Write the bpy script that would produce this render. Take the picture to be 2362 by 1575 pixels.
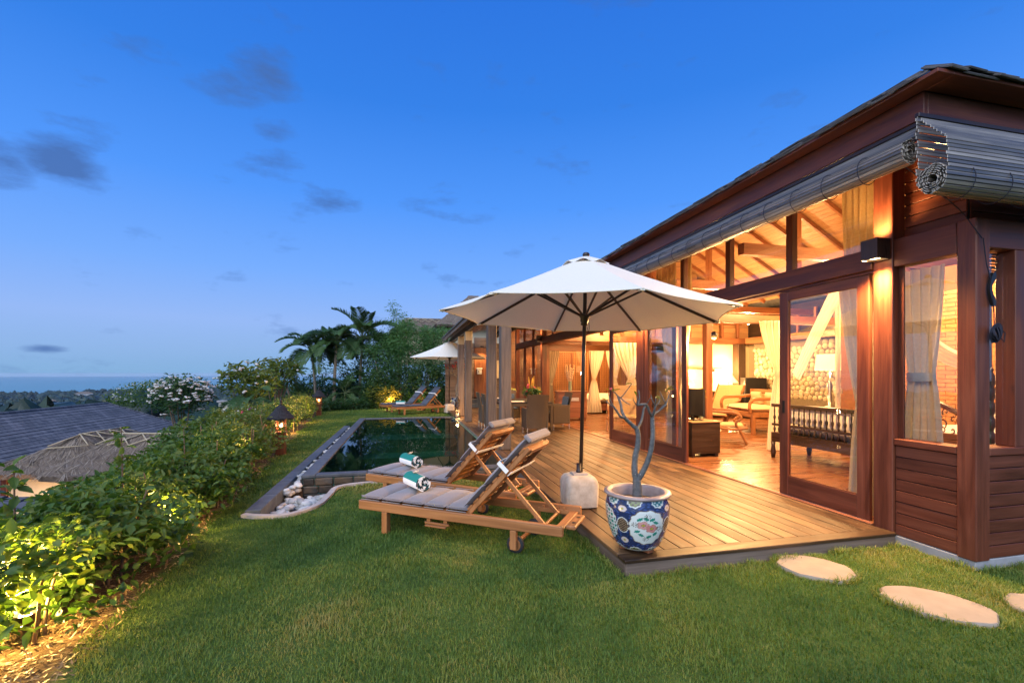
import bpy, math, random
import numpy as np
from mathutils import Vector, Matrix, Euler
R = math.radians
random.seed(7); rng = np.random.default_rng(7)
for o in list(bpy.data.objects): bpy.data.objects.remove(o, do_unlink=True)
SC = bpy.context.scene
COL = SC.collection

# ---------------------------------------------------------------- camera
cam = bpy.data.cameras.new('camera'); cam.sensor_width = 36; cam.lens = 16.0
cam.shift_y = 0.0315; cam.clip_start = 0.05; cam.clip_end = 90000
co = bpy.data.objects.new('camera', cam); COL.objects.link(co)
co.location = (0, 0, 1.45); co.rotation_euler = (R(90), 0, -R(13.237))
SC.camera = co

# ---------------------------------------------------------------- sky
SUN_EL, SUN_AZ = 3.0, 205.0     # low after-glow behind the camera
w = bpy.data.worlds.new('World'); SC.world = w; w.use_nodes = True
nt = w.node_tree; N = nt.nodes; L = nt.links
for n in list(N): N.remove(n)
out = N.new('ShaderNodeOutputWorld'); bg = N.new('ShaderNodeBackground'); bg.inputs[1].default_value = 0.10
sky = N.new('ShaderNodeTexSky'); sky.sky_type = 'NISHITA'; sky.sun_disc = False
sky.sun_elevation = R(SUN_EL); sky.sun_rotation = R(SUN_AZ); sky.altitude = 60
sky.air_density = 1.4; sky.dust_density = 0.8; sky.ozone_density = 6.0
tc = N.new('ShaderNodeTexCoord'); sep = N.new('ShaderNodeSeparateXYZ'); L.new(tc.outputs['Generated'], sep.inputs[0])
# dusk: deep blue overhead fading to a pale violet-blue band at the horizon (same all round)
ramp = N.new('ShaderNodeValToRGB'); L.new(sep.outputs['Z'], ramp.inputs[0])
E_ = ramp.color_ramp.elements
E_[0].position = 0.0; E_[0].color = (0.20, 0.39, 0.64, 1)
E_[1].position = 0.72; E_[1].color = (0.018, 0.135, 0.62, 1)
for p, c in ((0.045, (0.24, 0.41, 0.72, 1)), (0.10, (0.27, 0.425, 0.81, 1)), (0.20, (0.165, 0.365, 0.86, 1)), (0.34, (0.075, 0.275, 0.84, 1)), (0.50, (0.032, 0.19, 0.70, 1))):
    e = ramp.color_ramp.elements.new(p); e.color = c
mx = N.new('ShaderNodeMix'); mx.data_type = 'RGBA'; mx.blend_type = 'MIX'; mx.inputs[0].default_value = 0.22
mul = N.new('ShaderNodeMix'); mul.data_type = 'RGBA'; mul.blend_type = 'MULTIPLY'; mul.inputs[0].default_value = 1
L.new(ramp.outputs[0], mul.inputs[6]); mul.inputs[7].default_value = (10.5, 10.5, 10.5, 1)
L.new(mul.outputs[2], mx.inputs[6]); L.new(sky.outputs[0], mx.inputs[7])
# faint dark wisps of cloud
mp = N.new('ShaderNodeMapping'); mp.inputs['Scale'].default_value = (2.4, 2.4, 7.0); mp.inputs['Location'].default_value = (3.1, 0.35, 1.2)
L.new(tc.outputs['Generated'], mp.inputs[0])
nz = N.new('ShaderNodeTexNoise'); nz.inputs['Scale'].default_value = 1.5; nz.inputs['Detail'].default_value = 7; nz.inputs['Roughness'].default_value = 0.55
L.new(mp.outputs[0], nz.inputs[0])
mask = None
for (az, el, wa, we, st) in ((-31.5, 18.5, 4.6, 3.2, 1.0), (-35.5, 16.7, 4.0, 3.6, .85), (-14.8, 30.0, 4.6, 3.4, .85), (-19.0, 28.2, 7.0, 2.8, .6), (-25.5, 28.5, 7.0, 2.6, .42), (-14.9, 25.3, 3.6, 2.0, .55), (-14.5, 22.6, 4.6, 2.2, .62), (-8.2, 19.2, 5.2, 2.2, 1.0), (-11.0, 18.0, 4.4, 2.0, .7), (-32.4, 2.2, 2.4, .6, .9), (-29.5, 21.0, 5.0, 2.0, .4), (30, 40, 8, 4, .6), (75, 24, 9, 4, .9), (-80, 24, 9, 4, .9), (120, 22, 9, 4, 1.0), (170, 26, 9, 4, 1.0), (-130, 22, 9, 4, 1.0)):
    c_ = Vector((math.sin(R(az))*math.cos(R(el)), math.cos(R(az))*math.cos(R(el)), math.sin(R(el))))
    rt = Vector((math.cos(R(az)), -math.sin(R(az)), 0)); upv = rt.cross(c_)
    def dotn(v, sc):
        d = N.new('ShaderNodeVectorMath'); d.operation = 'DOT_PRODUCT'; L.new(tc.outputs['Generated'], d.inputs[0]); d.inputs[1].default_value = v*sc; return d.outputs['Value']
    cb = N.new('ShaderNodeCombineXYZ'); L.new(dotn(rt, 1/math.sin(R(wa))), cb.inputs[0])
    du = N.new('ShaderNodeMath'); du.operation = 'ADD'; L.new(dotn(upv, 1/math.sin(R(we))), du.inputs[0]); du.inputs[1].default_value = 0.0; L.new(du.outputs[0], cb.inputs[1])
    fw_ = N.new('ShaderNodeMath'); fw_.operation = 'LESS_THAN'; L.new(dotn(c_, 1.0), fw_.inputs[0]); fw_.inputs[1].default_value = .5; m5 = N.new('ShaderNodeMath'); m5.operation = 'MULTIPLY'; L.new(fw_.outputs[0], m5.inputs[0]); m5.inputs[1].default_value = 9; L.new(m5.outputs[0], cb.inputs[2])
    ln_ = N.new('ShaderNodeVectorMath'); ln_.operation = 'LENGTH'; L.new(cb.outputs[0], ln_.inputs[0])
    mr_ = N.new('ShaderNodeMapRange'); mr_.interpolation_type = 'SMOOTHSTEP'; L.new(ln_.outputs['Value'], mr_.inputs[0]); mr_.inputs[1].default_value = 1.0; mr_.inputs[2].default_value = 0.1; mr_.inputs[3].default_value = 0; mr_.inputs[4].default_value = st
    if mask is None: mask = mr_.outputs[0]
    else:
        mxm = N.new('ShaderNodeMath'); mxm.operation = 'MAXIMUM'; L.new(mask, mxm.inputs[0]); L.new(mr_.outputs[0], mxm.inputs[1]); mask = mxm.outputs[0]
nz.inputs['Scale'].default_value = 3.6; nz.inputs['Detail'].default_value = 9; nz.inputs['Roughness'].default_value = .62
mad = N.new('ShaderNodeMath'); mad.operation = 'MULTIPLY_ADD'; L.new(mask, mad.inputs[0]); mad.inputs[1].default_value = .34; L.new(nz.outputs[0], mad.inputs[2])
cr = N.new('ShaderNodeValToRGB'); cr.color_ramp.elements[0].position = 0.60; cr.color_ramp.elements[1].position = 0.90
cr.color_ramp.elements[0].color = (0, 0, 0, 1); cr.color_ramp.elements[1].color = (0.85, 0.85, 0.85, 1)
L.new(mad.outputs[0], cr.inputs[0])
cl = N.new('ShaderNodeMix'); cl.data_type = 'RGBA'; cl.blend_type = 'MIX'
L.new(cr.outputs[0], cl.inputs[0]); L.new(mx.outputs[2], cl.inputs[6]); cl.inputs[7].default_value = (0.50, 1.15, 3.1, 1)
L.new(cl.outputs[2], bg.inputs[0]); L.new(bg.outputs[0], out.inputs[0])

# ---------------------------------------------------------------- after-glow sun (very soft)
sl = bpy.data.lights.new('sun', 'SUN'); sl.energy = 2.7; sl.angle = R(75); sl.color = (0.95, 0.97, 1.0)
so = bpy.data.objects.new('sun', sl); COL.objects.link(so)
so.rotation_euler = (R(48), 0, R(-35))
so.location = (-6, -8, 12)

SC.view_settings.view_transform = 'Standard'; SC.view_settings.look = 'None'
SC.view_settings.exposure = 0.46; SC.view_settings.gamma = 1.0
SC.render.engine = 'CYCLES'
SC.cycles.use_denoising = True
SC.cycles.max_bounces = 7; SC.cycles.transparent_max_bounces = 14; SC.cycles.diffuse_bounces = 3; SC.cycles.glossy_bounces = 3; SC.cycles.transmission_bounces = 4
SC.cycles.sample_clamp_indirect = 4.0; SC.cycles.caustics_reflective = False; SC.cycles.caustics_refractive = False

# ================================================================ helpers
class MB:
    """collects shapes; build() links them as one mesh object"""
    def __init__(s): s.v = []; s.f = []; s.m = []; s.cm = 0
    def add(s, vs, fs):
        b = len(s.v); s.v += [tuple(p) for p in vs]
        s.f += [tuple(i + b for i in f) for f in fs]; s.m += [s.cm] * len(fs); return s
    def box(s, x0, x1, y0, y1, z0, z1, c=0.0):
        if x0 > x1: x0, x1 = x1, x0
        if y0 > y1: y0, y1 = y1, y0
        if z0 > z1: z0, z1 = z1, z0
        return s.obox(((x0+x1)/2, (y0+y1)/2, (z0+z1)/2), ((x1-x0)/2, (y1-y0)/2, (z1-z0)/2), None, c)
    def obox(s, cen, h, M=None, c=0.0):
        hx, hy, hz = h; cen = Vector(cen)
        if c <= 0:
            vs = [Vector((sx*hx, sy*hy, sz*hz)) for sx in (-1, 1) for sy in (-1, 1) for sz in (-1, 1)]
            fs = [(0, 1, 3, 2), (4, 6, 7, 5), (0, 4, 5, 1), (2, 3, 7, 6), (0, 2, 6, 4), (1, 5, 7, 3)]
        else:
            c = min(c, hx*.9, hy*.9, hz*.9); vs = []; fs = []
            idx = {}
            for sx in (-1, 1):
                for sy in (-1, 1):
                    for sz in (-1, 1):
                        for a in range(3):
                            p = [sx*(hx-c), sy*(hy-c), sz*(hz-c)]
                            p[a] = (sx*hx, sy*hy, sz*hz)[a]
                            idx[(sx, sy, sz, a)] = len(vs); vs.append(Vector(p))
            def q(l): fs.append(tuple(idx[k] for k in l))
            for a in range(3):
                b, d = (a+1) % 3, (a+2) % 3
                for sg in (-1, 1):
                    l = []
                    for (sb, sd) in ((-1, -1), (1, -1), (1, 1), (-1, 1)):
                        k = [0, 0, 0]; k[a] = sg; k[b] = sb; k[d] = sd; l.append((*k, a))
                    if sg < 0: l.reverse()
                    q(l)
            for a in range(3):          # edge chamfers along axis a
                b, d = (a+1) % 3, (a+2) % 3
                for sb in (-1, 1):
                    for sd in (-1, 1):
                        k1 = [0, 0, 0]; k1[a] = -1; k1[b] = sb; k1[d] = sd
                        k2 = list(k1); k2[a] = 1
                        l = [(*k1, b), (*k2, b), (*k2, d), (*k1, d)]
                        if sb*sd > 0: l.reverse()
                        q(l)
            for sx in (-1, 1):
                for sy in (-1, 1):
                    for sz in (-1, 1):
                        l = [(sx, sy, sz, 0), (sx, sy, sz, 1), (sx, sy, sz, 2)]
                        if sx*sy*sz < 0: l.reverse()
                        q(l)
        if M is not None: vs = [M @ p for p in vs]
        return s.add([p + cen for p in vs], fs)
    def beam(s, p, q, wd, ht, c=0.0, up=(0, 0, 1)):
        p = Vector(p); q = Vector(q); d = q - p; ln = d.length; x = d.normalized()
        y = Vector(up).cross(x)
        if y.length < 1e-4: y = Vector((0, 1, 0)).cross(x)
        y.normalize(); z = x.cross(y)
        M = Matrix((x, y, z)).transposed()
        return s.obox((p+q)/2, (ln/2, wd/2, ht/2), M, c)
    def tube(s, pts, rads, n=8, cap=True):
        pts = [Vector(p) for p in pts]
        if not hasattr(rads, '__len__'): rads = [rads]*len(pts)
        vs = []; fs = []; pn = None
        for i, p in enumerate(pts):
            d = (pts[min(i+1, len(pts)-1)] - pts[max(i-1, 0)]).normalized()
            if pn is None:
                a = Vector((0, 0, 1)) if abs(d.z) < .9 else Vector((1, 0, 0)); a = d.cross(a).normalized()
            else: a = (pn - d*pn.dot(d)).normalized()
            pn = a; b = d.cross(a)
            for k in range(n):
                t = 2*math.pi*k/n; vs.append(p + (a*math.cos(t) + b*math.sin(t))*rads[i])
        for i in range(len(pts)-1):
            for k in range(n): fs.append((i*n+k, i*n+(k+1) % n, (i+1)*n+(k+1) % n, (i+1)*n+k))
        if cap: fs.append(tuple(range(n-1, -1, -1))); fs.append(tuple((len(pts)-1)*n+k for k in range(n)))
        return s.add(vs, fs)
    def lathe(s, prof, cen=(0, 0, 0), n=24, cap=True):
        cx, cy, cz = cen; vs = []; fs = []
        for (r, z) in prof:
            for k in range(n): t = 2*math.pi*k/n; vs.append((cx+r*math.cos(t), cy+r*math.sin(t), cz+z))
        for i in range(len(prof)-1):
            for k in range(n): fs.append((i*n+k, i*n+(k+1) % n, (i+1)*n+(k+1) % n, (i+1)*n+k))
        if cap: fs.append(tuple(range(n-1, -1, -1))); fs.append(tuple((len(prof)-1)*n+k for k in range(n)))
        return s.add(vs, fs)
    def prism(s, poly, z0, z1):
        n = len(poly); vs = [(x, y, z0) for x, y in poly] + [(x, y, z1) for x, y in poly]
        return s.add(vs, [tuple(range(n-1, -1, -1)), tuple(range(n, 2*n))] + [(i, (i+1) % n, n+(i+1) % n, n+i) for i in range(n)])
    def grid(s, P):          # P[i][j] points
        a = len(P); b = len(P[0])
        return s.add([p for r in P for p in r], [(i*b+j, i*b+j+1, (i+1)*b+j+1, (i+1)*b+j) for i in range(a-1) for j in range(b-1)])
    def blob(s, cen, r, n=8, m=6, jit=0.12, seed=0):
        rr = random.Random(seed); vs = []; fs = []
        cen = Vector(cen); vs.append(cen + Vector((0, 0, -r[2])))
        for i in range(1, m):
            ph = math.pi*i/m
            for k in range(n):
                t = 2*math.pi*k/n; j = 1 + rr.uniform(-jit, jit)
                vs.append(cen + Vector((r[0]*math.sin(ph)*math.cos(t)*j, r[1]*math.sin(ph)*math.sin(t)*j, -r[2]*math.cos(ph)*j)))
        vs.append(cen + Vector((0, 0, r[2]))); e = len(vs)-1
        for k in range(n): fs.append((0, 1+(k+1) % n, 1+k)); fs.append((e, e-n+k, e-n+(k+1) % n))
        for i in range(m-2):
            for k in range(n): fs.append((1+i*n+k, 1+i*n+(k+1) % n, 1+(i+1)*n+(k+1) % n, 1+(i+1)*n+k))
        return s.add(vs, fs)
    def mesh(s, name, smooth=False):
        me = bpy.data.meshes.new(name); me.from_pydata(s.v, [], s.f)
        if smooth: me.polygons.foreach_set('use_smooth', [True]*len(me.polygons))
        if s.cm or any(s.m): me.polygons.foreach_set('material_index', s.m)
        me.update(); return me
    def build(s, name, mat, parent=None, smooth=False, world=False, loc=None, rot=None, auto=None):
        if world and parent is not None:
            o_ = wloc(parent); s.v = [(p[0]-o_[0], p[1]-o_[1], p[2]-o_[2]) for p in s.v]
        me = s.mesh(name, smooth)
        return link(name, me, mat, parent, loc, rot, auto)
def wloc(o):
    l = Vector(o.location); p = o.parent
    while p: l += Vector(p.location); p = p.parent
    return l
def axis_of(me):
    c = np.empty(len(me.vertices)*3, 'f'); me.vertices.foreach_get('co', c); c = c.reshape(-1, 3)
    e = c.max(0)-c.min(0); return 'xyz'[int(np.argmax(e))]
def link(name, me, mat, parent=None, loc=None, rot=None, auto=None):
    mats = mat if isinstance(mat, (list, tuple)) else [mat]
    if not me.materials:
        for m_ in mats:
            if isinstance(m_, str): m_ = MAT(m_, me)
            me.materials.append(m_)
    o = bpy.data.objects.new(name, me); COL.objects.link(o)
    if parent is not None: o.parent = parent
    if loc is not None: o.location = loc
    if rot is not None: o.rotation_euler = rot
    if auto: shade_auto(me, auto)
    return o
def shade_auto(me, ang=35):
    me.polygons.foreach_set('use_smooth', [True]*len(me.polygons))
    try: me.set_sharp_from_angle(angle=R(ang))
    except Exception: pass
def tag(o, label, cat, group=None, kind=None):
    if label: o['label'] = label
    if cat: o['category'] = cat
    if group: o['group'] = group
    if kind: o['kind'] = kind
    return o
def thing(name, loc, label, cat, group=None, rz=0.0):
    o = bpy.data.objects.new(name, None); COL.objects.link(o); o.empty_display_size = .1
    o.location = loc; o.rotation_euler = (0, 0, rz); return tag(o, label, cat, group)
def copy_tree(o, parent=None):
    c = o.copy(); COL.objects.link(c)
    if parent is not None: c.parent = parent
    for ch in o.children: copy_tree(ch, c)
    return c
def struct(o): o['kind'] = 'structure'; return o
def stuff(o): o['kind'] = 'stuff'; return o
def npmesh(name, V, F, smooth=False):
    """V (n,3), F (m,k) numpy with constant k"""
    me = bpy.data.meshes.new(name); V = np.ascontiguousarray(V, 'f'); F = np.ascontiguousarray(F, 'i'); m, k = F.shape
    me.vertices.add(len(V)); me.vertices.foreach_set('co', V.ravel())
    me.loops.add(m*k); me.loops.foreach_set('vertex_index', F.ravel())
    me.polygons.add(m); me.polygons.foreach_set('loop_start', np.arange(0, m*k, k, dtype='i'))
    me.update(calc_edges=True); me.validate()
    if smooth: me.polygons.foreach_set('use_smooth', [True]*m)
    return me
LAMPK = 2.15
def lamp_light(name, parent, loc, power, color=(1, .56, .21), radius=.06, spot=None, aim=None, blend=.6):
    l = bpy.data.lights.new(name, 'SPOT' if spot else 'POINT'); l.energy = power*LAMPK; l.color = color; l.shadow_soft_size = radius
    if spot: l.spot_size = R(spot); l.spot_blend = blend
    o = bpy.data.objects.new(name, l); COL.objects.link(o); o.parent = parent; o.location = loc
    if aim is not None: o.rotation_euler = Vector(aim).to_track_quat('-Z', 'Y').to_euler()
    return o

# ================================================================ materials
MATS = {}; BUILD = {}
def MAT(key, me=None):
    if key in BUILD:
        fn, axial = BUILD[key]; ax = axis_of(me) if (axial and me is not None) else 'x'
        k = key + ('_' + ax if axial else '')
        if k not in MATS: MATS[k] = fn(k, ax)
        return MATS[k]
    raise KeyError(key)
def newmat(name):
    m = bpy.data.materials.new(name); m.use_nodes = True; t = m.node_tree
    b = t.nodes['Principled BSDF']; return m, t, b
def nd(t, typ, **kw):
    n = t.nodes.new(typ)
    for k, v in kw.items():
        if k.startswith('i_'): n.inputs[k[2:].replace('_', ' ')].default_value = v
        else: setattr(n, k, v)
    return n
def c4(c): return (c[0], c[1], c[2], 1)
def rampn(t, stops, src):
    r = t.nodes.new('ShaderNodeValToRGB'); el = r.color_ramp.elements
    el[0].position, el[0].color = stops[0][0], c4(stops[0][1]); el[1].position, el[1].color = stops[-1][0], c4(stops[-1][1])
    for p, c in stops[1:-1]: e = el.new(p); e.color = c4(c)
    t.links.new(src, r.inputs[0]); return r
def mixc(t, fac, a, b, mode='MIX'):
    m = t.nodes.new('ShaderNodeMix'); m.data_type = 'RGBA'; m.blend_type = mode
    for i, x in ((0, fac), (6, a), (7, b)):
        if hasattr(x, 'is_output'): t.links.new(x, m.inputs[i])
        elif i == 0: m.inputs[0].default_value = x
        else: m.inputs[i].default_value = c4(x)
    return m.outputs[2]
def bump(t, b, h, s=.3, d=.01):
    n = t.nodes.new('ShaderNodeBump'); n.inputs['Strength'].default_value = s; n.inputs['Distance'].default_value = d
    t.links.new(h, n.inputs['Height']); t.links.new(n.outputs[0], b.inputs['Normal'])
def coords(t, scale=(1, 1, 1), rnd=True, kind='Object'):
    tcn = t.nodes.new('ShaderNodeTexCoord'); src = tcn.outputs[kind]
    if rnd:
        oi = t.nodes.new('ShaderNodeObjectInfo'); a = nd(t, 'ShaderNodeVectorMath', operation='MULTIPLY_ADD')
        t.links.new(oi.outputs['Random'], a.inputs[0]); a.inputs[1].default_value = (17.3, 31.7, 23.1); t.links.new(src, a.inputs[2]); src = a.outputs[0]
    m = t.nodes.new('ShaderNodeMapping'); m.inputs['Scale'].default_value = scale; t.links.new(src, m.inputs[0]); return m.outputs[0]
def wood(key, dark, mid, light, rough=.5, var=.25, fine=26, bmp=.25, wear=None, spec=.4, coat=0.0):
    def fn(k, ax):
        m, t, b = newmat(k)
        sc = {'x': (.9, 9, 9), 'y': (9, .9, 9), 'z': (9, 9, .9)}[ax]
        co_ = coords(t, sc)
        n1 = nd(t, 'ShaderNodeTexNoise', i_Scale=1.1, i_Detail=5.0, i_Roughness=.6, i_Distortion=.6); t.links.new(co_, n1.inputs[0])
        sf = {'x': (2, fine*3, fine*3), 'y': (fine*3, 2, fine*3), 'z': (fine*3, fine*3, 2)}[ax]
        n2 = nd(t, 'ShaderNodeTexNoise', i_Scale=1.0, i_Detail=3.0); t.links.new(coords(t, sf), n2.inputs[0])
        r1 = rampn(t, [(.28, dark), (.5, mid), (.74, light)], n1.outputs[0])
        c1 = mixc(t, .35, r1.outputs[0], rampn(t, [(.3, (.45,)*3), (.7, (1.25,)*3)], n2.outputs[0]).outputs[0], 'MULTIPLY')
        oi = t.nodes.new('ShaderNodeObjectInfo')
        mr = nd(t, 'ShaderNodeMapRange'); t.links.new(oi.outputs['Random'], mr.inputs[0]); mr.inputs[3].default_value = 1-var; mr.inputs[4].default_value = 1+var
        hs = nd(t, 'ShaderNodeHueSaturation'); t.links.new(mr.outputs[0], hs.inputs['Value']); t.links.new(c1, hs.inputs['Color'])
        colr = hs.outputs[0]
        if wear:
            n3 = nd(t, 'ShaderNodeTexNoise', i_Scale=2.3, i_Detail=6.0, i_Roughness=.7)
            t.links.new(coords(t, {'x': (.6, 3, 3), 'y': (3, .6, 3), 'z': (3, 3, .6)}[ax]), n3.inputs[0])
            colr = mixc(t, rampn(t, [(.50, (0, 0, 0)), (.72, (.6,)*3)], n3.outputs[0]).outputs[0], colr, wear)
            n4 = nd(t, 'ShaderNodeTexNoise', i_Scale=1.6, i_Detail=7.0, i_Roughness=.72); t.links.new(coords(t, {'x': (.5, 2, 2), 'y': (2, .5, 2), 'z': (2, 2, .5)}[ax]), n4.inputs[0])
            colr = mixc(t, 1.0, colr, rampn(t, [(.36, (.42, .38, .36)), (.50, (1, 1, 1)), (.70, (1.35, 1.32, 1.25))], n4.outputs[0]).outputs[0], 'MULTIPLY')
        t.links.new(colr, b.inputs['Base Color'])
        rr = rampn(t, [(.3, (rough-.12,)*3), (.7, (rough+.12,)*3)], n1.outputs[0]); t.links.new(rr.outputs[0], b.inputs['Roughness'])
        b.inputs['Specular IOR Level'].default_value = spec
        if coat: b.inputs['Coat Weight'].default_value = coat; b.inputs['Coat Roughness'].default_value = .15
        bump(t, b, n2.outputs[0], bmp, .003); return m
    BUILD[key] = (fn, True)
def plain(key, col, rough=.5, metal=0.0, var=.12, scale=14, bmp=.15, spec=.4, trans=0.0, sub=0.0, emit=None, es=0.0, bd=.004, col2=None, obj_var=.0, coat=0.0, sheen=0.0):
    def fn(k, ax):
        m, t, b = newmat(k)
        n1 = nd(t, 'ShaderNodeTexNoise', i_Scale=scale, i_Detail=5.0, i_Roughness=.6); t.links.new(coords(t), n1.inputs[0])
        if col2 is not None: r1 = rampn(t, [(.35, col), (.65, col2)], n1.outputs[0])
        else: r1 = rampn(t, [(.3, [c*(1-var) for c in col]), (.7, [min(1, c*(1+var)) for c in col])], n1.outputs[0])
        colr = r1.outputs[0]
        if obj_var:
            oi = t.nodes.new('ShaderNodeObjectInfo'); mr = nd(t, 'ShaderNodeMapRange'); t.links.new(oi.outputs['Random'], mr.inputs[0]); mr.inputs[3].default_value = 1-obj_var; mr.inputs[4].default_value = 1+obj_var
            hs = nd(t, 'ShaderNodeHueSaturation'); t.links.new(mr.outputs[0], hs.inputs['Value']); t.links.new(colr, hs.inputs['Color']); colr = hs.outputs[0]
        t.links.new(colr, b.inputs['Base Color']); b.inputs['Roughness'].default_value = rough; b.inputs['Metallic'].default_value = metal
        b.inputs['Specular IOR Level'].default_value = spec
        if coat: b.inputs['Coat Weight'].default_value = coat
        if sheen: b.inputs['Sheen Weight'].default_value = sheen
        if bmp: bump(t, b, n1.outputs[0], bmp, bd)
        if emit: b.inputs['Emission Color'].default_value = c4(emit); b.inputs['Emission Strength'].default_value = es
        if trans:      # thin translucent cloth or leaf
            tr = nd(t, 'ShaderNodeBsdfTranslucent'); t.links.new(colr, tr.inputs[0]); ms = nd(t, 'ShaderNodeMixShader'); ms.inputs[0].default_value = trans
            t.links.new(b.outputs[0], ms.inputs[1]); t.links.new(tr.outputs[0], ms.inputs[2]); t.links.new(ms.outputs[0], t.nodes['Material Output'].inputs[0])
        return m
    BUILD[key] = (fn, False)
def leafmat(key, cols, trans=.35, rough=.45):
    """leaf colour varies leaf by leaf through a per-face 'tint' attribute"""
    def fn(k, ax):
        m, t, b = newmat(k)
        at = nd(t, 'ShaderNodeAttribute', attribute_name='tint')
        stops = [(i/(len(cols)-1), c) for i, c in enumerate(cols)]
        r1 = rampn(t, stops, at.outputs['Fac']); colr = r1.outputs[0]
        t.links.new(colr, b.inputs['Base Color']); b.inputs['Roughness'].default_value = rough; b.inputs['Specular IOR Level'].default_value = .35
        tr = nd(t, 'ShaderNodeBsdfTranslucent'); t.links.new(mixc(t, 1.0, colr, (1.3, 1.24, .5), 'MULTIPLY'), tr.inputs[0])
        ms = nd(t, 'ShaderNodeMixShader'); ms.inputs[0].default_value = trans
        t.links.new(b.outputs[0], ms.inputs[1]); t.links.new(tr.outputs[0], ms.inputs[2]); t.links.new(ms.outputs[0], t.nodes['Material Output'].inputs[0]); return m
    BUILD[key] = (fn, False)
def glassmat(key, tint=(1, 1, 1), ior=1.5, gain=1.6, floor_=0.04):
    def fn(k, ax):
        m, t, b = newmat(k); t.nodes.remove(b)
        tr = nd(t, 'ShaderNodeBsdfTransparent'); tr.inputs[0].default_value = c4(tint)
        gl = nd(t, 'ShaderNodeBsdfGlossy'); gl.inputs['Roughness'].default_value = 0.0
        lw = nd(t, 'ShaderNodeLayerWeight'); lw.inputs[0].default_value = .5      # symmetric Schlick reflectance
        pw = nd(t, 'ShaderNodeMath', operation='POWER'); t.links.new(lw.outputs['Facing'], pw.inputs[0]); pw.inputs[1].default_value = 4.0
        mm = nd(t, 'ShaderNodeMath', operation='MULTIPLY_ADD', use_clamp=True); t.links.new(pw.outputs[0], mm.inputs[0]); mm.inputs[1].default_value = gain; mm.inputs[2].default_value = floor_
        ms = nd(t, 'ShaderNodeMixShader'); t.links.new(mm.outputs[0], ms.inputs[0]); t.links.new(tr.outputs[0], ms.inputs[1]); t.links.new(gl.outputs[0], ms.inputs[2])
        t.links.new(ms.outputs[0], t.nodes['Material Output'].inputs[0]); return m
    BUILD[key] = (fn, False)
def glow(key, col, es):
    def fn(k, ax):
        m, t, b = newmat(k); b.inputs['Base Color'].default_value = c4((.8, .7, .5)); b.inputs['Emission Color'].default_value = c4(col); b.inputs['Emission Strength'].default_value = es; return m
    BUILD[key] = (fn, False)

wood('wood_red', (.070, .018, .010), (.130, .036, .018), (.195, .060, .030), rough=.42, var=.16, spec=.35)
wood('wood_red_light', (.15, .052, .022), (.24, .088, .038), (.32, .125, .055), rough=.42, var=.15)
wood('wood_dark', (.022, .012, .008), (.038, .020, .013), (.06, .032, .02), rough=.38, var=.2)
wood('wood_teak', (.21, .082, .028), (.33, .135, .046), (.43, .19, .07), rough=.45, var=.12)
wood('wood_deck', (.040, .020, .009), (.105, .055, .023), (.185, .104, .045), rough=.5, var=.45, wear=(.155, .095, .046), bmp=.4)
wood('wood_grey', (.085, .060, .045), (.16, .115, .085), (.24, .18, .135), rough=.7, var=.18, bmp=.5)
wood('wood_floor', (.14, .050, .020), (.21, .082, .032), (.27, .115, .048), rough=.30, var=.12, spec=.45, bmp=.02)
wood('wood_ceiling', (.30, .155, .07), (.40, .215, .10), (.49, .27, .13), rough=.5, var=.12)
wood('wood_slat', (.075, .062, .05), (.17, .145, .12), (.30, .27, .23), rough=.33, var=.5, spec=.7)
wood('bamboo_pole', (.30, .23, .13), (.44, .35, .21), (.55, .46, .30), rough=.45, var=.15)
wood('thatch', (.10, .072, .048), (.21, .155, .105), (.32, .25, .175), rough=.9, var=.1, fine=20, bmp=.8)
plain('shingle', (.085, .080, .078), rough=.75, var=.35, scale=9, bmp=.4, obj_var=.35)
plain('concrete', (.30, .30, .30), rough=.85, var=.2, scale=6, bmp=.3)
plain('stone_base', (.46, .38, .29), rough=.9, var=.22, scale=11, bmp=.6, col2=(.62, .54, .43))
plain('andesite', (.075, .085, .095), rough=.6, var=.3, scale=7, bmp=.3, obj_var=.2)
plain('kerb_pale', (.42, .36, .31), rough=.85, var=.2, scale=9, bmp=.3)
plain('wall_stone', (.036, .036, .033), rough=.5, col2=(.11, .078, .048), scale=5, bmp=.8, obj_var=.35, bd=.02)
plain('pebble', (.50, .48, .43), rough=.5, var=.1, scale=12, bmp=.1, obj_var=.3)
plain('step_stone', (.30, .25, .185), rough=.9, var=.14, scale=5, bmp=.35)
plain('room_stone', (.42, .36, .24), rough=.8, var=.25, scale=6, bmp=.3, obj_var=.25)
plain('mortar', (.16, .13, .09), rough=.95)
plain('brick', (.52, .23, .10), rough=.75, var=.2, scale=8, bmp=.3, obj_var=.14)
plain('brick_joint', (.24, .10, .045), rough=.95)
plain('plaster', (.66, .55, .36), rough=.9, var=.05, scale=3, bmp=.1)
plain('canvas', (.84, .79, .66), rough=.85, var=.04, scale=60, bmp=.15, trans=.10, bd=.001)
plain('cushion', (.225, .20, .195), rough=.9, var=.08, scale=90, bmp=.2, bd=.001, sheen=.2)
plain('cushion_cream', (.62, .47, .28), rough=.9, var=.06, scale=60, bmp=.2, bd=.001)
plain('cushion_blue', (.055, .085, .13), rough=.85, var=.1, scale=80, bmp=.2, bd=.001)
plain('linen', (.74, .69, .60), rough=.9, var=.04, scale=30, bmp=.2)
plain('sheer', (.80, .72, .58), rough=.9, var=.04, scale=30, bmp=.0, trans=.45)
plain('drape', (.47, .40, .29), rough=.9, var=.07, scale=40, bmp=.1, trans=.25)
plain('drape_gold', (.40, .27, .12), rough=.9, var=.1, scale=40, bmp=.1, trans=.2)
plain('metal_dark', (.03, .024, .02), rough=.4, metal=.6, var=.2)
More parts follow.
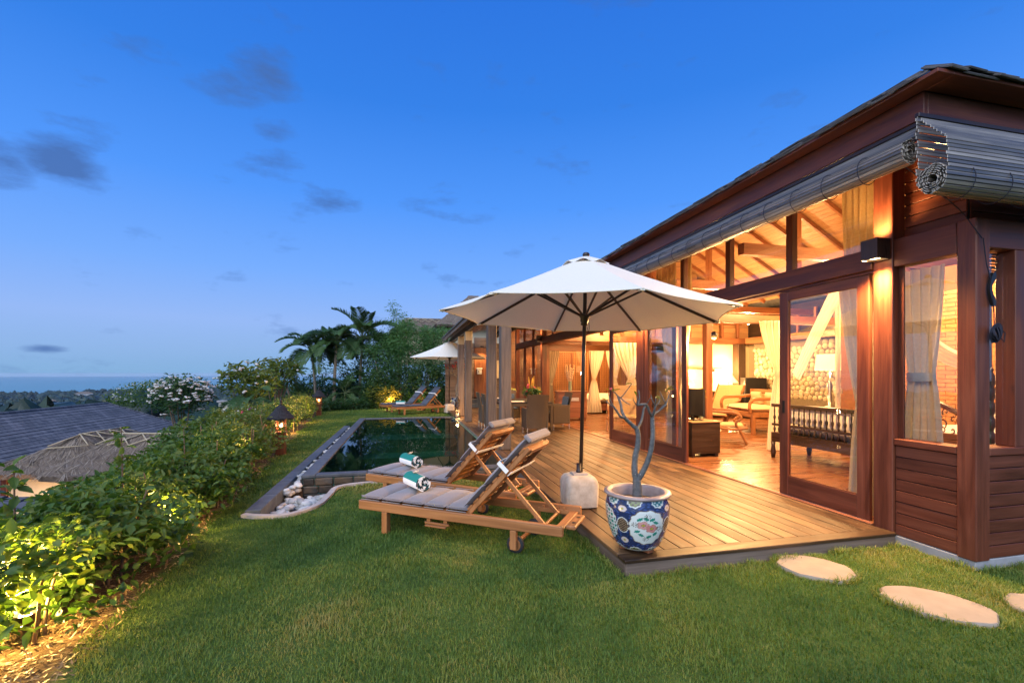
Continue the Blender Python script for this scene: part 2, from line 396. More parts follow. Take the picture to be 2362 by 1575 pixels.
plain('metal_bright', (.62, .60, .56), rough=.28, metal=1.0, var=.1)
plain('pole_brown', (.028, .016, .012), rough=.35, var=.2, spec=.5)
plain('black', (.012, .012, .013), rough=.35, var=.2)
plain('rubber', (.018, .02, .024), rough=.7)
plain('rope', (.015, .017, .03), rough=.8)
plain('soil', (.085, .052, .030), rough=.95, col2=(.15, .095, .05), scale=22, bmp=.9, bd=.03)
plain('wicker', (.085, .055, .030), rough=.6, var=.5, scale=110, bmp=.9, bd=.004)
plain('rattan', (.50, .33, .15), rough=.6, var=.25, scale=70, bmp=.5)
def bark_fn(k, ax):
    m, t, b = newmat(k); P = coords(t); n1 = nd(t, 'ShaderNodeTexNoise', i_Scale=22.0, i_Detail=7.0, i_Roughness=.7); t.links.new(P, n1.inputs[0])
    vo = nd(t, 'ShaderNodeTexVoronoi', i_Scale=34.0); t.links.new(P, vo.inputs[0]); sp = rampn(t, [(.10, (1, 1, 1)), (.20, (0, 0, 0))], vo.outputs['Distance']); n2 = nd(t, 'ShaderNodeTexNoise', i_Scale=7.0); t.links.new(P, n2.inputs[0])
    c1 = rampn(t, [(.3, (.045, .05, .052)), (.6, (.11, .115, .112)), (.8, (.17, .17, .155))], n1.outputs[0]).outputs[0]; f = mixc(t, 1.0, sp.outputs[0], rampn(t, [(.45, (0, 0, 0)), (.6, (.8,)*3)], n2.outputs[0]).outputs[0], 'MULTIPLY')
    t.links.new(mixc(t, f, c1, (.36, .36, .33)), b.inputs['Base Color']); b.inputs['Roughness'].default_value = .75; bump(t, b, n1.outputs[0], .9, .01); return m
BUILD['bark_grey'] = (bark_fn, False)
plain('bark_pale', (.30, .25, .18), rough=.85, var=.3, scale=16, bmp=.4)
plain('bark_brown', (.13, .085, .05), rough=.85, var=.3, scale=16, bmp=.4)
plain('stem_warm', (.22, .13, .06), rough=.8, var=.3, scale=16, bmp=.3)
plain('towel_white', (.80, .79, .76), rough=.95, var=.03, scale=120, bmp=.6, sheen=.3, bd=.002)
plain('cushion_shaded', (.075, .088, .11), rough=.85, var=.1, scale=90, bmp=.2, bd=.001)  # darker copy of the cushion: shade on the far loungers put into its colour
plain('towel_green', (.012, .20, .165), rough=.95, var=.1, scale=120, bmp=.6, bd=.002)
plain('towel_dark', (.02, .028, .035), rough=.95, var=.1, scale=120, bmp=.6, bd=.002)
plain('petal_cream', (.80, .62, .42), rough=.7, var=.1, scale=20, bmp=0, trans=.25)
plain('petal_white', (.82, .80, .76), rough=.7, var=.05, scale=20, bmp=0, trans=.25)
plain('petal_pink', (.65, .10, .12), rough=.7, var=.25, scale=20, bmp=0, trans=.25)
plain('petal_magenta', (.45, .05, .28), rough=.7, var=.25, scale=20, bmp=0, trans=.25)
plain('petal_yellow', (.75, .42, .06), rough=.7, var=.2, scale=20, bmp=0, trans=.2)
plain('ceramic_white', (.72, .72, .68), rough=.3, var=.04, spec=.5)
plain('wall_cream', (.62, .52, .36), rough=.85, var=.06, scale=4)
plain('far_wall', (.55, .53, .48), rough=.9, var=.1)
plain('screen_wood', (.16, .075, .035), rough=.6, var=.2)
plain('vase_glass', (.35, .42, .30), rough=.1, var=.1, trans=.4, bmp=0)
leafmat('leaf_hedge', [(.025, .068, .014), (.060, .135, .022), (.12, .185, .030), (.20, .215, .04)], trans=.42)
leafmat('leaf_hedge_far', [(.045, .085, .016), (.085, .145, .025), (.15, .19, .035), (.24, .23, .05)], trans=.42)
leafmat('leaf_dark', [(.014, .048, .017), (.026, .082, .026), (.050, .118, .036), (.10, .16, .045)])
leafmat('leaf_bamboo', [(.032, .105, .034), (.058, .165, .048), (.10, .22, .065), (.16, .27, .08)])
leafmat('leaf_palm', [(.022, .070, .024), (.040, .108, .034), (.070, .140, .040), (.13, .165, .05)], trans=.3)
leafmat('leaf_croton', [(.05, .08, .015), (.16, .16, .02), (.34, .27, .03), (.45, .36, .05)])
leafmat('leaf_forest', [(.008, .022, .014), (.013, .032, .018), (.022, .045, .022), (.035, .06, .03)], trans=.1)
leafmat('grass', [(.042, .108, .016), (.090, .175, .024), (.175, .24, .036), (.32, .28, .08)], trans=.3, rough=.55)
glassmat('glass', gain=1.0, floor_=.085)
glow('bulb', (1, .72, .36), 22.0)
glow('bulb_soft', (1, .70, .34), 6.0)
glow('shade_lit', (1, .50, .18), 1.3)
glow('diffuser', (1, .66, .30), 9.0)
glow('flame', (1, .50, .14), 14.0)
# ================================================================ ground, hillside, sea
def sstep(a, b, x):
    t = np.clip((x-a)/(b-a), 0, 1); return t*t*(3-2*t)
def hedge_x(y): return -1.84-.098*(y-3.3)
def vnoise(x, y, s=1.0, seed=0):
    return (np.sin(x*s*1.3+seed)+np.sin(y*s*1.7+seed*2.1)+np.sin((x+y)*s*.9+seed*.7)+np.sin((x-y*.6)*s*2.3+seed*1.3))*.25
def lawn_z(x, y):
    x = np.asarray(x, float); y = np.asarray(y, float)
    z = -.12 - .035*sstep(.15, -1.25, x)
    far = sstep(15.2, 16.6, y)
    z = z*(1-far) + far*(-.12 - .05*sstep(-1.2, -3.2, x))
    return z + .012*vnoise(x, y, 1.1, 2)
def ground_z(x, y):
    x = np.asarray(x, float); y = np.asarray(y, float)
    z = lawn_z(x, y)
    d = np.maximum(0, hedge_x(y)-1.35-x)               # west of the hedge bed the hill drops away
    n = np.maximum(0, y-27)
    drop = 2.6*sstep(0, 5, d) + .09*d**1.0*(d > 0) + .0016*d*d
    drop = np.where(d > 60, 2.6+.09*60+.0016*3600 + (d-60)*.10, drop)
    drop = drop + np.where(n > 0, np.minimum(n*.16, 70), 0)*(1-sstep(-30, 0, -np.abs(x)))*0
    drop2 = np.maximum(0, y-60)*.10
    tot = np.maximum(drop, drop2)
    return np.maximum(z - tot, -58.0)
SEA = -60.0
def graded(a, fine0, fine1, step, grow, b):
    xs = list(np.arange(fine0, fine1+1e-6, step)); s_ = step; x = fine1
    while x < b: s_ *= grow; x += s_; xs.append(x)
    s_ = step; x = fine0
    while x > a: s_ *= grow; x -= s_; xs.insert(0, x)
    return np.array(xs)
gx = graded(-3500, -6, 6, .25, 1.16, 3500); gy = graded(-60, -1, 26, .30, 1.15, 3200)
# the pool and its gravel trough are holes in the sheet, lined by their own walls
GX, GY = np.meshgrid(gx, gy, indexing='ij'); GZ = ground_z(GX, GY)
far_r = np.hypot(GX, GY)
GZ = np.where(far_r > 500, GZ + 3.2*vnoise(GX, GY, .006, 4)*sstep(500, 900, far_r), GZ)
# shoreline: land dips under the sea
shore = 1840+300*vnoise(GX, GY, .0016, 1)+ 520*sstep(-900, -500, GX)
GZ = np.where(far_r > shore, np.minimum(GZ, SEA-4), GZ)
pool_hole = (GX > -1.62) & (GX < 1.62) & (GY > 5.85) & (GY < 15.55) & ~((GX > -1.2) & (GY < 7.05))
GZ = np.where(pool_hole, -1.6, GZ)
GZ = np.where((GX > 1.75) & (GX < 13.5) & (GY > 3.45) & (GY < 21.5), np.minimum(GZ, -.3), GZ)
ni, nj = GX.shape
idx = np.arange(ni*nj).reshape(ni, nj)
Fq = np.stack([idx[:-1, :-1].ravel(), idx[1:, :-1].ravel(), idx[1:, 1:].ravel(), idx[:-1, 1:].ravel()], 1)
def ground_mat(k, ax):
    m, t, b = newmat(k)
    tcn = nd(t, 'ShaderNodeTexCoord'); P = tcn.outputs['Object']; sp = nd(t, 'ShaderNodeSeparateXYZ'); t.links.new(P, sp.inputs[0])
    n1 = nd(t, 'ShaderNodeTexNoise', i_Scale=3.0, i_Detail=8.0, i_Roughness=.7); t.links.new(P, n1.inputs[0])
    n2 = nd(t, 'ShaderNodeTexNoise', i_Scale=.02, i_Detail=9.0, i_Roughness=.7); t.links.new(P, n2.inputs[0])
    lawn = rampn(t, [(.3, (.035, .068, .016)), (.6, (.060, .105, .024)), (.8, (.095, .120, .035))], n1.outputs[0]).outputs[0]
    wood_ = rampn(t, [(.3, (.010, .024, .016)), (.55, (.018, .040, .022)), (.75, (.04, .065, .032))], n2.outputs[0]).outputs[0]
    dist = nd(t, 'ShaderNodeVectorMath', operation='LENGTH'); t.links.new(P, dist.inputs[0])
    fr = nd(t, 'ShaderNodeMapRange'); t.links.new(dist.outputs['Value'], fr.inputs[0]); fr.inputs[1].default_value = 27; fr.inputs[2].default_value = 45
    # the planting bed: a strip of soil under the hedge
    bed = nd(t, 'ShaderNodeMath', operation='MULTIPLY_ADD'); t.links.new(sp.outputs['Y'], bed.inputs[0]); bed.inputs[1].default_value = .098; t.links.new(sp.outputs['X'], bed.inputs[2])
    edge = nd(t, 'ShaderNodeMath', operation='MULTIPLY_ADD'); t.links.new(n1.outputs[0], edge.inputs[0]); edge.inputs[1].default_value = .22; t.links.new(bed.outputs[0], edge.inputs[2])
    bm = nd(t, 'ShaderNodeMapRange'); t.links.new(edge.outputs[0], bm.inputs[0]); bm.inputs[1].default_value = -1.36; bm.inputs[2].default_value = -1.49
    soil = rampn(t, [(.3, (.07, .045, .026)), (.55, (.13, .085, .045)), (.75, (.20, .14, .07))], n1.outputs[0]).outputs[0]
    c1 = mixc(t, bm.outputs[0], lawn, soil); c2 = mixc(t, fr.outputs[0], c1, wood_)
    t.links.new(c2, b.inputs['Base Color']); b.inputs['Roughness'].default_value = .95; b.inputs['Specular IOR Level'].default_value = .1
    n3 = nd(t, 'ShaderNodeTexNoise', i_Scale=40.0, i_Detail=4.0); t.links.new(P, n3.inputs[0]); bump(t, b, n3.outputs[0], .7, .02); return m
BUILD['ground'] = (ground_mat, False)
ground = link('ground', npmesh('ground', np.stack([GX, GY, GZ], -1).reshape(-1, 3), Fq, True), 'ground'); struct(ground)
ground['label'] = 'lawn, planting bed and hillside falling away to the sea'; ground['category'] = 'ground'

def sea_mat(k, ax):
    m, t, b = newmat(k)
    n1 = nd(t, 'ShaderNodeTexNoise', i_Scale=.0012, i_Detail=6.0); t.links.new(coords(t, (1, 3, 1), False), n1.inputs[0])
    t.links.new(rampn(t, [(.35, (.05, .19, .215)), (.65, (.08, .25, .265))], n1.outputs[0]).outputs[0], b.inputs['Base Color'])
    b.inputs['Roughness'].default_value = .32; b.inputs['IOR'].default_value = 1.33
    n2 = nd(t, 'ShaderNodeTexNoise', i_Scale=.06, i_Detail=4.0); t.links.new(coords(t, (1, 1, 1), False), n2.inputs[0]); bump(t, b, n2.outputs[0], .6, 3.0); return m
BUILD['sea'] = (sea_mat, False)
mb = MB(); n = 64; vs = [(0, 0, SEA)]
for r_ in (2500, 5000, 9000, 14000):
    vs += [(r_*math.cos(2*math.pi*k/n), r_*math.sin(2*math.pi*k/n), SEA) for k in range(n)]
fs = [(0, 1+k, 1+(k+1) % n) for k in range(n)]
for i in range(3): fs += [(1+i*n+k, 1+(i+1)*n+k, 1+(i+1)*n+(k+1) % n, 1+i*n+(k+1) % n) for k in range(n)]
mb.add(vs, fs); sea = struct(mb.build('sea', 'sea')); sea['label'] = 'calm teal sea reaching the horizon'; sea['category'] = 'sea'

# ---- leaf helpers (numpy): many small leaf faces as one mesh with a per-face tint
def orient(n, up=.5, rg=rng):
    """random leaf frames: returns (a,b,c) unit vectors, a = length direction"""
    a = rg.normal(size=(n, 3)); a[:, 2] = a[:, 2]*.6 - .15; a /= np.linalg.norm(a, axis=1)[:, None]
    r_ = rg.normal(size=(n, 3)); r_[:, 2] += up*4
    b = np.cross(r_, a); b /= np.linalg.norm(b, axis=1)[:, None]+1e-9
    c = np.cross(a, b); return a, b, c
def leaf_mesh(name, P, Ln, Wd, up=.5, fold=.12, tint=None, rg=rng, frames=None):
    """6-vertex folded leaf (4 tris) at each point of P"""
    n = len(P); a, b, c = frames if frames is not None else orient(n, up, rg)
    Ln = np.broadcast_to(np.asarray(Ln, float), (n,))[:, None]; Wd = np.broadcast_to(np.asarray(Wd, float), (n,))[:, None]
    v0 = P; v1 = P+a*Ln*.35+b*Wd*.5+c*Ln*fold; v2 = P+a*Ln*.35-b*Wd*.5+c*Ln*fold
    v3 = P+a*Ln-c*Ln*.12; vm = P+a*Ln*.45; v4 = P+a*Ln*.72+b*Wd*.33+c*Ln*fold*.5; v5 = P+a*Ln*.72-b*Wd*.33+c*Ln*fold*.5
    V = np.stack([v0, v1, v4, v3, v5, v2, vm], 1).reshape(-1, 3)
    o = (np.arange(n)*7)[:, None]
    F = np.concatenate([o+np.array([[0, 1, 6]]), o+np.array([[1, 2, 6]]), o+np.array([[2, 3, 6]]), o+np.array([[3, 4, 6]]), o+np.array([[4, 5, 6]]), o+np.array([[5, 0, 6]])], 1).reshape(-1, 3)
    me = npmesh(name, V, F, False)
    if tint is None: tint = rg.random(n)
    at = me.attributes.new('tint', 'FLOAT', 'FACE'); at.data.foreach_set('value', np.repeat(np.clip(tint, 0, 1), 6).astype('f')); return me
def simple_leaf_mesh(name, P, Ln, Wd, up=.5, tint=None, rg=rng, frames=None):
    """cheap diamond leaf (2 tris)"""
    n = len(P); a, b, c = frames if frames is not None else orient(n, up, rg)
    Ln = np.broadcast_to(np.asarray(Ln, float), (n,))[:, None]; Wd = np.broadcast_to(np.asarray(Wd, float), (n,))[:, None]
    V = np.stack([P, P+a*Ln*.45+b*Wd*.5, P+a*Ln, P+a*Ln*.45-b*Wd*.5+c*Wd*.2], 1).reshape(-1, 3)
    o = (np.arange(n)*4)[:, None]; F = np.concatenate([o+np.array([[0, 1, 2]]), o+np.array([[0, 2, 3]])], 1).reshape(-1, 3)
    me = npmesh(name, V, F, False)
    if tint is None: tint = rg.random(n)
    at = me.attributes.new('tint', 'FLOAT', 'FACE'); at.data.foreach_set('value', np.repeat(np.clip(tint, 0, 1), 2).astype('f')); return me
def clump_points(n, cen, rad, k=24, rg=rng, tight=.33, shell=.5):
    """points bunched in k clumps inside an ellipsoid: uneven outline with gaps"""
    cen = np.array(cen); rad = np.array(rad)
    d = rg.normal(size=(k, 3)); d /= np.linalg.norm(d, axis=1)[:, None]
    cc = d*(shell+(1-shell)*rg.random((k, 1)))**.6
    wi = rg.integers(0, k, n); sz = (.6+.8*rg.random(k))*tight
    p = cc[wi]+rg.normal(size=(n, 3))*sz[wi][:, None]*.5
    q = np.linalg.norm(p, axis=1)[:, None]; p = np.where(q > 1.12, p/q*(1.12-.3*rg.random((n, 1))), p)
    return cen+p*rad, rg.random(k)[wi]

# ---- lawn grass: real blades
def inside_lawn(x, y):
    ok = (x > hedge_x(y)+.02+.07*np.sin(y*3.1)+.05*np.sin(y*7.3)) & (y < 24)
    ok &= ~((x > 1.62) & (y > 3.2) & (y < 20))
    ok &= ~((x > 4.38) & (y > 2.64) & (y < 21))
    xc = np.interp(y, [5.54, 5.68, 5.94, 6.39, 6.75, 6.86], [-1.22, -1.10, -.95, -.90, -.86, -.45])
    ok &= ~((x > -1.79) & (x < 1.64) & (y > 5.52) & (y < 15.75) & ~((x > xc) & (y < 6.83)))
    for (cx_, cy_, a_, b_, an) in STEPS:
        dx, dy = x-cx_, y-cy_; u = dx*math.cos(an)+dy*math.sin(an); v = -dx*math.sin(an)+dy*math.cos(an)
        ok &= (u/a_)**2+(v/b_)**2 > .92
    return ok
STEPS = [(3.185, 2.985, .262, .225, -.80), (3.465, 2.315, .30, .225, -.88), (4.16, 2.06, .26, .21, -.8)]
def grass(name, n, y0, y1, x0, x1, h, wd, power=1.0):
    fx = 13.237*math.pi/180
    y = y0+(y1-y0)*rng.random(n)**power; x = x0+(x1-x0)*rng.random(n)
    keep = inside_lawn(x, y)
    f_ = math.sin(fx)*x+math.cos(fx)*y; r_ = math.cos(fx)*x-math.sin(fx)*y
    keep &= (f_ > .8) & (np.abs(r_) < 1.22*f_+.4)
    x, y = x[keep], y[keep]; n = len(x); z = lawn_z(x, y)
    hh = h*(.55+.75*rng.random(n))*(1+.35*vnoise(x, y, 5.0, 3)); an = rng.random(n)*6.283; ln = .25+.6*rng.random(n)
    dx, dy = np.cos(an), np.sin(an); ww = wd*(.7+.6*rng.random(n))
    P = np.stack([x, y, z-.004], 1)
    s_ = np.stack([-dy*ww, dx*ww, 0*x], 1)
    m1 = P+np.stack([dx*hh*ln*.35, dy*hh*ln*.35, hh*.6], 1); tp = P+np.stack([dx*hh*ln, dy*hh*ln, hh*(1-.25*ln)], 1)
    V = np.stack([P-s_*.5, P+s_*.5, m1+s_*.4, m1-s_*.4, tp], 1).reshape(-1, 3)
    o = (np.arange(n)*5)[:, None]
    F = np.concatenate([o+np.array([[0, 1, 2]]), o+np.array([[0, 2, 3]]), o+np.array([[3, 2, 4]])], 1).reshape(-1, 3)
    me = npmesh(name, V, F)
    tint = .43+.40*vnoise(x, y, 1.1, 1)+.30*vnoise(x, y, 4.3, 5)+.16*vnoise(x, y, 17, 9)+.34*(rng.random(n)-.5)+.35*(rng.random(n) > .92)
    at = me.attributes.new('tint', 'FLOAT', 'FACE'); at.data.foreach_set('value', np.repeat(np.clip(tint, 0, 1), 3).astype('f'))
    return me
g = tag(link('grass', grass('grass', 560000, 1.0, 6.5, -3.2, 5.2, .029, .0036, 1.15), 'grass'), 'short green lawn grass around the loungers', 'grass', kind='stuff')
g = tag(link('grass', grass('grass', 170000, 6.5, 23.5, -4.2, 2.2, .036, .009, 1.3), 'grass'), 'mown grass strip and lawn beyond the pool', 'grass', kind='stuff')

def edge_tufts(segs, per_m, h, wd):
    xs, ys = [], []
    for (xa, ya, xb, yb, sp) in segs:
        ln = math.hypot(xb-xa, yb-ya); n = int(ln*per_m); t = rng.random(n); o_ = np.abs(rng.normal(size=n))*sp; nx, ny = (yb-ya)/ln, -(xb-xa)/ln; xs.append(xa+(xb-xa)*t+nx*o_); ys.append(ya+(yb-ya)*t+ny*o_)
    x = np.concatenate(xs); y = np.concatenate(ys); n = len(x); z = lawn_z(x, y); cl = .35+.65*np.clip(.5+.9*vnoise(x, y, 9, 2)+.5*vnoise(x, y, 23, 6), 0, 1)
    hh = h*cl*(.5+.8*rng.random(n)); an = rng.random(n)*6.283; ln = .3+.8*rng.random(n); dx, dy = np.cos(an), np.sin(an); P = np.stack([x, y, z-.004], 1); s_ = np.stack([-dy*wd, dx*wd, 0*x], 1)
    m1 = P+np.stack([dx*hh*ln*.35, dy*hh*ln*.35, hh*.6], 1); tp = P+np.stack([dx*hh*ln, dy*hh*ln, hh*(1-.3*ln)], 1)
    V = np.stack([P-s_*.5, P+s_*.5, m1+s_*.4, m1-s_*.4, tp], 1).reshape(-1, 3); o = (np.arange(n)*5)[:, None]; F = np.concatenate([o+np.array([[0, 1, 2]]), o+np.array([[0, 2, 3]]), o+np.array([[3, 2, 4]])], 1).reshape(-1, 3)
    me = npmesh('grass_tufts', V, F); at = me.attributes.new('tint', 'FLOAT', 'FACE'); at.data.foreach_set('value', np.repeat(np.clip(.35+.5*rng.random(n)+.3*(rng.random(n) > .85), 0, 1), 3).astype('f')); return me
SEG = [(4.36, 3.215, 1.66, 3.215, -.03), (1.65, 3.22, 1.65, 6.9, -.03), (4.39, 3.2, 4.39, 2.66, .03), (4.39, 2.655, 5.4, 2.655, .03), (-1.785, 5.7, -1.785, 14.0, -.03)]
for (cx_, cy_, a_, b_, an) in STEPS:
    q = [(cx_+1.02*(a_*math.cos(t)*math.cos(an)-b_*math.sin(t)*math.sin(an)), cy_+1.02*(a_*math.cos(t)*math.sin(an)+b_*math.sin(t)*math.cos(an))) for t in np.linspace(0, 2*math.pi, 17)]
    SEG += [(*q[k], *q[k+1], .02) for k in range(16)]
tag(link('grass_tufts', edge_tufts(SEG, 700, .075, .0042), 'grass'), 'ragged longer grass along the deck, kerb and stone edges', 'grass', kind='stuff')
# ---- stepping stones
for i, (cx_, cy_, a_, b_, an) in enumerate(STEPS):
    mb = MB(); n = 26; rr = random.Random(20+i); P0 = []
    j = [1+rr.uniform(-.05, .05) for _ in range(n)]
    sq = 2.3
    for k in range(n):
        t = 2*math.pi*k/n; c_, s_ = math.cos(t), math.sin(t); q = (abs(c_)**sq+abs(s_)**sq)**(-1/sq)*j[k]
        u, v = a_*q*c_, b_*q*s_; P0.append((u*math.cos(an)-v*math.sin(an), u*math.sin(an)+v*math.cos(an)))
    rings = [(1.0, -.05), (1.0, .018), (.965, .030), (.5, .034)]
    vs = [(x*s_, y*s_, z) for s_, z in rings for x, y in P0]
    fs = [(r_*n+k, r_*n+(k+1) % n, (r_+1)*n+(k+1) % n, (r_+1)*n+k) for r_ in range(3) for k in range(n)] + [tuple(3*n+k for k in range(n))]
    mb.add(vs, fs)
    o = mb.build('stepping_stone', 'step_stone', loc=(cx_, cy_, float(lawn_z(cx_, cy_))))
    shade_auto(o.data, 40)
    tag(o, ['pale flat stepping stone in the grass beside the deck edge', 'pale oblong stepping stone alone in open lawn, middle of three', 'pale stepping stone in the lawn in front of the plank wall corner'][i], 'stone', 'stepping stones leading to the deck')

# ================================================================ pool
PX0, PX1, PY0, PY1 = -1.43, 1.58, 7.06, 15.62
pool = thing('swimming_pool', ((PX0+PX1)/2, (PY0+PY1)/2, -.5), 'dark green plunge pool with black stone rim beside the deck', 'pool')
mb = MB(); rw = .16       # shell lining
mb.box(PX0+.12, PX1, PY0+.12, PY1, -1.5, -1.42)
mb.box(PX0, PX0+.12, PY0, PY1, -1.5, -.05); mb.box(PX1, PX1+.04, PY0, PY1, -1.5, -.02); mb.box(PX0+.12, PX1, PY1-.1, PY1, -1.5, -.06); mb.box(PX0+.12, PX1, PY0, PY0+.12, -1.5, -.05)
mb.box(PX0+.12, PX1, PY1-1.3, PY1-.1, -1.42, -.55)       # a step at the far end
mb.box(PX0+.12, PX1, PY1-2.2, PY1-1.3, -1.42, -.95)
def pooltile(k, ax):
    m, t, b = newmat(k)
    br = nd(t, 'ShaderNodeTexBrick', i_Scale=4.0, i_Mortar_Size=.012); t.links.new(coords(t, (1, 1, 1), False), br.inputs[0])
    br.inputs['Color1'].default_value = (.013, .078, .066, 1); br.inputs['Color2'].default_value = (.023, .112, .088, 1); br.inputs['Mortar'].default_value = (.012, .06, .05, 1)
    n1 = nd(t, 'ShaderNodeTexNoise', i_Scale=3.0, i_Detail=6.0); t.links.new(coords(t, (1, 1, 1), False), n1.inputs[0])
    t.links.new(mixc(t, .5, br.outputs[0], rampn(t, [(.3, (.015, .075, .064)), (.7, (.036, .135, .096))], n1.outputs[0]).outputs[0]), b.inputs['Base Color']); b.inputs['Roughness'].default_value = .5; return m
BUILD['pooltile'] = (pooltile, False)
mb.build('lining', 'pooltile', pool, world=True)
def rimpiece(x0, x1, y0, y1, z0, z1):
    m_ = MB(); m_.box(x0, x1, y0, y1, z0, z1, .008); m_.build('rim_slab', 'andesite', pool, world=True)
ys = np.linspace(PY0-.02, PY1+.1, 12)
for a, b_ in zip(ys[:-1], ys[1:]): rimpiece(PX0-.02, PX0+.17, a+.002, b_-.002, -.052, -.006)
xs = np.linspace(PX0+.17, PX1, 5)
for a, b_ in zip(xs[:-1], xs[1:]):
    rimpiece(a+.002, b_-.002, PY0-.02, PY0+.15, -.052, -.008); rimpiece(a+.002, b_-.002, PY1-.12, PY1+.1, -.058, -.010)
def water_mat(k, ax):
    m, t, b = newmat(k); t.nodes.remove(b)
    gl = nd(t, 'ShaderNodeBsdfGlossy'); gl.inputs['Roughness'].default_value = .012
    tr = nd(t, 'ShaderNodeBsdfTransparent'); tr.inputs[0].default_value = (.42, .74, .66, 1)
    fr = nd(t, 'ShaderNodeFresnel'); fr.inputs[0].default_value = 1.33
    n1 = nd(t, 'ShaderNodeTexNoise', i_Scale=2.2, i_Detail=2.0); t.links.new(coords(t, (1, 1, 1), False), n1.inputs[0])
    bn = nd(t, 'ShaderNodeBump'); bn.inputs['Strength'].default_value = .03; bn.inputs['Distance'].default_value = .02; t.links.new(n1.outputs[0], bn.inputs['Height'])
    t.links.new(bn.outputs[0], gl.inputs['Normal']); t.links.new(bn.outputs[0], fr.inputs['Normal'])
    ms = nd(t, 'ShaderNodeMixShader'); t.links.new(fr.outputs[0], ms.inputs[0]); t.links.new(tr.outputs[0], ms.inputs[1]); t.links.new(gl.outputs[0], ms.inputs[2])
    t.links.new(ms.outputs[0], t.nodes['Material Output'].inputs[0]); return m
BUILD['water'] = (water_mat, False)
mb = MB(); mb.add([(PX0+.12, PY0+.12, -.03), (PX1, PY0+.12, -.03), (PX1, PY1-.1, -.03), (PX0+.12, PY1-.1, -.03)], [(0, 1, 2, 3)])
o = mb.build('water', 'water', pool, world=True); o['label'] = 'still dark green water mirroring the trees'
# stone block facing of the outer pool walls
def blocks(axis, a0, a1, fixed, z0, z1, rows, seed):
    rr = random.Random(seed); h = (z1-z0)/rows
    for r_ in range(rows):
        a = a0 - (rr.uniform(0, .15) if r_ % 2 else 0)
        while a < a1-.05:
            wd = rr.uniform(.17, .30); b_ = min(a+wd, a1); s_ = max(a, a0)
            if b_-s_ > .04:
                m_ = MB(); dp = rr.uniform(.028, .045); g_ = .004
                lx = b_-s_-2*g_; lz = h-2*g_
                m_.obox((0, 0, 0), (lx/2, dp/2, lz/2) if axis == 'x' else (dp/2, lx/2, lz/2), None, .014)
                m_.v = [(x+rr.uniform(-.004, .004), y+rr.uniform(-.007, .007), z+rr.uniform(-.003, .003)) for x, y, z in m_.v]
                c_ = (s_+b_)/2; zc = z0+h*(r_+.5)
                lc = (c_, fixed-dp/2+.004, zc) if axis == 'x' else (fixed-dp/2+.004, c_, zc)
                pl = wloc(pool); m_.build('stone_block', 'wall_stone', pool, loc=(lc[0]-pl.x, lc[1]-pl.y, lc[2]-pl.z))
            a = b_
blocks('x', PX0, PX1-.1, PY0, -.50, -.054, 4, 3)
blocks('y', PY0, PY1, PX0, -.50, -.054, 4, 5)

# ---- gravel trough of white pebbles with its dark kerb
trough = thing('pebble_trough', (-1.62, 10, -.48), 'drain trough of pale rounded pebbles edged with dark slabs beside the pool', 'trough')
tl = Vector((-1.62, 10, -.48))
mb = MB(); mb.box(-1.70, PX0+.0, 5.60, 7.0, -.60, -.36); mb.box(-1.70, PX0+.0, 7.0, 14.1, -.60, -.225); mb.box(PX0, 1.5, 5.62, PY0, -.60, -.37); mb.build('bed', 'soil', trough, world=True)
kx0, kx1 = -1.765, -1.60
yk = [5.70]
while yk[-1] < 14.0: yk.append(yk[-1]+.72)
for a, b_ in zip(yk[:-1], yk[1:]):
    m_ = MB(); m_.box(kx0, kx1, a+.002, b_-.002, -.50, -.10, .006); m_.build('kerb_slab', 'andesite', trough, world=True)
# curved pale edging that holds the lawn bank
curve = [(-1.765, 5.66), (-1.58, 5.57), (-1.32, 5.54), (-1.14, 5.68), (-1.01, 5.94), (-.96, 6.39), (-.90, 6.74), (-.55, 6.87), (.3, 6.90), (1.5, 6.92)]
def crs(P, n=6):
    out = []
    for i in range(len(P)-1):
        p0, p1, p2, p3 = [np.array(P[max(0, min(len(P)-1, i+k))], float) for k in (-1, 0, 1, 2)]
        for j in range(n):
            t = j/n; out.append(tuple(.5*(2*p1+(p2-p0)*t+(2*p0-5*p1+4*p2-p3)*t*t+(3*p1-p0-3*p2+p3)*t**3)))
    out.append(tuple(P[-1])); return out
cp = crs(curve); zt = [-.118+.012*float(sstep(-1.2, -.35, np.array(p[0]))) for p in cp]
mb = MB(); P_ = []
for i, (x, y) in enumerate(cp):
    a = np.array(cp[min(i+1, len(cp)-1)])-np.array(cp[max(i-1, 0)]); a /= np.linalg.norm(a); nrm = np.array((-a[1], a[0]))*.036
    z = zt[i]; P_.append([(x+nrm[0], y+nrm[1], -.56), (x+nrm[0], y+nrm[1], z), (x-nrm[0], y-nrm[1], z), (x-nrm[0], y-nrm[1], -.56)])
mb.grid(P_); o = mb.build('curved_edging', 'kerb_pale', trough, world=True); o['label'] = 'pale curved stone edging holding back the grass bank'
pm = []
for s_ in range(5):
    m_ = MB(); m_.blob((0, 0, 0), (.068, .046, .028), 8, 6, .07, 40+s_); me = m_.mesh('pebble', True); me.materials.append(MAT('pebble')); pm.append(me)
rr = random.Random(11); cnt = 0
def put_pebble(x, y, z, s_):
    link('pebble', rr.choice(pm), 'pebble', trough, (x-tl.x, y-tl.y, z-tl.z), (rr.uniform(-.35, .35), rr.uniform(-.35, .35), rr.uniform(0, 6.3))).scale = (s_, s_, s_*rr.uniform(.8, 1.15))
y = 5.72
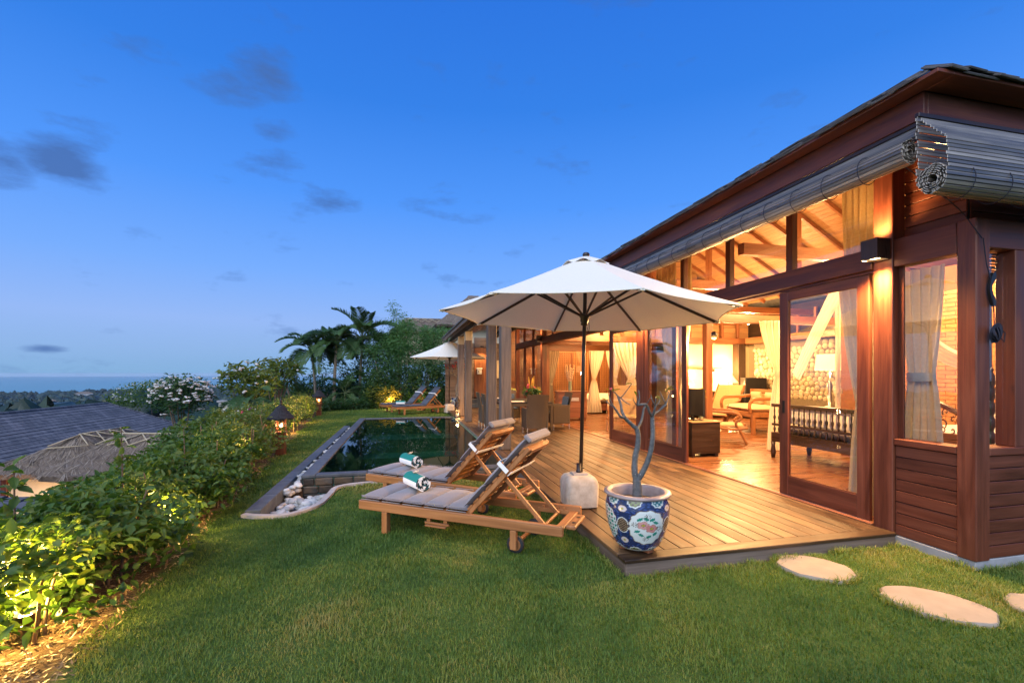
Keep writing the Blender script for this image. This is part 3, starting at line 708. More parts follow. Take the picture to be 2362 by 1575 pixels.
while y < 14.0 and cnt < 205:
    for k in range(3):
        zb = -.33 if y < 6.7 else -.20; x = rr.uniform(-1.585, -1.465) if y > 6.7 else rr.uniform(-1.57, -1.45); put_pebble(x, y+rr.uniform(-.04, .04), zb+.034*k+rr.uniform(-.01, .01), rr.uniform(.75, 1.1)); cnt += 1
    y += .085 if y < 8 else .16
for k in range(94):
    y = rr.uniform(5.62, 6.98); xr = float(np.interp(y, [5.54, 5.68, 5.94, 6.39, 6.75, 6.98], [-1.4, -1.22, -1.08, -1.02, -.98, -.7])); x = rr.uniform(-1.56, xr)
    put_pebble(x, y, -.34+rr.uniform(0, .08), rr.uniform(.9, 1.35))

# ================================================================ deck
deck = thing('wooden_deck', (3.0, 11, -.12), 'weathered timber deck running along the front of the house', 'deck')
dl = Vector((3.0, 11, -.12))
DX0, DX1, DY0, DY1 = 1.66, 4.36, 3.23, 20.0
bw = .148; rr = random.Random(4)
x = DX0+.13; meshes = {}
while x < DX1-.02:
    w_ = min(bw, DX1-x); y = DY0+.14 ; first = True
    while y < DY1:
        ln = rr.uniform(1.6, 3.6) if not first else rr.uniform(1.2, 3.4); first = False
        y1 = min(y+ln, DY1); key = (round(w_, 3), round((y1-y), 1)); 
        m_ = MB(); m_.obox((0, 0, 0), (w_/2-.0036, (y1-y)/2-.002, .012), None, .003)
        m_.build('deck_plank', 'wood_deck', deck, loc=(x+w_/2-dl.x, (y+y1)/2-dl.y, -.012-dl.z+rr.uniform(-.0015, .001)))
        y = y1
    x += bw
for (x0, x1, y0, y1) in ((DX0, DX1, DY0, DY0+.135), ):
    m_ = MB(); m_.box(x0, x1, y0, y1, -.026, .003, .005); m_.build('border_plank', 'wood_deck', deck, world=True)
y = DY0+.138
for ln in (3.55, 3.1, 3.3, 3.0, 3.6):
    m_ = MB(); m_.box(DX0, DX0+.126, y, min(y+ln-.003, DY1), -.026, .003, .005); m_.build('border_plank', 'wood_deck', deck, world=True); y += ln
m_ = MB(); m_.box(DX0+.012, DX1, DY0+.012, DY0+.04, -.155, -.028, .004); o = m_.build('fascia_board', 'wood_grey', deck, world=True)
m_ = MB(); m_.box(DX0+.012, DX0+.04, DY0+.043, PY0, -.155, -.028, .004); o = m_.build('fascia_board', 'wood_grey', deck, world=True)
m_ = MB(); m_.box(DX0+.045, DX1, DY0+.045, DY1, -.20, -.028); o = m_.build('substructure', 'black', deck, world=True)
m_ = MB(); m_.box(DX0-.035, DX0-.002, PY0, PY1, -.10, -.004, .004); m_.build('edge_strip', 'andesite', deck, world=True)

rg = np.random.default_rng(12); P_ = []
for xx in np.arange(DX0+.13, DX1-.1, bw):
    for yk in np.arange(DY0+.3, 12, .55):
        for o_ in (.03, .115): P_.append((xx+o_+rg.normal()*.004-dl.x, yk+rg.normal()*.01-dl.y, .0006-dl.z))
P_ = np.array(P_); nn = len(P_); an = np.arange(6)*np.pi/3; V = P_[:, None]+np.stack([np.cos(an)*.0042, np.sin(an)*.0042, 0*an], 1)[None]; F = np.arange(nn*6).reshape(nn, 6)
plain('nail', (.42, .36, .28), rough=.5, metal=.3)
stuff(link('nail_heads', npmesh('nail_heads', V.reshape(-1, 3), F), 'nail', deck))
# ================================================================ the villa
FX = 4.40
villa = thing('villa', (FX, 2.66, -.05), 'long timber villa with open glass doors, lit warm inside, under a shingle roof', 'house')
def vbox(name, mat, x0, x1, y0, y1, z0, z1, c=.004, parent=None, auto=None):
    m_ = MB(); m_.box(x0, x1, y0, y1, z0, z1, c); return m_.build(name, mat, parent or villa, world=True)
HX1, HY1 = 12.0, 20.2
vbox('plinth', 'concrete', FX+.01, HX1, 2.675, HY1, -.40, -.037, .006)
vbox('subfloor', 'wood_dark', FX+.03, HX1-.1, 2.72, HY1-.1, -.034, -.016, 0)
y = 2.82; rr = random.Random(9)
while y < 17.6:
    vbox('floor_board', 'wood_floor', FX+.06, HX1-.2, y, y+.146, -.014, 0+rr.uniform(-.0006, .0006), .002); y += .148
vbox('threshold', 'wood_red_light', FX-.035, FX+.055, 3.48, 17.9, -.02, .012, .004)
vbox('door_track', 'metal_bright', FX+.0, FX+.012, 3.5, 13.6, .0125, .018, 0)

def plank_panel(name, parent, axis, a0, a1, fixed, z0, z1, n, th, mat, seed=0):
    """a clad panel: backing plus separate planks with shadow gaps; outer face at 'fixed' towards -axis"""
    rr = random.Random(seed); h = (z1-z0)/n
    bk = MB()
    if axis == 'y': bk.box(fixed+th*.7, fixed+th*1.6, a0, a1, z0, z1)
    else: bk.box(a0, a1, fixed+th*.7, fixed+th*1.6, z0, z1)
    root = bk.build(name, 'black', parent, world=True)
    for i in range(n):
        d_ = rr.uniform(0, .003); m_ = MB()
        za, zb = z0+h*i+.0035, z0+h*(i+1)-.0035
        if axis == 'y': m_.box(fixed+d_, fixed+th*.69, a0+.004, a1-.004, za, zb, .003)
        else: m_.box(a0+.004, a1-.004, fixed+d_, fixed+th*.69, za, zb, .003)
        m_.build('plank', mat, root, world=True)
    return root
# --- near corner bay: post, sill, cladding, windows
vbox('corner_post', 'wood_red', FX-.004, 4.545, 2.660, 2.795, -.042, 2.69, .008)
vbox('jamb_post', 'wood_red', FX-.012, 4.54, 3.290, 3.470, -.035, 3.42, .006)
plank_panel('wall_panel', villa, 'y', 2.797, 3.288, FX+.012, -.034, .790, 8, .03, 'wood_red', 1)
plank_panel('wall_panel', villa, 'x', 4.547, 7.3, 2.672, -.034, .790, 8, .03, 'wood_red', 2)
vbox('sill_rail', 'wood_red', FX-.002, 4.56, 2.797, 3.288, .792, .853, .005)
vbox('sill_rail', 'wood_red', 4.547, 7.3, 2.662, 2.83, .792, .853, .005)
vbox('window_beam', 'wood_red', FX+.0, 4.54, 2.797, 3.288, 2.435, 2.688, .005)
vbox('window_beam', 'wood_red', 4.547, 7.3, 2.668, 2.80, 2.46, 2.69, .005)
vbox('wall_post', 'wood_red', 4.835, 5.02, 2.664, 2.80, .854, 2.459, .006)
for (a, b_) in ((2.797, 3.288),):
    win = vbox('window', 'wood_red', 4.455, 4.475, a, a+.022, .855, 2.433, .002)
    vbox('window_frame', 'wood_red', 4.455, 4.475, b_-.045, b_, .855, 2.433, .002, win)
    vbox('pane', 'glass', 4.464, 4.468, a+.023, b_-.046, .856, 2.432, 0, win)
win = vbox('window', 'wood_red', 4.547, 4.562, 2.735, 2.755, .855, 2.455, .002)
vbox('pane', 'glass', 4.563, 4.833, 2.744, 2.748, .856, 2.455, 0, win)
win = vbox('window', 'wood_red', 5.025, 5.045, 2.735, 2.755, .855, 2.455, .002)
vbox('pane', 'glass', 5.047, 7.2, 2.744, 2.748, .856, 2.455, 0, win)
vbox('side_wall', 'wood_red', 7.3, HX1, 2.70, 2.82, -.034, 3.4, 0)
# dark recessed boarding above the near window beam
plank_panel('gable_panel', villa, 'y', 2.80, 3.288, 4.52, 2.69, 3.42, 7, .03, 'wood_red', 5)
plank_panel('gable_panel', villa, 'x', 4.547, 7.3, 2.79, 2.692, 3.42, 7, .03, 'wood_red', 6)
# --- header beam and transom lights over the doors
vbox('header_beam', 'wood_red', FX-.03, 4.53, 3.472, 17.95, 2.452, 2.655, .006)
vbox('head_rail', 'wood_red', FX+.01, 4.52, 3.472, 17.95, 2.425, 2.451, .003)
mull = [4.48, 5.53, 6.61, 8.95, 10.03, 11.1, 12.2, 13.3, 14.4, 15.6, 16.8]
for y in mull: vbox('mullion', 'wood_red', 4.41, 4.49, y-.045, y+.045, 2.656, 3.42, .004)
for i, y in enumerate((7.875, 14.40, 17.95)): vbox('post', 'wood_red', FX-.02, 4.55, y-.09, y+.09, -.01, 3.42, .006)
ed = sorted([3.47]+mull+[7.875, 17.95])
for a, b_ in zip(ed[:-1], ed[1:]):
    vbox('transom_pane', 'glass', 4.448, 4.452, a+.05, b_-.05, 2.657, 3.40, 0)
# --- sliding doors
def sliding_door(y0, y1, x, label=None, handle_end=1):
    w1 = .125
    d = vbox('sliding_door', 'wood_red', x, x+.045, y0, y0+w1, .014, 2.422, .004)
    vbox('stile', 'wood_red', x, x+.045, y1-w1, y1, .014, 2.422, .004, d)
    vbox('rail', 'wood_red', x+.002, x+.043, y0+w1, y1-w1, .014, .235, .003, d)
    vbox('rail', 'wood_red', x+.002, x+.043, y0+w1, y1-w1, 2.315, 2.422, .003, d)
    vbox('bead', 'wood_red_light', x+.008, x+.014, y0+w1, y1-w1, .235, .25, .002, d)
    vbox('pane', 'glass', x+.02, x+.026, y0+w1, y1-w1, .236, 2.314, 0, d)
    hy = y1-w1*.5 if handle_end else y0+w1*.5
    vbox('handle', 'metal_dark', x-.003, x+.001, hy-.018, hy+.018, .98, 1.13, .002, d)
    if label: d['label'] = label
    return d
sliding_door(3.535, 4.63, FX+.02, 'sliding glass door standing beside the corner bay')
sliding_door(6.47, 7.785, FX-.005, 'sliding glass door pushed back against the middle post', 0)
sliding_door(7.966, 9.30, FX-.005, 'sliding glass door on the far side of the middle post')
sliding_door(5.95, 6.95, FX+.06, 'second leaf stacked behind the middle sliding door', 0).location.y += .9
# far part of the front: glass bay and return wall with a glass door facing the garden
for a, b_ in ((14.5, 15.56), (15.64, 16.76), (16.84, 17.86)):
    vbox('window_post', 'wood_red', FX+.01, 4.5, b_, b_+.075, 0, 2.425, .003)
    vbox('glass_wall', 'glass', 4.45, 4.456, a, b_, .05, 2.424, 0)
for (a, b_) in ((4.56, 5.95),):
    d = vbox('return_door', 'wood_red_light', a, a+.11, 14.42, 14.47, .01, 2.42, .004)
    vbox('stile', 'wood_red_light', b_-.11, b_, 14.42, 14.47, .01, 2.42, .004, d)
    vbox('rail', 'wood_red_light', a+.11, b_-.11, 14.42, 14.47, 2.22, 2.42, .004, d)
    vbox('rail', 'wood_red_light', a+.11, b_-.11, 14.42, 14.47, .01, .22, .004, d)
    vbox('pane', 'glass', a+.11, b_-.11, 14.44, 14.446, .22, 2.22, 0, d)
vbox('beam', 'wood_red_light', 4.56, HX1-.1, 14.38, 14.5, 2.426, 2.62, .005)
# --- inner walls
vbox('back_wall', 'wall_cream', 11.72, 11.9, 2.82, 20.0, 0, 2.46, 0)
vbox('partition_wall', 'plaster', 8.6, 11.72, 13.62, 13.75, 0, 2.46, 0)
vbox('end_wall', 'wood_red_light', 4.5, 11.72, 19.6, 19.75, 0, 3.4, 0)
vbox('column', 'wood_dark', 11.05, 11.33, 13.3, 13.60, 0, 2.46, .006)
vbox('door_pillar', 'wood_red_light', 5.74, 5.88, 7.79, 7.92, 0, 2.46, .005)
vbox('inner_beam', 'wood_red_light', 4.56, 11.7, 13.40, 13.58, 2.47, 2.66, .005)
vbox('inner_beam', 'wood_red_light', 4.56, 11.7, 7.80, 7.93, 2.47, 2.64, .005)
vbox('inner_beam', 'wood_red_light', 11.3, 11.7, 2.9, 13.3, 2.47, 2.66, .005)
for k, y in enumerate(np.arange(3.4, 13.3, .62)):
    vbox('clerestory_post', 'wood_red_light', 11.62, 11.70, y, y+.08, 2.67, 3.4, .003)
vbox('clerestory_wall', 'wood_dark', 11.74, 11.86, 2.82, 20.0, 2.461, 3.6, 0)
for k, x in enumerate(np.arange(4.9, 11.6, .62)):
    vbox('clerestory_post', 'wood_red_light', x, x+.08, 13.42, 13.50, 2.67, 3.6, .003)
RXr, RZr = 7.95, 5.95; sl_ = (RZr-3.53)/(RXr-3.70)
for k in range(18):        # boarded gable wall above the partition, following the roof slope
    z0 = 2.68+k*.18; dx = max(0, (z0+.18+.12-3.53)/sl_); x0 = max(4.6, 3.70+dx+.03); x1 = min(11.7, 2*RXr-3.70-dx-.03)
    if x1-x0 > .1: vbox('gable_board', 'wood_ceiling', x0, x1, 13.62, 13.65, z0, z0+.174, .003)
# pebble wall inside: individual stones set in mortar
sw = vbox('pebble_wall', 'mortar', 11.60, 11.72, 8.2, 13.2, 0, 2.46, 0); swl = wloc(sw)
sm = []
for s_ in range(4):
    m_ = MB(); m_.blob((0, 0, 0), (.035, .088, .078), 8, 6, .10, 60+s_); me = m_.mesh('stone', True); me.materials.append(MAT('room_stone')); sm.append(me)
rr = random.Random(31); n_ = 0; z = .75
while z < 2.45 and n_ < 296:
    y = 9.0+rr.uniform(0, .1)
    while y < 13.15 and n_ < 296:
        s_ = rr.uniform(.75, 1.2); link('stone', rr.choice(sm), 'room_stone', sw, (11.605-swl.x, y+.08*s_-swl.y, z+rr.uniform(-.03, .03)-swl.z), (rr.uniform(-.5, .5), 0, 0)).scale = (s_, s_*1.05, s_)
        y += .178*s_; n_ += 1
    z += .135
# brick wall of the near bedroom
bw_ = vbox('brick_wall', 'brick_joint', 7.62, 7.75, 2.86, 6.6, 0, 3.0, 0); bwl = wloc(bw_)
m_ = MB(); m_.obox((0, 0, 0), (.014, .118, .0275), None, .003); bme = m_.mesh('brick'); bme.materials.append(MAT('brick'))
z = .62; r_ = 0
while z < 2.62:
    y = 3.75+(.12 if r_ % 2 else 0)
    while y < 5.6: link('brick', bme, 'brick', bw_, (7.612-bwl.x, y-bwl.y, z-bwl.z)); y += .243
    z += .0605; r_ += 1
# --- roof: fascia, soffit, rafters, boarded ceiling, shingles
EX, EY = 3.70, 2.54
vbox('fascia', 'wood_red', EX-.02, EX+.02, EY, 20.3, 3.315, 3.505, .004)
vbox('fascia', 'wood_red', EX+.021, 12.7, EY, EY+.04, 3.315, 3.505, .004)
vbox('eave_board', 'wood_red', EX-.17, EX-.021, EY-.19, 20.3, 3.508, 3.535, .003)
vbox('eave_board', 'wood_red', EX-.02, 12.8, EY-.19, EY+.0, 3.509, 3.534, .003)
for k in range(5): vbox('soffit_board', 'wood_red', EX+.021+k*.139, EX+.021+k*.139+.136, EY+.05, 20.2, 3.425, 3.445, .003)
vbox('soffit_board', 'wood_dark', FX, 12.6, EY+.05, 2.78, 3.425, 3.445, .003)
vbox('eave_light_block', 'wood_dark', EX+.021, FX+.3, EY+.05, 20.2, 3.447, 3.62, 0); vbox('eave_light_block', 'wood_dark', FX+.31, 12.4, EY+.05, 3.1, 3.447, 3.62, 0)  # unseen boxes added above the soffit to stop light leaking past the fascia
# sloping boarded ceiling with rafters (seen through the transom lights)
RXr, RZr = 7.95, 5.95; sl_ = (RZr-3.53)/(RXr-EX)
def roof_z(x): return 3.53+(x-EX)*sl_ if x < RXr else RZr-(x-RXr)*sl_
nb = 34
for k in range(nb):
    for side in (0, 1):
        x0 = EX+.72+(RXr-EX-.72)*k/nb; x1 = EX+.72+(RXr-EX-.72)*(k+1)/nb-.006
        z0, z1 = roof_z(x0)-.10, roof_z(x1)-.10
        if side: x0, x1 = 2*RXr-x0, 2*RXr-x1
        yb = max(2.8, EY+max(min(x0, x1)-EX, 0)+.35) if not side else max(2.8, EY+(2*RXr-max(x0, x1)-EX)+.35)
        m_ = MB(); m_.add([(x0, yb, z0), (x1, yb, z1), (x1, 20.1, z1), (x0, 20.1, z0), (x0, yb, z0+.02), (x1, yb, z1+.02), (x1, 20.1, z1+.02), (x0, 20.1, z0+.02)], [(0, 1, 2, 3), (7, 6, 5, 4), (0, 4, 5, 1), (1, 5, 6, 2), (2, 6, 7, 3), (3, 7, 4, 0)])
        m_.build('ceiling_board', 'wood_ceiling', villa, world=True)
for y in np.arange(3.6, 20, .75):
    for side in (0, 1):
        xe = min(RXr-.03, EX+(y-EY)-.4)
        a = (EX+.75, y, roof_z(EX+.75)-.16); b_ = (xe, y, roof_z(xe)-.17)
        if xe < EX+1: continue
        if side: a = (2*RXr-a[0], y, a[2]); b_ = (2*RXr-b_[0], y, b_[2])
        m_ = MB(); m_.beam(a, b_, .06, .10, .004); m_.build('rafter', 'wood_red_light', villa, world=True)
vbox('ridge_beam', 'wood_red_light', RXr-.07, RXr+.07, 7.2, 20, RZr-.36, RZr-.18, .005)
for y in (5.5, 7.87, 10.7, 13.5):
    vbox('tie_beam', 'wood_red_light', 4.6, 11.3, y-.06, y+.06, 3.12, 3.28, .005)
    if y > 7: vbox('king_post', 'wood_red_light', RXr-.06, RXr+.06, y-.06, y+.06, 3.28, RZr-.36, .005)
# roof covering
rm = MB()
hipY = EY-.19+(RXr-EX+.17)
A = [(EX-.17, EY-.19, 3.537), (EX-.17, 20.4, 3.537), (2*RXr-EX+.17, 20.4, 3.537), (2*RXr-EX+.17, EY-.19, 3.537)]
rz_ = 3.537+(RXr-EX+.17)*sl_
rdg = [(RXr, hipY, rz_), (RXr, 20.4, rz_)]
rm.add(A+rdg, [(0, 4, 5, 1), (3, 2, 5, 4), (0, 3, 4), (1, 5, 2)])
roof = rm.build('roof', 'shingle', villa, world=True); rl = wloc(roof)
shm = []
for s_ in range(4):
    m_ = MB(); rr2 = random.Random(s_); m_.obox((0, 0, 0), (.10, .078+.01*s_, .0068), None, .002); me = m_.mesh('shingle'); me.materials.append(MAT('shingle')); shm.append(me)
rr = random.Random(77); th_ = math.atan(sl_)
y = EY-.17; n_ = 0
while y < 13 and n_ < 215:
    if y < EY+.0: y += .05; continue
    for lay in range(4):
        if n_ >= 215: break
        link('shingle', rr.choice(shm), 'shingle', roof, (EX-.17-.022+.030*lay+rr.uniform(-.014, .014)+.086-rl.x, y+.05*lay+rr.uniform(-.01, .01)-rl.y, 3.5375+.0125*lay+.030*lay*sl_+.041+rr.uniform(-.003, .005)-rl.z), (rr.uniform(-.02, .02), -th_+rr.uniform(-.02, .02), rr.uniform(-.05, .05))); n_ += 1
    y += .155 if y < 7 else .40
x = EX-.02
while x < 6.2:
    for lay in range(4):
        link('shingle', rr.choice(shm), 'shingle', roof, (x+.05*lay+rr.uniform(-.01, .01)-rl.x, EY-.19-.022+.086+.030*lay+rr.uniform(-.02, .01)-rl.y, 3.5375+.0125*lay+.030*lay*sl_+.041+rr.uniform(-.004, .010)-rl.z), (rr.uniform(-.03, .03), -th_+rr.uniform(-.04, .04), R(90)+rr.uniform(-.05, .05)))
    x += .155

# --- covered terrace roof on four weathered posts
ter = thing('terrace_roof', (1.87, 13.5, 0), 'low shingled terrace roof on weathered timber posts over the dining deck', 'roof')
tloc = Vector((1.87, 13.5, 0))
def tbox(name, mat, x0, x1, y0, y1, z0, z1, c=.004):
    m_ = MB(); m_.box(x0, x1, y0, y1, z0, z1, c); return m_.build(name, mat, ter, world=True)
TX, TY0, TY1 = 1.55, 8.42, 19.2
tbox('fascia', 'wood_grey', TX-.02, TX+.02, TY0, TY1, 2.80, 2.93)
tbox('fascia', 'wood_grey', TX+.021, 3.68, TY0, TY0+.04, 2.80, 2.93)
tbox('eave_beam', 'wood_dark', 1.80, 1.94, TY0+.1, TY1-.1, 2.72, 2.89, .006)
tbox('eave_beam', 'wood_dark', 3.5, 3.62, TY0+.1, TY1-.1, 2.90, 3.1, .006)
for k in range(14):
    x0 = TX+.03+k*.16; zz = 2.905+(x0-TX)*.215
    m_ = MB(); m_.add([(x0, TY0+.05, zz), (x0+.155, TY0+.05, zz+.033), (x0+.155, TY1, zz+.033), (x0, TY1, zz), (x0, TY0+.05, zz+.015), (x0+.155, TY0+.05, zz+.048), (x0+.155, TY1, zz+.048), (x0, TY1, zz+.015)], [(0, 1, 2, 3), (7, 6, 5, 4), (0, 4, 5, 1), (1, 5, 6, 2), (2, 6, 7, 3), (3, 7, 4, 0)])
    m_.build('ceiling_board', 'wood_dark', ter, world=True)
m_ = MB(); z0 = 2.925
m_.add([(TX-.06, TY0-.02, z0-.02), (3.69, TY0-.02, 3.42), (3.69, TY1+.1, 3.42), (TX-.06, TY1+.1, z0-.02), (TX-.06, TY0-.02, z0+.02), (3.69, TY0-.02, 3.46), (3.69, TY1+.1, 3.46), (TX-.06, TY1+.1, z0+.02)], [(0, 1, 2, 3), (7, 6, 5, 4), (0, 4, 5, 1), (1, 5, 6, 2), (2, 6, 7, 3), (3, 7, 4, 0)])
tro = m_.build('covering', 'shingle', ter, world=True)
for i, y in enumerate((8.54, 9.95, 13.75, 15.65)):
    m_ = MB(); m_.box(1.77, 1.975, y-.10, y+.10, 0.003, 2.72, .012); o = m_.build('post', 'wood_grey', ter, world=True)
    b2 = MB(); b2.box(1.766, 1.979, y-.104, y+.104, 2.45, 2.735, .006); 
    if i > 1: b2.build('post_collar', 'bamboo_pole', ter, world=True)
# end wall of the terrace: grey boarding, red door panel, steps
ew = thing('terrace_end_wall', (3.0, 20.1, 0), 'grey boarded wall closing the far end of the terrace, with a red panel', 'wall'); el = wloc(ew)
def ebox(name, mat, x0, x1, y0, y1, z0, z1, c=.004, parent=None):
    m_ = MB(); m_.box(x0, x1, y0, y1, z0, z1, c); return m_.build(name, mat, parent or ew, world=True)
for k in range(12): ebox('board', 'wood_grey', 1.72, 2.98, 20.05+.003*(k % 3), 20.14, .0+k*.235, .23+k*.235, .004)
for k in range(12): ebox('board', 'wood_grey', 3.62, 4.37, 20.05+.003*(k % 2), 20.14, .0+k*.235, .23+k*.235, .004)
ebox('backing', 'wood_dark', 1.75, 4.4, 20.15, 20.3, 0, 2.8, 0)
pn = ebox('door_panel', 'wood_red_light', 3.0, 3.6, 20.06, 20.13, .42, 2.6); pn['label'] = 'smooth red timber panel washed by a downlight'
ebox('top_board', 'wood_grey', 3.0, 3.6, 20.05, 20.14, 2.61, 3.05)
ebox('step', 'andesite', 2.75, 3.9, 19.3, 20.04, .005, .17); ebox('step', 'andesite', 2.85, 3.8, 19.65, 20.04, .171, .34)
ebox('wall_niche', 'wall_cream', 3.92, 4.12, 20.02, 20.05, 1.25, 2.05)
# ================================================================ loungers
def cushion_seg(mbx, x0, x1, y0, y1, z0, t, M=None, off=(0, 0, 0), n=9):
    """a padded box: flat bottom, softly domed top with tucked edges"""
    P = []; Q = []
    def prof(u): return (1-abs(u)**5)
    for i in range(n+1):
        row = []; rowq = []
        for j in range(n+1):
            u = -1+2*i/n; v = -1+2*j/n
            uu = math.copysign(abs(u)**.75, u); vv = math.copysign(abs(v)**.75, v)
            x = (x0+x1)/2+(x1-x0)/2*uu; y = (y0+y1)/2+(y1-y0)/2*vv
            b = prof(uu)*prof(vv); row.append(Vector((x, y, z0+t*.5+t*.5*b**.5+t*.12*(1-uu*uu)*(1-vv*vv)))); rowq.append(Vector((x, y, z0+t*.5-t*.5*b**.5)))
        P.append(row); Q.append(rowq)
    if M is not None:
        o_ = Vector(off); P = [[M @ p + o_ for p in r_] for r_ in P]; Q = [[M @ p + o_ for p in r_] for r_ in Q]
    mbx.grid(P); mbx.grid([list(reversed(r_)) for r_ in Q])
def make_lounger():
    root = thing('sun_lounger', (0, 0, 0), 'x', 'sun lounger'); Ln, W = 2.12, .66
    for y in (0, W-.045):
        m = MB(); m.box(0, Ln, y, y+.045, .215, .302, .006); m.build('side_rail', 'wood_teak', root)
    m = MB(); m.box(.0, .045, .046, W-.046, .222, .295, .005); m.build('end_rail', 'wood_teak', root)
    m = MB(); m.box(Ln-.10, Ln-.02, .046, W-.046, .235, .262, .008); m.box(Ln-.02, Ln+.07, .15, W-.15, .232, .268, .010); m.build('handle_board', 'wood_teak', root)
    for k in range(2):
        y = .23+k*.16; m = MB(); m.lathe([(.018, 0), (.018, .002)], (Ln+.03, y+.02, .2685), 12); m.build('grip_hole', 'black', root)
    for y in (0.05, W-.095):
        m = MB(); m.box(.28, .345, y-.048 if y < .1 else y+.045, y+.015 if y < .1 else y+.098, 0, .214, .005); 
        m.v = [(a, min(max(b, .003), W-.003), c) for a, b, c in m.v]; m.build('leg', 'wood_teak', root)
    for y, sg in ((.003, 1), (W-.043, -1)):
        m = MB(); m.box(1.645, 1.705, y, y+.04, .045, .214, .005); m.build('leg', 'wood_teak', root)
        yy = y+(.043 if sg > 0 else -.043)
        def disc(r0, wd):
            mm = MB(); pts = []
            mm.lathe([(r0*.9, -wd/2), (r0, -wd/2+.006), (r0, wd/2-.006), (r0*.9, wd/2)], (0, 0, 0), 28)
            mm.v = [(a, c, b) for a, b, c in mm.v]; mm.f = [tuple(reversed(f)) for f in mm.f]; return mm
        wh = disc(.078, .036); w_ = wh.build('wheel', 'rubber', root, smooth=False, loc=(1.675, yy+.02*sg, .078)); shade_auto(w_.data, 40)
        h = disc(.058, .040); hb = h.build('wheel_hub', 'wood_teak', w_); shade_auto(hb.data, 40)
        b = disc(.014, .10); bo = b.build('bolt', 'metal_bright', w_); shade_auto(bo.data, 40)
    m = MB(); m.box(1.66, 1.69, .045, W-.045, .06, .09, .004); m.build('axle', 'wood_teak', root)
    for k in range(11):
        x = .06+k*.106; m = MB(); m.box(x, x+.068, .047, W-.047, .278, .300, .003); m.build('slat', 'wood_teak', root)
    m = MB(); m.box(.78, 1.04, .0, .02, .165, .185, .003); m.box(.80, .84, .005, .04, .186, .214, .002); m.box(.98, 1.02, .005, .04, .186, .214, .002); m.box(.80, 1.02, -.03, .0, .15, .166, .003); m.build('side_tray', 'wood_teak', root)
    # reclining back
    th = R(47); bx = 1.20; bz = .305; BL = .86
    Mb = Matrix.Rotation(-th, 3, 'Y'); off = Vector((bx, 0, bz))
    def bb(mm, x0, x1, y0, y1, z0, z1, c=.004):
        mm.obox(Mb @ Vector(((x0+x1)/2, (y0+y1)/2, (z0+z1)/2))+off, ((x1-x0)/2, (y1-y0)/2, (z1-z0)/2), Mb, c)
    for y in (.055, W-.095):
        m = MB(); bb(m, 0, BL, y, y+.04, -.04, .0); m.build('back_rail', 'wood_teak', root)
    for k in range(9):
        x = .015+k*.093; m = MB(); bb(m, x, x+.066, .056, W-.056, .001, .020, .003); m.build('slat', 'wood_teak', root)
    m = MB(); bb(m, BL-.06, BL, .096, W-.096, -.05, -.005); m.build('head_rail', 'wood_teak', root)
    # prop frame
    for y in (.125, W-.155):
        pa = Mb @ Vector((.48, y, -.03))+off; m = MB(); m.beam(pa, (1.93, y, .245), .028, .036, .004); m.build('prop_arm', 'wood_teak', root)
    m = MB(); m.tube([(1.92, .10, .25), (1.92, W-.10, .25)], .016, 10); o = m.build('prop_bar', 'wood_teak', root); 
    for y in (.047, W-.069):
        m = MB(); m.box(1.70, 2.02, y, y+.022, .222, .262, .003)
        for k in range(4): m.box(1.74+k*.07, 1.765+k*.07, y, y+.022, .258, .285, .003)
        m.build('notch_bar', 'wood_teak', root)
    # mattress
    m = MB(); segs = [(.01, .246), (.262, .491), (.507, .736), (.752, .976), (.992, 1.215)]
    mt = None
    for a, b in segs:
        m = MB(); cushion_seg(m, a, b, .03, W-.03, .300, .058); o = m.build('cushion_pad', 'cushion', root, smooth=True)
        for z in (.310, .348):
            for y_ in (.026, W-.026): p = MB(); p.tube([(a+.008, y_, z), (b-.008, y_, z)], .0042, 6); p.build('piping', 'cushion', o, smooth=True)
    for a, b in ((.03, .295), (.311, .576), (.592, .90)):
        m = MB(); cushion_seg(m, a, b, .03, W-.03, .022, .058, Mb, off); o = m.build('cushion_pad', 'cushion', root, smooth=True)
    m = MB(); bb(m, .56, .60, .018, W-.018, .086, .091, 0); bb(m, .56, .60, .018, .022, -.03, .088, 0); bb(m, .56, .60, W-.022, W-.018, -.03, .088, 0); bb(m, .56, .60, .018, W-.018, -.055, -.05, 0); o = m.build('strap', 'towel_white', root)
    m = MB(); bb(m, .895, .935, .05, W-.05, .005, .085, .012); o = m.build('cushion_flap', 'cushion', root)
    return root
lz = lambda x, y: float(lawn_z(x, y))+.012
lou = make_lounger()
spots = [((-.455, 4.80), -.624, 'teak lounger with grey cushion on the open lawn side, its wheel showing', lou),
         ((-.488, 6.056), -.690, 'teak sun lounger with grey cushion between the pool wall and its twin', None),
         ((-.30, 17.55), .34, 'teak lounger beyond the pool carrying a rolled towel, next to the pool edge', None),
         ((-.80, 18.85), .34, 'teak sun lounger beyond the pool, the one next to the bamboo', None)]
for (p, a, lab, o) in spots:
    o = o or copy_tree(lou); o.location = (p[0], p[1], lz(*p)); o.rotation_euler = (0, 0, a); o['label'] = lab; o['group'] = 'teak sun loungers in the garden'
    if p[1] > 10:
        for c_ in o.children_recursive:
            if c_.name.startswith(('cushion', 'piping')): c_.material_slots[0].link = 'OBJECT'; c_.material_slots[0].material = MAT('cushion_shaded')
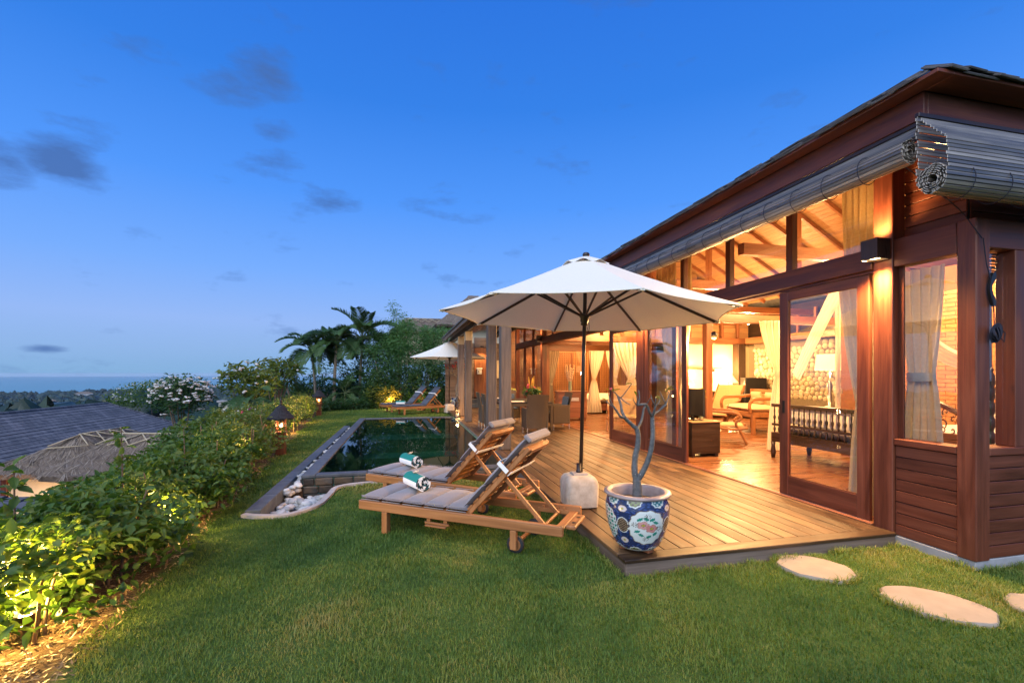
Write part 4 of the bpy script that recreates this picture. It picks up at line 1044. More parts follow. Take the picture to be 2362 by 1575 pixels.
# ---- rolled towels with a flower
def make_towel(name_lab):
    root = thing('rolled_towel', (0, 0, 0), name_lab, 'towel', 'rolled pool towels on the loungers')
    turns, nst, L_ = 3.6, 92, .34
    m = MB(); prev = None; seq = [0, 0, 0, 1, 1, 1, 0, 0, 1, 1]
    for i in range(nst+1):
        t = i/nst; a = t*turns*2*math.pi+.5; r = .016+.056*t; th = .0125
        p = [(x, math.cos(a)*(r+d), math.sin(a)*(r+d)) for d in (0, th) for x in (-L_/2*(1+.03*math.sin(a)), L_/2*(1+.03*math.cos(a*1.3)))]
        b = len(m.v); m.v += p
        if prev is not None:
            mi = seq[(i//3) % len(seq)]
            f = [(prev, prev+1, b+1, b), (prev+2, b+2, b+3, prev+3), (prev, b, b+2, prev+2), (prev+1, prev+3, b+3, b+1)]
            m.f += f; m.m += [mi, mi, [2, 0][(i//4) % 2], [2, 0][(i//4) % 2]]
        prev = b
    m.cm = 1; o = m.build('towel_roll', ['towel_white', 'towel_green', 'towel_dark'], root); o.location = (0, 0, .078); o.rotation_euler = (R(-40), 0, 0); shade_auto(o.data, 50)
    fl = MB()
    for k in range(5):
        a = k*2*math.pi/5
        P = []
        for i in range(5):
            t = i/4; row = []
            for j in range(4):
                s_ = -1+2*j/3; wd = .019*math.sin(math.pi*min(1, t*.85+.12))
                rr_ = .036*t; row.append((math.cos(a)*rr_-math.sin(a)*wd*s_, math.sin(a)*rr_+math.cos(a)*wd*s_, .012*t*t+.006*s_*s_+.004))
            P.append(row)
        fl.grid(P)
    o = fl.build('flower', 'petal_cream', root, loc=(-.03, .012, .158)); o.rotation_euler = (.25, -.2, .3)
    o.data.polygons.foreach_set('use_smooth', [True]*len(o.data.polygons))
    return root
def on_lounger(i, lx, ly, dz, rz):
    p, a = spots[i][0], spots[i][1]
    return (p[0]+lx*math.cos(a)-ly*math.sin(a), p[1]+lx*math.sin(a)+ly*math.cos(a), lz(*p)+.362+dz), a+rz
tw = make_towel('white and green striped towel roll with a flower on the lounger nearest the open lawn')
l, rz = on_lounger(0, .42, .40, 0, -.55); tw.location = l; tw.rotation_euler = (0, 0, rz)
t2 = copy_tree(tw); l, rz = on_lounger(1, .42, .38, 0, -.42); t2.location = l; t2.rotation_euler = (0, 0, rz); t2['label'] = 'white and green striped towel roll with a flower on the lounger by the pool wall'
t3 = copy_tree(tw); l, rz = on_lounger(2, .30, .42, 0, -.5); t3.location = l; t3.rotation_euler = (0, .0, rz); t3['label'] = 'rolled striped towel on a lounger beyond the pool'

# ================================================================ parasols
def make_parasol(R_, zr, za, rot, tilt, zb):
    """origin at the deck/ground, pole vertical; canopy octagon of radius R_ at height zr, apex za"""
    root = thing('parasol', (0, 0, 0), 'x', 'parasol')
    can = bpy.data.objects.new('canopy', None)
    zc = za-.075; r0 = .20
    def P(k, f, rad): a = rot+(k+f)*math.pi/4; return a
    def edge(k, t): a = rot+k*math.pi/4; r = r0+(R_-r0)*t; z = zc-.03+(zr-zc+.03)*t - .02*math.sin(math.pi*t); return Vector((math.cos(a)*r, math.sin(a)*r, z))
    nu, nv = 8, 8
    for k in range(8):
        G = []
        for i in range(nu+1):
            t = i/nu; a, b = edge(k, t), edge(k+1, t); row = []
            for j in range(nv+1):
                s_ = j/nv; p = a.lerp(b, s_); sag = 4*s_*(1-s_)
                inw = 1-.045*sag*t*t; p = Vector((p.x*inw, p.y*inw, p.z-.018*sag*t+.012*sag*t*t*t)); row.append(p)
            G.append(row)
        m = MB(); m.grid(G); o = m.build('canopy_panel', 'canvas', root, smooth=True)
        hem = MB(); hem.tube([p+Vector((0, 0, -.004)) for p in G[-1]], .006, 6); hem.build('hem', 'canvas', o, smooth=True)
    G = []
    n = 48
    for i in range(6):
        t = i/5; row = []
        for j in range(n+1):
            a = rot+2*math.pi*j/n; w_ = math.cos(8*(a-rot)); r = .028+.235*t*(1+.02*w_*t); row.append(Vector((math.cos(a)*r, math.sin(a)*r, za-.02-.10*t**1.2+.018*t*t*(-w_))))
        G.append(row)
    m = MB(); m.grid(G); m.build('vent_cap', 'canvas', root, smooth=True)
    m = MB(); m.lathe([(.018, 0), (.036, .005), (.040, .03), (.030, .045), (.008, .052)], (0, 0, za-.022), 16); m.build('finial', 'pole_brown', root, smooth=True)
    m = MB(); m.tube([(0, 0, zb), (0, 0, za-.02)], .021, 16); m.build('pole', 'pole_brown', root, smooth=True)
    zh = zr-.005
    m = MB(); m.lathe([(.022, -.085), (.042, -.075), (.036, -.05), (.046, -.035), (.046, .0), (.058, .012), (.058, .035), (.03, .045)], (0, 0, zh-.02), 20); m.build('runner', 'pole_brown', root, smooth=True)
    m = MB(); m.lathe([(.022, -.03), (.048, -.02), (.048, .01), (.02, .02)], (0, 0, zc-.045), 18); m.build('top_hub', 'pole_brown', root, smooth=True)
    for k in range(8):
        a = rot+k*math.pi/4
        p0 = Vector((math.cos(a)*.04, math.sin(a)*.04, zc-.045)); p1 = edge(k, 1.0)+Vector((0, 0, -.022)); p1 = p0+(p1-p0)*.985
        mid = edge(k, .5)+Vector((0, 0, -.03))
        m = MB(); m.beam(p0, mid, .018, .030, .003); m.beam(mid, p1, .018, .030, .003); rb = m.build('rib', 'pole_brown', root)
        q0 = Vector((math.cos(a)*.052, math.sin(a)*.052, zh+.01)); q1 = p0.lerp(p1, .40)+Vector((0, 0, -.022))
        m = MB(); m.beam(q0, q1, .018, .024, .003); m.build('strut', 'pole_brown', rb)
        m = MB(); m.obox(edge(k, 1.0)+Vector((-math.cos(a)*.03, -math.sin(a)*.03, -.012)), (.03, .018, .008), Matrix.Rotation(a, 3, 'Z')); m.build('pocket', 'canvas', rb)
    ch = MB(); ch.tube([(.05, 0, zh-.05), (.06, 0, zh-.13), (.05, 0, zh-.18), (.035, 0, zh-.12)], .003, 5); ch.build('pin_cord', 'rope', root)
    return root
par = make_parasol(1.60, 2.095, 2.775, -2.4664, 0, .36)
par.location = (1.93, 4.74, .0); par.rotation_euler = (R(-.3), R(1.6), 0)
par.location.x -= .04
tag(par, 'large cream octagonal parasol standing over the near loungers and deck', 'parasol', 'cream garden parasols')
par2 = copy_tree(par); par2.location = (1.72, 18.3, -.02); par2.rotation_euler = (0, R(.6), .35); par2['label'] = 'cream parasol at the far end of the pool by the potted pink-flowered tree'
def make_base(z_under, label, loc, s=1.0):
    root = thing('stone_block', loc, label, 'stone block', 'stone blocks holding the parasols'); h = .355
    m = MB(); P = []
    n = 40; rings = [(.150, 0), (.178, .012), (.182, .10), (.184, .24), (.176, .285), (.150, .322), (.112, .338)]
    vs = []; sq = 7.0
    for (a, z) in rings:
        for k in range(n):
            t = 2*math.pi*(k+.5)/n; c_, s_ = math.cos(t), math.sin(t); q = (abs(c_)**sq+abs(s_)**sq)**(-1/sq); vs.append((a*q*c_, a*q*s_, z))
    fs = [(r_*n+k, r_*n+(k+1) % n, (r_+1)*n+(k+1) % n, (r_+1)*n+k) for r_ in range(len(rings)-1) for k in range(n)]+[tuple((len(rings)-1)*n+k for k in range(n)), tuple(range(n-1, -1, -1))]
    m.add(vs, fs); o = m.build('block', 'stone_base', root); shade_auto(o.data, 35)
    m = MB(); m.box(-.085, .085, -.075, .075, .330, .358, .008); o2 = m.build('cap', 'kerb_pale', root)
    m = MB(); m.lathe([(.032, 0), (.032, .02), (.026, .025), (.026, .10)], (0, 0, .358), 16); m.build('sleeve', 'pole_brown', root, smooth=True)
    m = MB(); m.tube([(.02, 0, .40), (.06, 0, .40)], .006, 6); m.build('set_screw', 'metal_dark', root)
    return root
pb = make_base(0, 'square pale stone base holding the near parasol on the deck edge', (1.875, 4.735, .004)); pb.rotation_euler = (0, 0, -.1)
pb2 = copy_tree(pb); pb2.location = (1.72, 18.3, -.10); pb2.rotation_euler = (0, 0, .3); pb2['label'] = 'square pale stone base of the parasol beyond the pool'

# ================================================================ painted pot with a frangipani
def pot_color(u, v):
    """u angle in turns 0..1, v height 0..1 -> painted glaze colour (blue ground, white medallions, flowers)"""
    blue = np.array((.020, .038, .12)); n = len(u)
    sc = .5+.5*np.sin(u*6.283*19+3*np.sin(v*31))*np.sin(v*64+2*np.sin(u*6.283*13))
    C = blue*(.55+1.3*(sc[:, None] > .62)*.9+.35*rng.random((n, 1)))
    def put(mask, col): C[mask] = col
    white = np.array((.62, .66, .62)); teal = np.array((.02, .22, .16)); pink = np.array((.55, .22, .20)); brown = np.array((.07, .045, .03))
    asp = 2.6
    for k in range(4):
        uc = .0+k*.25; du = (u-uc+.5) % 1-.5; x = du*asp; y = v-.50
        r = (np.abs(x/.245)**2.3+np.abs(y/.335)**2.3)**(1/2.3); sc_ = 1+.03*np.sin(np.arctan2(y, x)*14)
        put(r < sc_, white); put((r < sc_) & (r > sc_*.955), brown*2)
        ins = r < .9
        if k % 2 == 0:
            for (fx, fy, fr, cc) in ((-.055, .055, .085, pink*(1.05, 1.35, 1.35)), (.058, -.01, .085, pink)):
                a = np.arctan2(y-fy, x-fx); d = np.hypot(x-fx, (y-fy)); pet = fr*(.80+.2*np.abs(np.cos(2.5*a)))
                put(ins & (d < pet), cc); put(ins & (d < pet) & (d > pet*.93), brown*3); put(d < fr*.26, (.42, .36, .06)); put((d < fr*.30) & (d > fr*.24), brown)
            for (lx, ly, an) in ((-.10, .165, .6), (-.02, .175, 2.4), (.06, .16, .5), (.11, .10, -.6), (-.135, -.07, .2), (-.08, -.135, -.7), (.03, -.17, .4), (.115, -.12, .9)):
                X = (x-lx)*math.cos(an)+(y-ly)*math.sin(an); Y = -(x-lx)*math.sin(an)+(y-ly)*math.cos(an)
                put(ins & ((X/.042)**2+(Y/.026)**2 < 1+.3*np.sin(6*np.arctan2(Y, X))) & (np.hypot(x-.058, y+.01) > .08) & (np.hypot(x+.055, y-.055) > .08), teal)
            for (lx, ly) in ((0, .22), (-.16, .06), (.165, -.02), (-.01, -.22)):
                a = np.arctan2(y-ly, x-lx); d = np.hypot(x-lx, y-ly); put(ins & (d < .05) & (np.cos(9*a) > .45), brown)
        else:
            put(ins & (np.sin(x*52)*np.sin(y*47) > .25), teal); put(ins & (np.sin(x*52)*np.sin(y*47) < -.6), brown)
        ub = (u-uc-.125+.5) % 1-.5; x2 = ub*asp; r2 = np.hypot(x2/.085, (v-.52)/.15)
        put(r2 < 1, (.30, .21, .13)); put((r2 < 1) & (np.abs(np.sin((x2+v)*70)) > .75), brown); put((r2 < 1) & (np.abs(np.sin((x2-v)*70)) > .75), brown); put((r2 < 1) & (r2 > .9), white)
        for fy in (.22, .83):
            a = np.arctan2(v-fy, x2); d = np.hypot(x2, v-fy); put(d < .065*(.8+.2*np.abs(np.cos(3*a))), (.58, .50, .46)); put(d < .02, (.40, .36, .05)); put((d < .065) & (d > .060), brown)
    for k in range(8):
        du = (u-k*.125-.06+.5) % 1-.5; x = du*asp
        for (yc, rx, ry) in ((.985, .10, .12), (.0, .12, .10)):
            r = np.hypot(x/rx, (v-yc)/ry)*(1+.06*np.sin(10*np.arctan2((v-yc), x)))
            put(r < 1, white); put(r < .82, (.16, .20, .05) if k % 2 else (.03, .16, .17)); put((r < .82) & (np.sin(x*90)*np.sin(v*80) > .3), brown if k % 2 else white)
    put(v < .035, white)
    return C
def make_pot(label, loc, rz):
    root = thing('glazed_pot', loc, label, 'pot', 'painted ceramic pots')
    prof = [(.155, .03), (.175, .04), (.205, .10), (.237, .19), (.255, .28), (.260, .36), (.250, .42), (.242, .455)]
    z = np.linspace(.03, .452, 110); rr_ = np.interp(z, [p[1] for p in prof], [p[0] for p in prof])
    # smooth the profile
    for _ in range(25): rr_[1:-1] = (rr_[:-2]+2*rr_[1:-1]+rr_[2:])/4
    nu = 260; a = np.arange(nu)/nu*2*np.pi
    V = np.stack([rr_[:, None]*np.cos(a), rr_[:, None]*np.sin(a), np.repeat(z[:, None], nu, 1)], -1).reshape(-1, 3)
    I = np.arange(len(z)*nu).reshape(len(z), nu)
    F = np.stack([I[:-1], np.roll(I, -1, 1)[:-1], np.roll(I, -1, 1)[1:], I[1:]], -1).reshape(-1, 4)
    me = npmesh('pot_body', V, F, True)
    uu = np.repeat((np.arange(nu)/nu)[None], len(z), 0).ravel(); vv = np.repeat(np.linspace(0, 1, len(z))[:, None], nu, 1).ravel()
    C = pot_color(uu, vv); ca = me.color_attributes.new('glaze', 'FLOAT_COLOR', 'POINT'); ca.data.foreach_set('color', np.concatenate([np.clip(C, 0, 1), np.ones((len(C), 1))], 1).astype('f').ravel())
    link('pot_body', me, 'glaze', root)
    m = MB(); m.lathe([(.242, .450), (.262, .452), (.272, .462), (.270, .474), (.238, .480), (.216, .476), (.208, .462), (.212, .40), (.205, .30)], (0, 0, 0), 64, False); m.build('rim', 'glaze_rim', root, smooth=True)
    m = MB(); m.lathe([(.208, .385), (.12, .405), (.02, .410)], (0, 0, 0), 40, True); m.build('soil', 'soil', root, smooth=True)
    for k in range(3):
        t = k*2.094+.5; m = MB(); m.obox((math.cos(t)*.115, math.sin(t)*.115, .015), (.03, .03, .015), Matrix.Rotation(t, 3, 'Z'), .004); m.build('foot', 'wood_red_light', root)
    m = MB(); m.lathe([(.150, .029), (.158, .032)], (0, 0, 0), 40); m.build('pot_base', 'ceramic_white', root)
    root.rotation_euler = (0, 0, rz); return root
def glaze_mat(k, ax):
    m, t, b = newmat(k); at = nd(t, 'ShaderNodeAttribute', attribute_name='glaze'); t.links.new(at.outputs['Color'], b.inputs['Base Color'])
    b.inputs['Roughness'].default_value = .22; b.inputs['Coat Weight'].default_value = .5; b.inputs['Coat Roughness'].default_value = .08; return m
BUILD['glaze'] = (glaze_mat, False)
plain('glaze_rim', (.24, .18, .17), rough=.3, var=.3, scale=8, bmp=.1, col2=(.36, .29, .26))
pot = make_pot('blue and white glazed pot painted with flowers on the near deck corner', (1.885, 3.455, .004), -1.75)
pot2 = copy_tree(pot); pot2.location = (2.12, 19.0, .004); pot2.rotation_euler = (0, 0, .6); pot2['label'] = 'blue and white glazed pot beyond the far parasol base'
RT = Vector((.9734, -.229, 0)); FW = Vector((.229, .9734, 0))
def frangipani(base, label, group, scale=1.0, leaves=True, flowers=0, seed=1, mat='bark_grey'):
    root = thing('frangipani_tree', base, label, 'tree', group); rr = random.Random(seed)
    def P(x, y, d=0.0): return (RT*(.000571*x-.308)+FW*d+Vector((0, 0, 1.3855-.000571*y-.41)))*scale
    limbs = [([(540, 1660, 0), (540, 1568, 0), (533, 1420, 0)], (.043, .039, .034)),
        ([(533, 1430, 0), (500, 1300, .0), (520, 1100, .02), (558, 950, .03), (570, 800, .03), (548, 680, .03)], (.030, .026, .025, .024, .022, .021)),
        ([(552, 690, .03), (470, 620, .02), (400, 560, 0), (347, 508, -.02)], (.018, .017, .015, .014)),
        ([(350, 512, -.02), (270, 490, -.06), (210, 410, -.08), (160, 345, -.09)], (.011, .010, .009, .009)),
        ([(350, 512, -.02), (330, 430, .03), (325, 330, .06), (290, 210, .08)], (.013, .012, .010, .010)),
        ([(555, 690, .03), (600, 660, .08), (660, 590, .12), (692, 500, .14), (720, 400, .16), (770, 350, .17)], (.014, .012, .011, .010, .009, .008)),
        ([(538, 1430, 0), (600, 1330, -.01), (680, 1150, -.02), (730, 950, -.03), (757, 750, -.02), (762, 560, 0), (762, 480, 0)], (.028, .023, .022, .021, .020, .018, .017)),
        ([(760, 500, 0), (690, 420, -.05), (640, 330, -.08), (600, 310, -.10), (480, 320, -.12)], (.013, .012, .011, .010, .009)),
        ([(770, 500, 0), (810, 470, .04), (900, 430, .08), (960, 380, .09), (1020, 330, .10)], (.011, .0105, .010, .010, .009)),
        ([(764, 500, 0), (775, 400, -.03), (782, 345, -.04)], (.012, .010, .009)),
        ([(160, 345, -.09), (110, 270, -.12), (65, 150, -.14)], (.007, .005, .003)), ([(160, 345, -.09), (110, 310, -.06), (66, 268, -.05)], (.006, .005, .003)),
        ([(290, 210, .08), (330, 225, .06), (400, 130, .04), (470, 20, .02)], (.007, .005, .004, .003)), ([(290, 210, .08), (260, 165, .1), (230, 140, .1)], (.006, .005, .004)),
        ([(335, 240, .07), (375, 290, .02), (440, 330, 0)], (.006, .005, .003)),
        ([(480, 320, -.12), (482, 250, -.14), (455, 190, -.15)], (.006, .005, .003)), ([(490, 318, -.12), (525, 230, -.10), (522, 110, -.08)], (.006, .005, .003)), ([(480, 320, -.12), (430, 280, -.16), (400, 230, -.17)], (.005, .004, .003)),
        ([(1020, 330, .10), (960, 240, .08), (900, 130, .06)], (.006, .005, .003)), ([(1020, 330, .10), (1070, 240, .13), (1085, 170, .14), (1050, 125, .14)], (.007, .005, .004, .003)),
        ([(782, 345, -.04), (730, 260, -.06), (700, 175, -.07)], (.006, .005, .003)), ([(785, 345, -.04), (840, 300, -.02), (870, 255, 0)], (.006, .005, .004)), ([(780, 345, -.04), (762, 280, -.08), (762, 225, -.09)], (.005, .004, .003)), ([(700, 220, -.06), (680, 290, -.03), (660, 330, 0)], (.004, .004, .003))]
    tr = None
    for i, (pts, rad) in enumerate(limbs):
        pts = [P(*p) for p in pts]
        # subdivide smoothly
        q = crs([tuple(p) for p in pts], 5); rq = np.interp(np.linspace(0, 1, len(q)), np.linspace(0, 1, len(rad)), rad)*scale
        m = MB(); m.tube(q, [r*(1+rr.uniform(-.05, .06)) for r in rq], 9); o = m.build('trunk' if i == 0 else 'limb', mat, root, smooth=True)
    tips = [P(*limbs[k][0][-1]) for k in range(10, 23)]
    if leaves:
        for p in [tips[k_ % len(tips)] for k_ in (3, 3, 3, 9, 9, 9, 2, 1, 5, 7, 11, 12)]:
            n = 1; pp = np.array([p])*1.0
            a = np.array([(rr.uniform(-1, 1), rr.uniform(-1, 1), rr.uniform(-.1, .5))]); a /= np.linalg.norm(a); b = np.cross((0, 0, 1), a); b /= np.linalg.norm(b); c_ = np.cross(a, b)
            link('leaf', leaf_mesh('leaf', pp, .075, .02, tint=np.array([.75]), frames=(a, b, c_)), 'leaf_hedge_far', root)
        m = MB(); m.blob(tips[3]+Vector((-.02, 0, .02)), (.014, .012, .012), 7, 5, .3, 3); m.build('bud', 'petal_pink', root, smooth=True)
    if flowers:
        for p in tips:
            m = MB()
            for k in range(flowers):
                c_ = Vector(p)+Vector((rr.uniform(-.06, .06), rr.uniform(-.06, .06), rr.uniform(-.02, .07)))
                m.blob(c_, (.028, .028, .02), 6, 4, .35, k)
            m.build('blossom', 'petal_pink', root, smooth=True)
    return root
fr1 = frangipani((1.885, 3.455, .404), 'bare grey frangipani with forked branches in the pot on the deck corner', 'potted frangipanis')
fr2 = frangipani((2.12, 19.0, .404), 'potted frangipani with pink blossoms beside the far parasol', 'potted frangipanis', 1.55, False, 5, 5, 'bark_pale')

# ================================================================ roller blinds of bamboo slats
plain('slat_end', (.50, .46, .38), rough=.7, var=.2)
def spiral_pts(turns, r0, r1, n):
    return [(r0+(r1-r0)*i/n, 2*math.pi*turns*i/n) for i in range(n+1)]
def make_blind(label, axis, a0, a1, fixed, ztop, zc, rad, side, hang_x, n_end=170):
    """axis 'y': slats run along Y at x=fixed. side=+1 roll bulges to +normal"""
    mid = (a0+a1)/2
    root = thing('bamboo_blind', (fixed, mid, ztop) if axis == 'y' else (mid, fixed, ztop), label, 'blind', 'rolled bamboo blinds under the eaves')
    L_ = a1-a0; rr = random.Random(3)
    wd = .0225
    m = MB(); m.obox((0, 0, 0), (L_/2, wd/2, .0032), None, .0015) if axis == 'x' else m.obox((0, 0, 0), (wd/2, L_/2, .0032), None, .0015)
    me = m.mesh('slat'); me.materials.append(MAT('wood_slat', me)); me.materials.append(MAT('slat_end'))
    for p_ in me.polygons:
        if abs(p_.normal[0 if axis == 'x' else 1]) > .9: p_.material_index = 1
    def slat(dn, dz, ang):
        jit = rr.uniform(-.012, .012)
        if axis == 'y': link('slat', me, 'wood_slat', root, (dn, jit, dz), (0, ang, 0))
        else: link('slat', me, 'wood_slat', root, (jit, dn, dz), (-ang, 0, 0))
    # hanging part, two layers
    z = -.012; k = 0
    while z > zc-ztop+rad*.2:
        slat(hang_x*side*.0+.004*(k % 2), z, R(90)+rr.uniform(-.05, .05)); slat(-side*rad*1.9*min(1, k/9)+.002, z-.008, R(90)+rr.uniform(-.06, .06)) if k % 1 == 0 else None
        z -= wd+.0035; k += 1
    # the roll: a tight spiral of slats
    cx_ = -side*rad*.95; cz_ = zc-ztop
    r_ = rad; a = math.pi*.5*0; s_ = 0; tot = 0
    while r_ > .022 and tot < 175:
        slat(cx_+math.cos(a)*r_*1.0, cz_+math.sin(a)*r_*1.08, -(a)+R(90)); a += (wd+.004)/r_; r_ -= .0125*(wd+.004)/(2*math.pi*max(r_, .03)); tot += 1
    # cord loops round the roll
    for t in np.linspace(.06, .97, int(max(3, L_/.33))):
        p = a0-mid+L_*t; q = []
        for j in range(25):
            an = 2*math.pi*j/24; dn = cx_+math.cos(an)*(rad+.012); dz = cz_+math.sin(an)*(rad*1.08+.012); q.append((dn, p+.004*j/24, dz) if axis == 'y' else (p+.004*j/24, dn, dz))
        mm = MB(); mm.tube(q, .0032, 5, False); mm.build('cord_loop', 'rope', root)
    m2 = MB()
    if axis == 'y': m2.box(-.012, .02, -L_/2, L_/2, -.02, .012, .003)
    else: m2.box(-L_/2, L_/2, -.012, .02, -.02, .012, .003)
    m2.build('head_batten', 'wood_dark', root)
    return root
bl1 = make_blind('long rolled bamboo blind under the eave along the terrace side', 'y', 2.585, 7.95, 3.70, 3.300, 3.075, .088, 1, 0)
bl2 = make_blind('rolled bamboo blind hanging lower at the end of the house', 'x', 3.56, 7.4, 2.50, 3.300, 2.80, .098, 1, 0)
# pull cord, cleat and rope bundle on the corner post
cl = thing('cord_cleat', (4.47, 2.655, 1.9), 'dark cord cleat on the side of the corner post with a hanging pull cord', 'cleat')
m = MB(); pf = [(0, .13), (.025, .135), (.03, .10), (.012, .06), (-.012, .03), (-.018, 0), (-.012, -.03), (.012, -.06), (.03, -.10), (.025, -.135), (0, -.13), (-.018, -.09), (-.035, -.03), (-.038, 0), (-.035, .03), (-.018, .09)]
m.prism([(x, z) for x, z in pf], -.022, 0); m.v = [(x, y_, z) for x, z, y_ in m.v]; m.build('cleat', 'black', cl, loc=(.055, -.006, .22))
m = MB(); m.tube([(-.03, -.012, .62), (.0, -.014, .42), (.035, -.02, .30), (.05, -.03, .1), (.06, -.03, -.1)], .0045, 6); m.build('cord', 'rope', cl)
m = MB(); rr = random.Random(8)
for k in range(16):
    ph = rr.uniform(0, 3.14); rx = rr.uniform(.035, .06); rz_ = rr.uniform(.045, .075); q = []
    for j in range(17):
        a = 2*math.pi*j/16; q.append((.06+rx*math.cos(a)*math.cos(ph), -.04+.03*math.sin(a+ph)*math.sin(ph), -.13+rz_*math.sin(a)+rr.uniform(-.004, .004)))
    m.tube(q, .0055, 5, False)
m.tube([(.10, -.05, -.10), (.14, -.05, -.13), (.13, -.05, -.2), (.10, -.04, -.16)], .004, 5); m.build('rope_bundle', 'rope', cl)
m = MB(); m.tube([(3.62, 2.62, 2.98), (3.95, 2.64, 2.86), (4.25, 2.655, 2.70), (4.44, 2.65, 2.52)], .004, 6); tag(m.build('pull_cord', 'rope'), 'thin cord running from the rolled blind to the corner post', 'cord')

# ================================================================ dining set on the terrace
def make_chair():
    root = thing('dining_chair', (0, 0, 0), 'x', 'chair')
    # local: faces +Y, back at y=-.25
    G = []
    for i in range(13):
        t = i/12; z = .14+.80*t; row = []
        for j in range(11):
            s_ = -1+2*j/10; hw = .235+.035*t*t; y = -.23-.10*t*t-.02*(1-s_*s_)*0+.03*s_*s_; row.append(Vector((s_*hw, y, z+(.015*(1-s_*s_) if i == 12 else 0))))
        G.append(row)
    m = MB(); m.grid(G); m.grid([[p+Vector((0, .028, 0)) for p in reversed(r_)] for r_ in G]); 
    a, b = len(G), len(G[0])
    m.grid([[G[-1][j], G[-1][j]+Vector((0, .028, 0))] for j in range(b)]); m.grid([[G[i][0]+Vector((0, .028, 0)), G[i][0]] for i in range(a)]); m.grid([[G[i][-1], G[i][-1]+Vector((0, .028, 0))] for i in range(a)])
    m.build('backrest', 'wicker', root, smooth=False)
    m = MB(); m.box(-.235, .235, -.20, .25, .14, .40, .012); m.build('seat', 'wicker', root)
    for s_ in (-1, 1):
        m = MB(); m.box(s_*.235, s_*.275, -.22, .25, .14, .63, .014); m.build('arm', 'wicker', root)
        for y in (-.21, .22):
            m = MB(); m.tube([(s_*.245, y, 0), (s_*.245, y, .16)], .013, 8); m.build('leg', 'metal_bright', root)
    m = MB(); cushion_seg(m, -.22, .22, -.19, .24, .395, .06); m.build('seat_cushion', 'cushion_blue', root, smooth=True)
    m = MB(); m.box(-.20, .20, -.155, -.105, .45, .84, .015); m.v = [(x, y-.10*((z-.14)/.8)**2, z) for x, y, z in m.v]; m.build('back_cushion', 'cushion_blue', root)
    return root
ch0 = make_chair()
for i, (x, y, a, lab) in enumerate([(3.07, 10.62, 0, 'brown wicker dining chair at the table end, its woven back to the lawn'), (4.0, 11.55, R(90), 'wicker dining chair with blue cushion on the house side of the dining table'), (2.20, 11.30, R(-90), 'wicker dining chair half hidden by posts on the pool side of the table, nearer one'), (2.20, 12.2, R(-90), 'wicker dining chair on the pool side of the table, farther one'), (3.05, 13.3, R(180), 'wicker dining chair at the far end of the table')]):
    o = ch0 if i == 0 else copy_tree(ch0); o.location = (x, y, .004); o.rotation_euler = (0, 0, a); o['label'] = lab; o['group'] = 'wicker dining chairs on the terrace'
tb = thing('dining_table', (3.07, 11.85, .004), 'dark wicker framed dining table on the covered terrace', 'table')
m = MB(); m.box(-.52, .55, -.95, .95, .705, .735, .006); m.build('tabletop', 'black', tb)
m = MB(); m.box(-.52, .55, -.95, -.90, .64, .704, .005); m.box(-.52, .55, .90, .95, .64, .704, .005); m.box(-.52, -.47, -.899, .899, .64, .704, .005); m.box(.50, .55, -.899, .899, .64, .704, .005); m.build('apron', 'wicker', tb)
for x in (-.52, .49):
    for y in (-.95, .89): m = MB(); m.box(x, x+.06, y, y+.06, 0, .639, .005); m.build('leg', 'wicker', tb)
for (x, y, lab) in ((-.30, -.55, 'cream place mat at the near pool side corner of the dining table'), (.28, -.60, 'cream place mat at the near house side corner of the dining table')):
    m = MB(); m.box(-.2, .2, -.14, .14, 0, .006, .002); tag(m.build('place_mat', 'linen', loc=(3.07+x, 11.85+y, .7405)), lab, 'mat')
# flower arrangement on the table
fa = thing('flower_arrangement', (3.30, 11.75, .741), 'tropical red and yellow flower arrangement in a dark bowl on the dining table', 'flowers')
m = MB(); m.lathe([(.05, 0), (.09, .02), (.11, .07), (.10, .10), (.085, .09)], (0, 0, 0), 20); m.build('bowl', 'black', fa, smooth=True)
P_, tn = clump_points(150, (0, 0, .22), (.20, .20, .13), 14, tight=.5)
o = link('foliage', leaf_mesh('foliage', P_, .12, .05, tint=tn), 'leaf_dark', fa); stuff(o)
rr = random.Random(5)
m = MB()
for k in range(5): x, y = rr.uniform(-.07, .07), rr.uniform(-.05, .05); m.tube([(x*.4, y*.4, .1), (x, y, .45), (x*1.2, y, .56+.05*k/2)], [.008, .02, .004], 7)
m.build('flower_spike', 'petal_yellow', fa, smooth=True)
m = MB()
for k in range(7): x, y, z = rr.uniform(-.16, .12), rr.uniform(-.1, .1), rr.uniform(.2, .42); m.blob((x, y, z), (.03, .03, .035), 7, 5, .3, k)
m.build('blossom', 'petal_pink', fa, smooth=True)
# candle lantern on the deck by the pool edge
ln = thing('candle_lantern', (1.70, 15.15, .004), 'small metal candle lantern at the foot of a terrace post', 'lantern')
m = MB(); m.lathe([(.11, 0), (.11, .03), (.09, .035)], (0, 0, 0), 8); m.build('base', 'metal_dark', ln)
for k in range(8):
    a = 2*math.pi*(k+.5)/8; m = MB(); m.tube([(.095*math.cos(a), .095*math.sin(a), .03), (.075*math.cos(a), .075*math.sin(a), .52)], .007, 5); m.build('rib', 'metal_dark', ln)
m = MB(); m.lathe([(.10, .52), (.08, .58), (.03, .66), (.012, .70)], (0, 0, 0), 8); m.build('roof', 'metal_dark', ln)
m = MB(); m.tube([(.05*math.cos(a), 0, .74+.05*math.sin(a)) for a in np.linspace(0, 6.283, 17)], .005, 5, False); m.build('ring', 'metal_dark', ln)
for (x, y) in ((-.03, 0), (.03, .02)):
    m = MB(); m.lathe([(.022, .036), (.022, .10)], (x, y, 0), 12); m.build('candle', 'linen', ln)
    m = MB(); m.lathe([(.003, .10), (.009, .115), (.002, .14)], (x, y, 0), 8); m.build('flame', 'flame', ln)
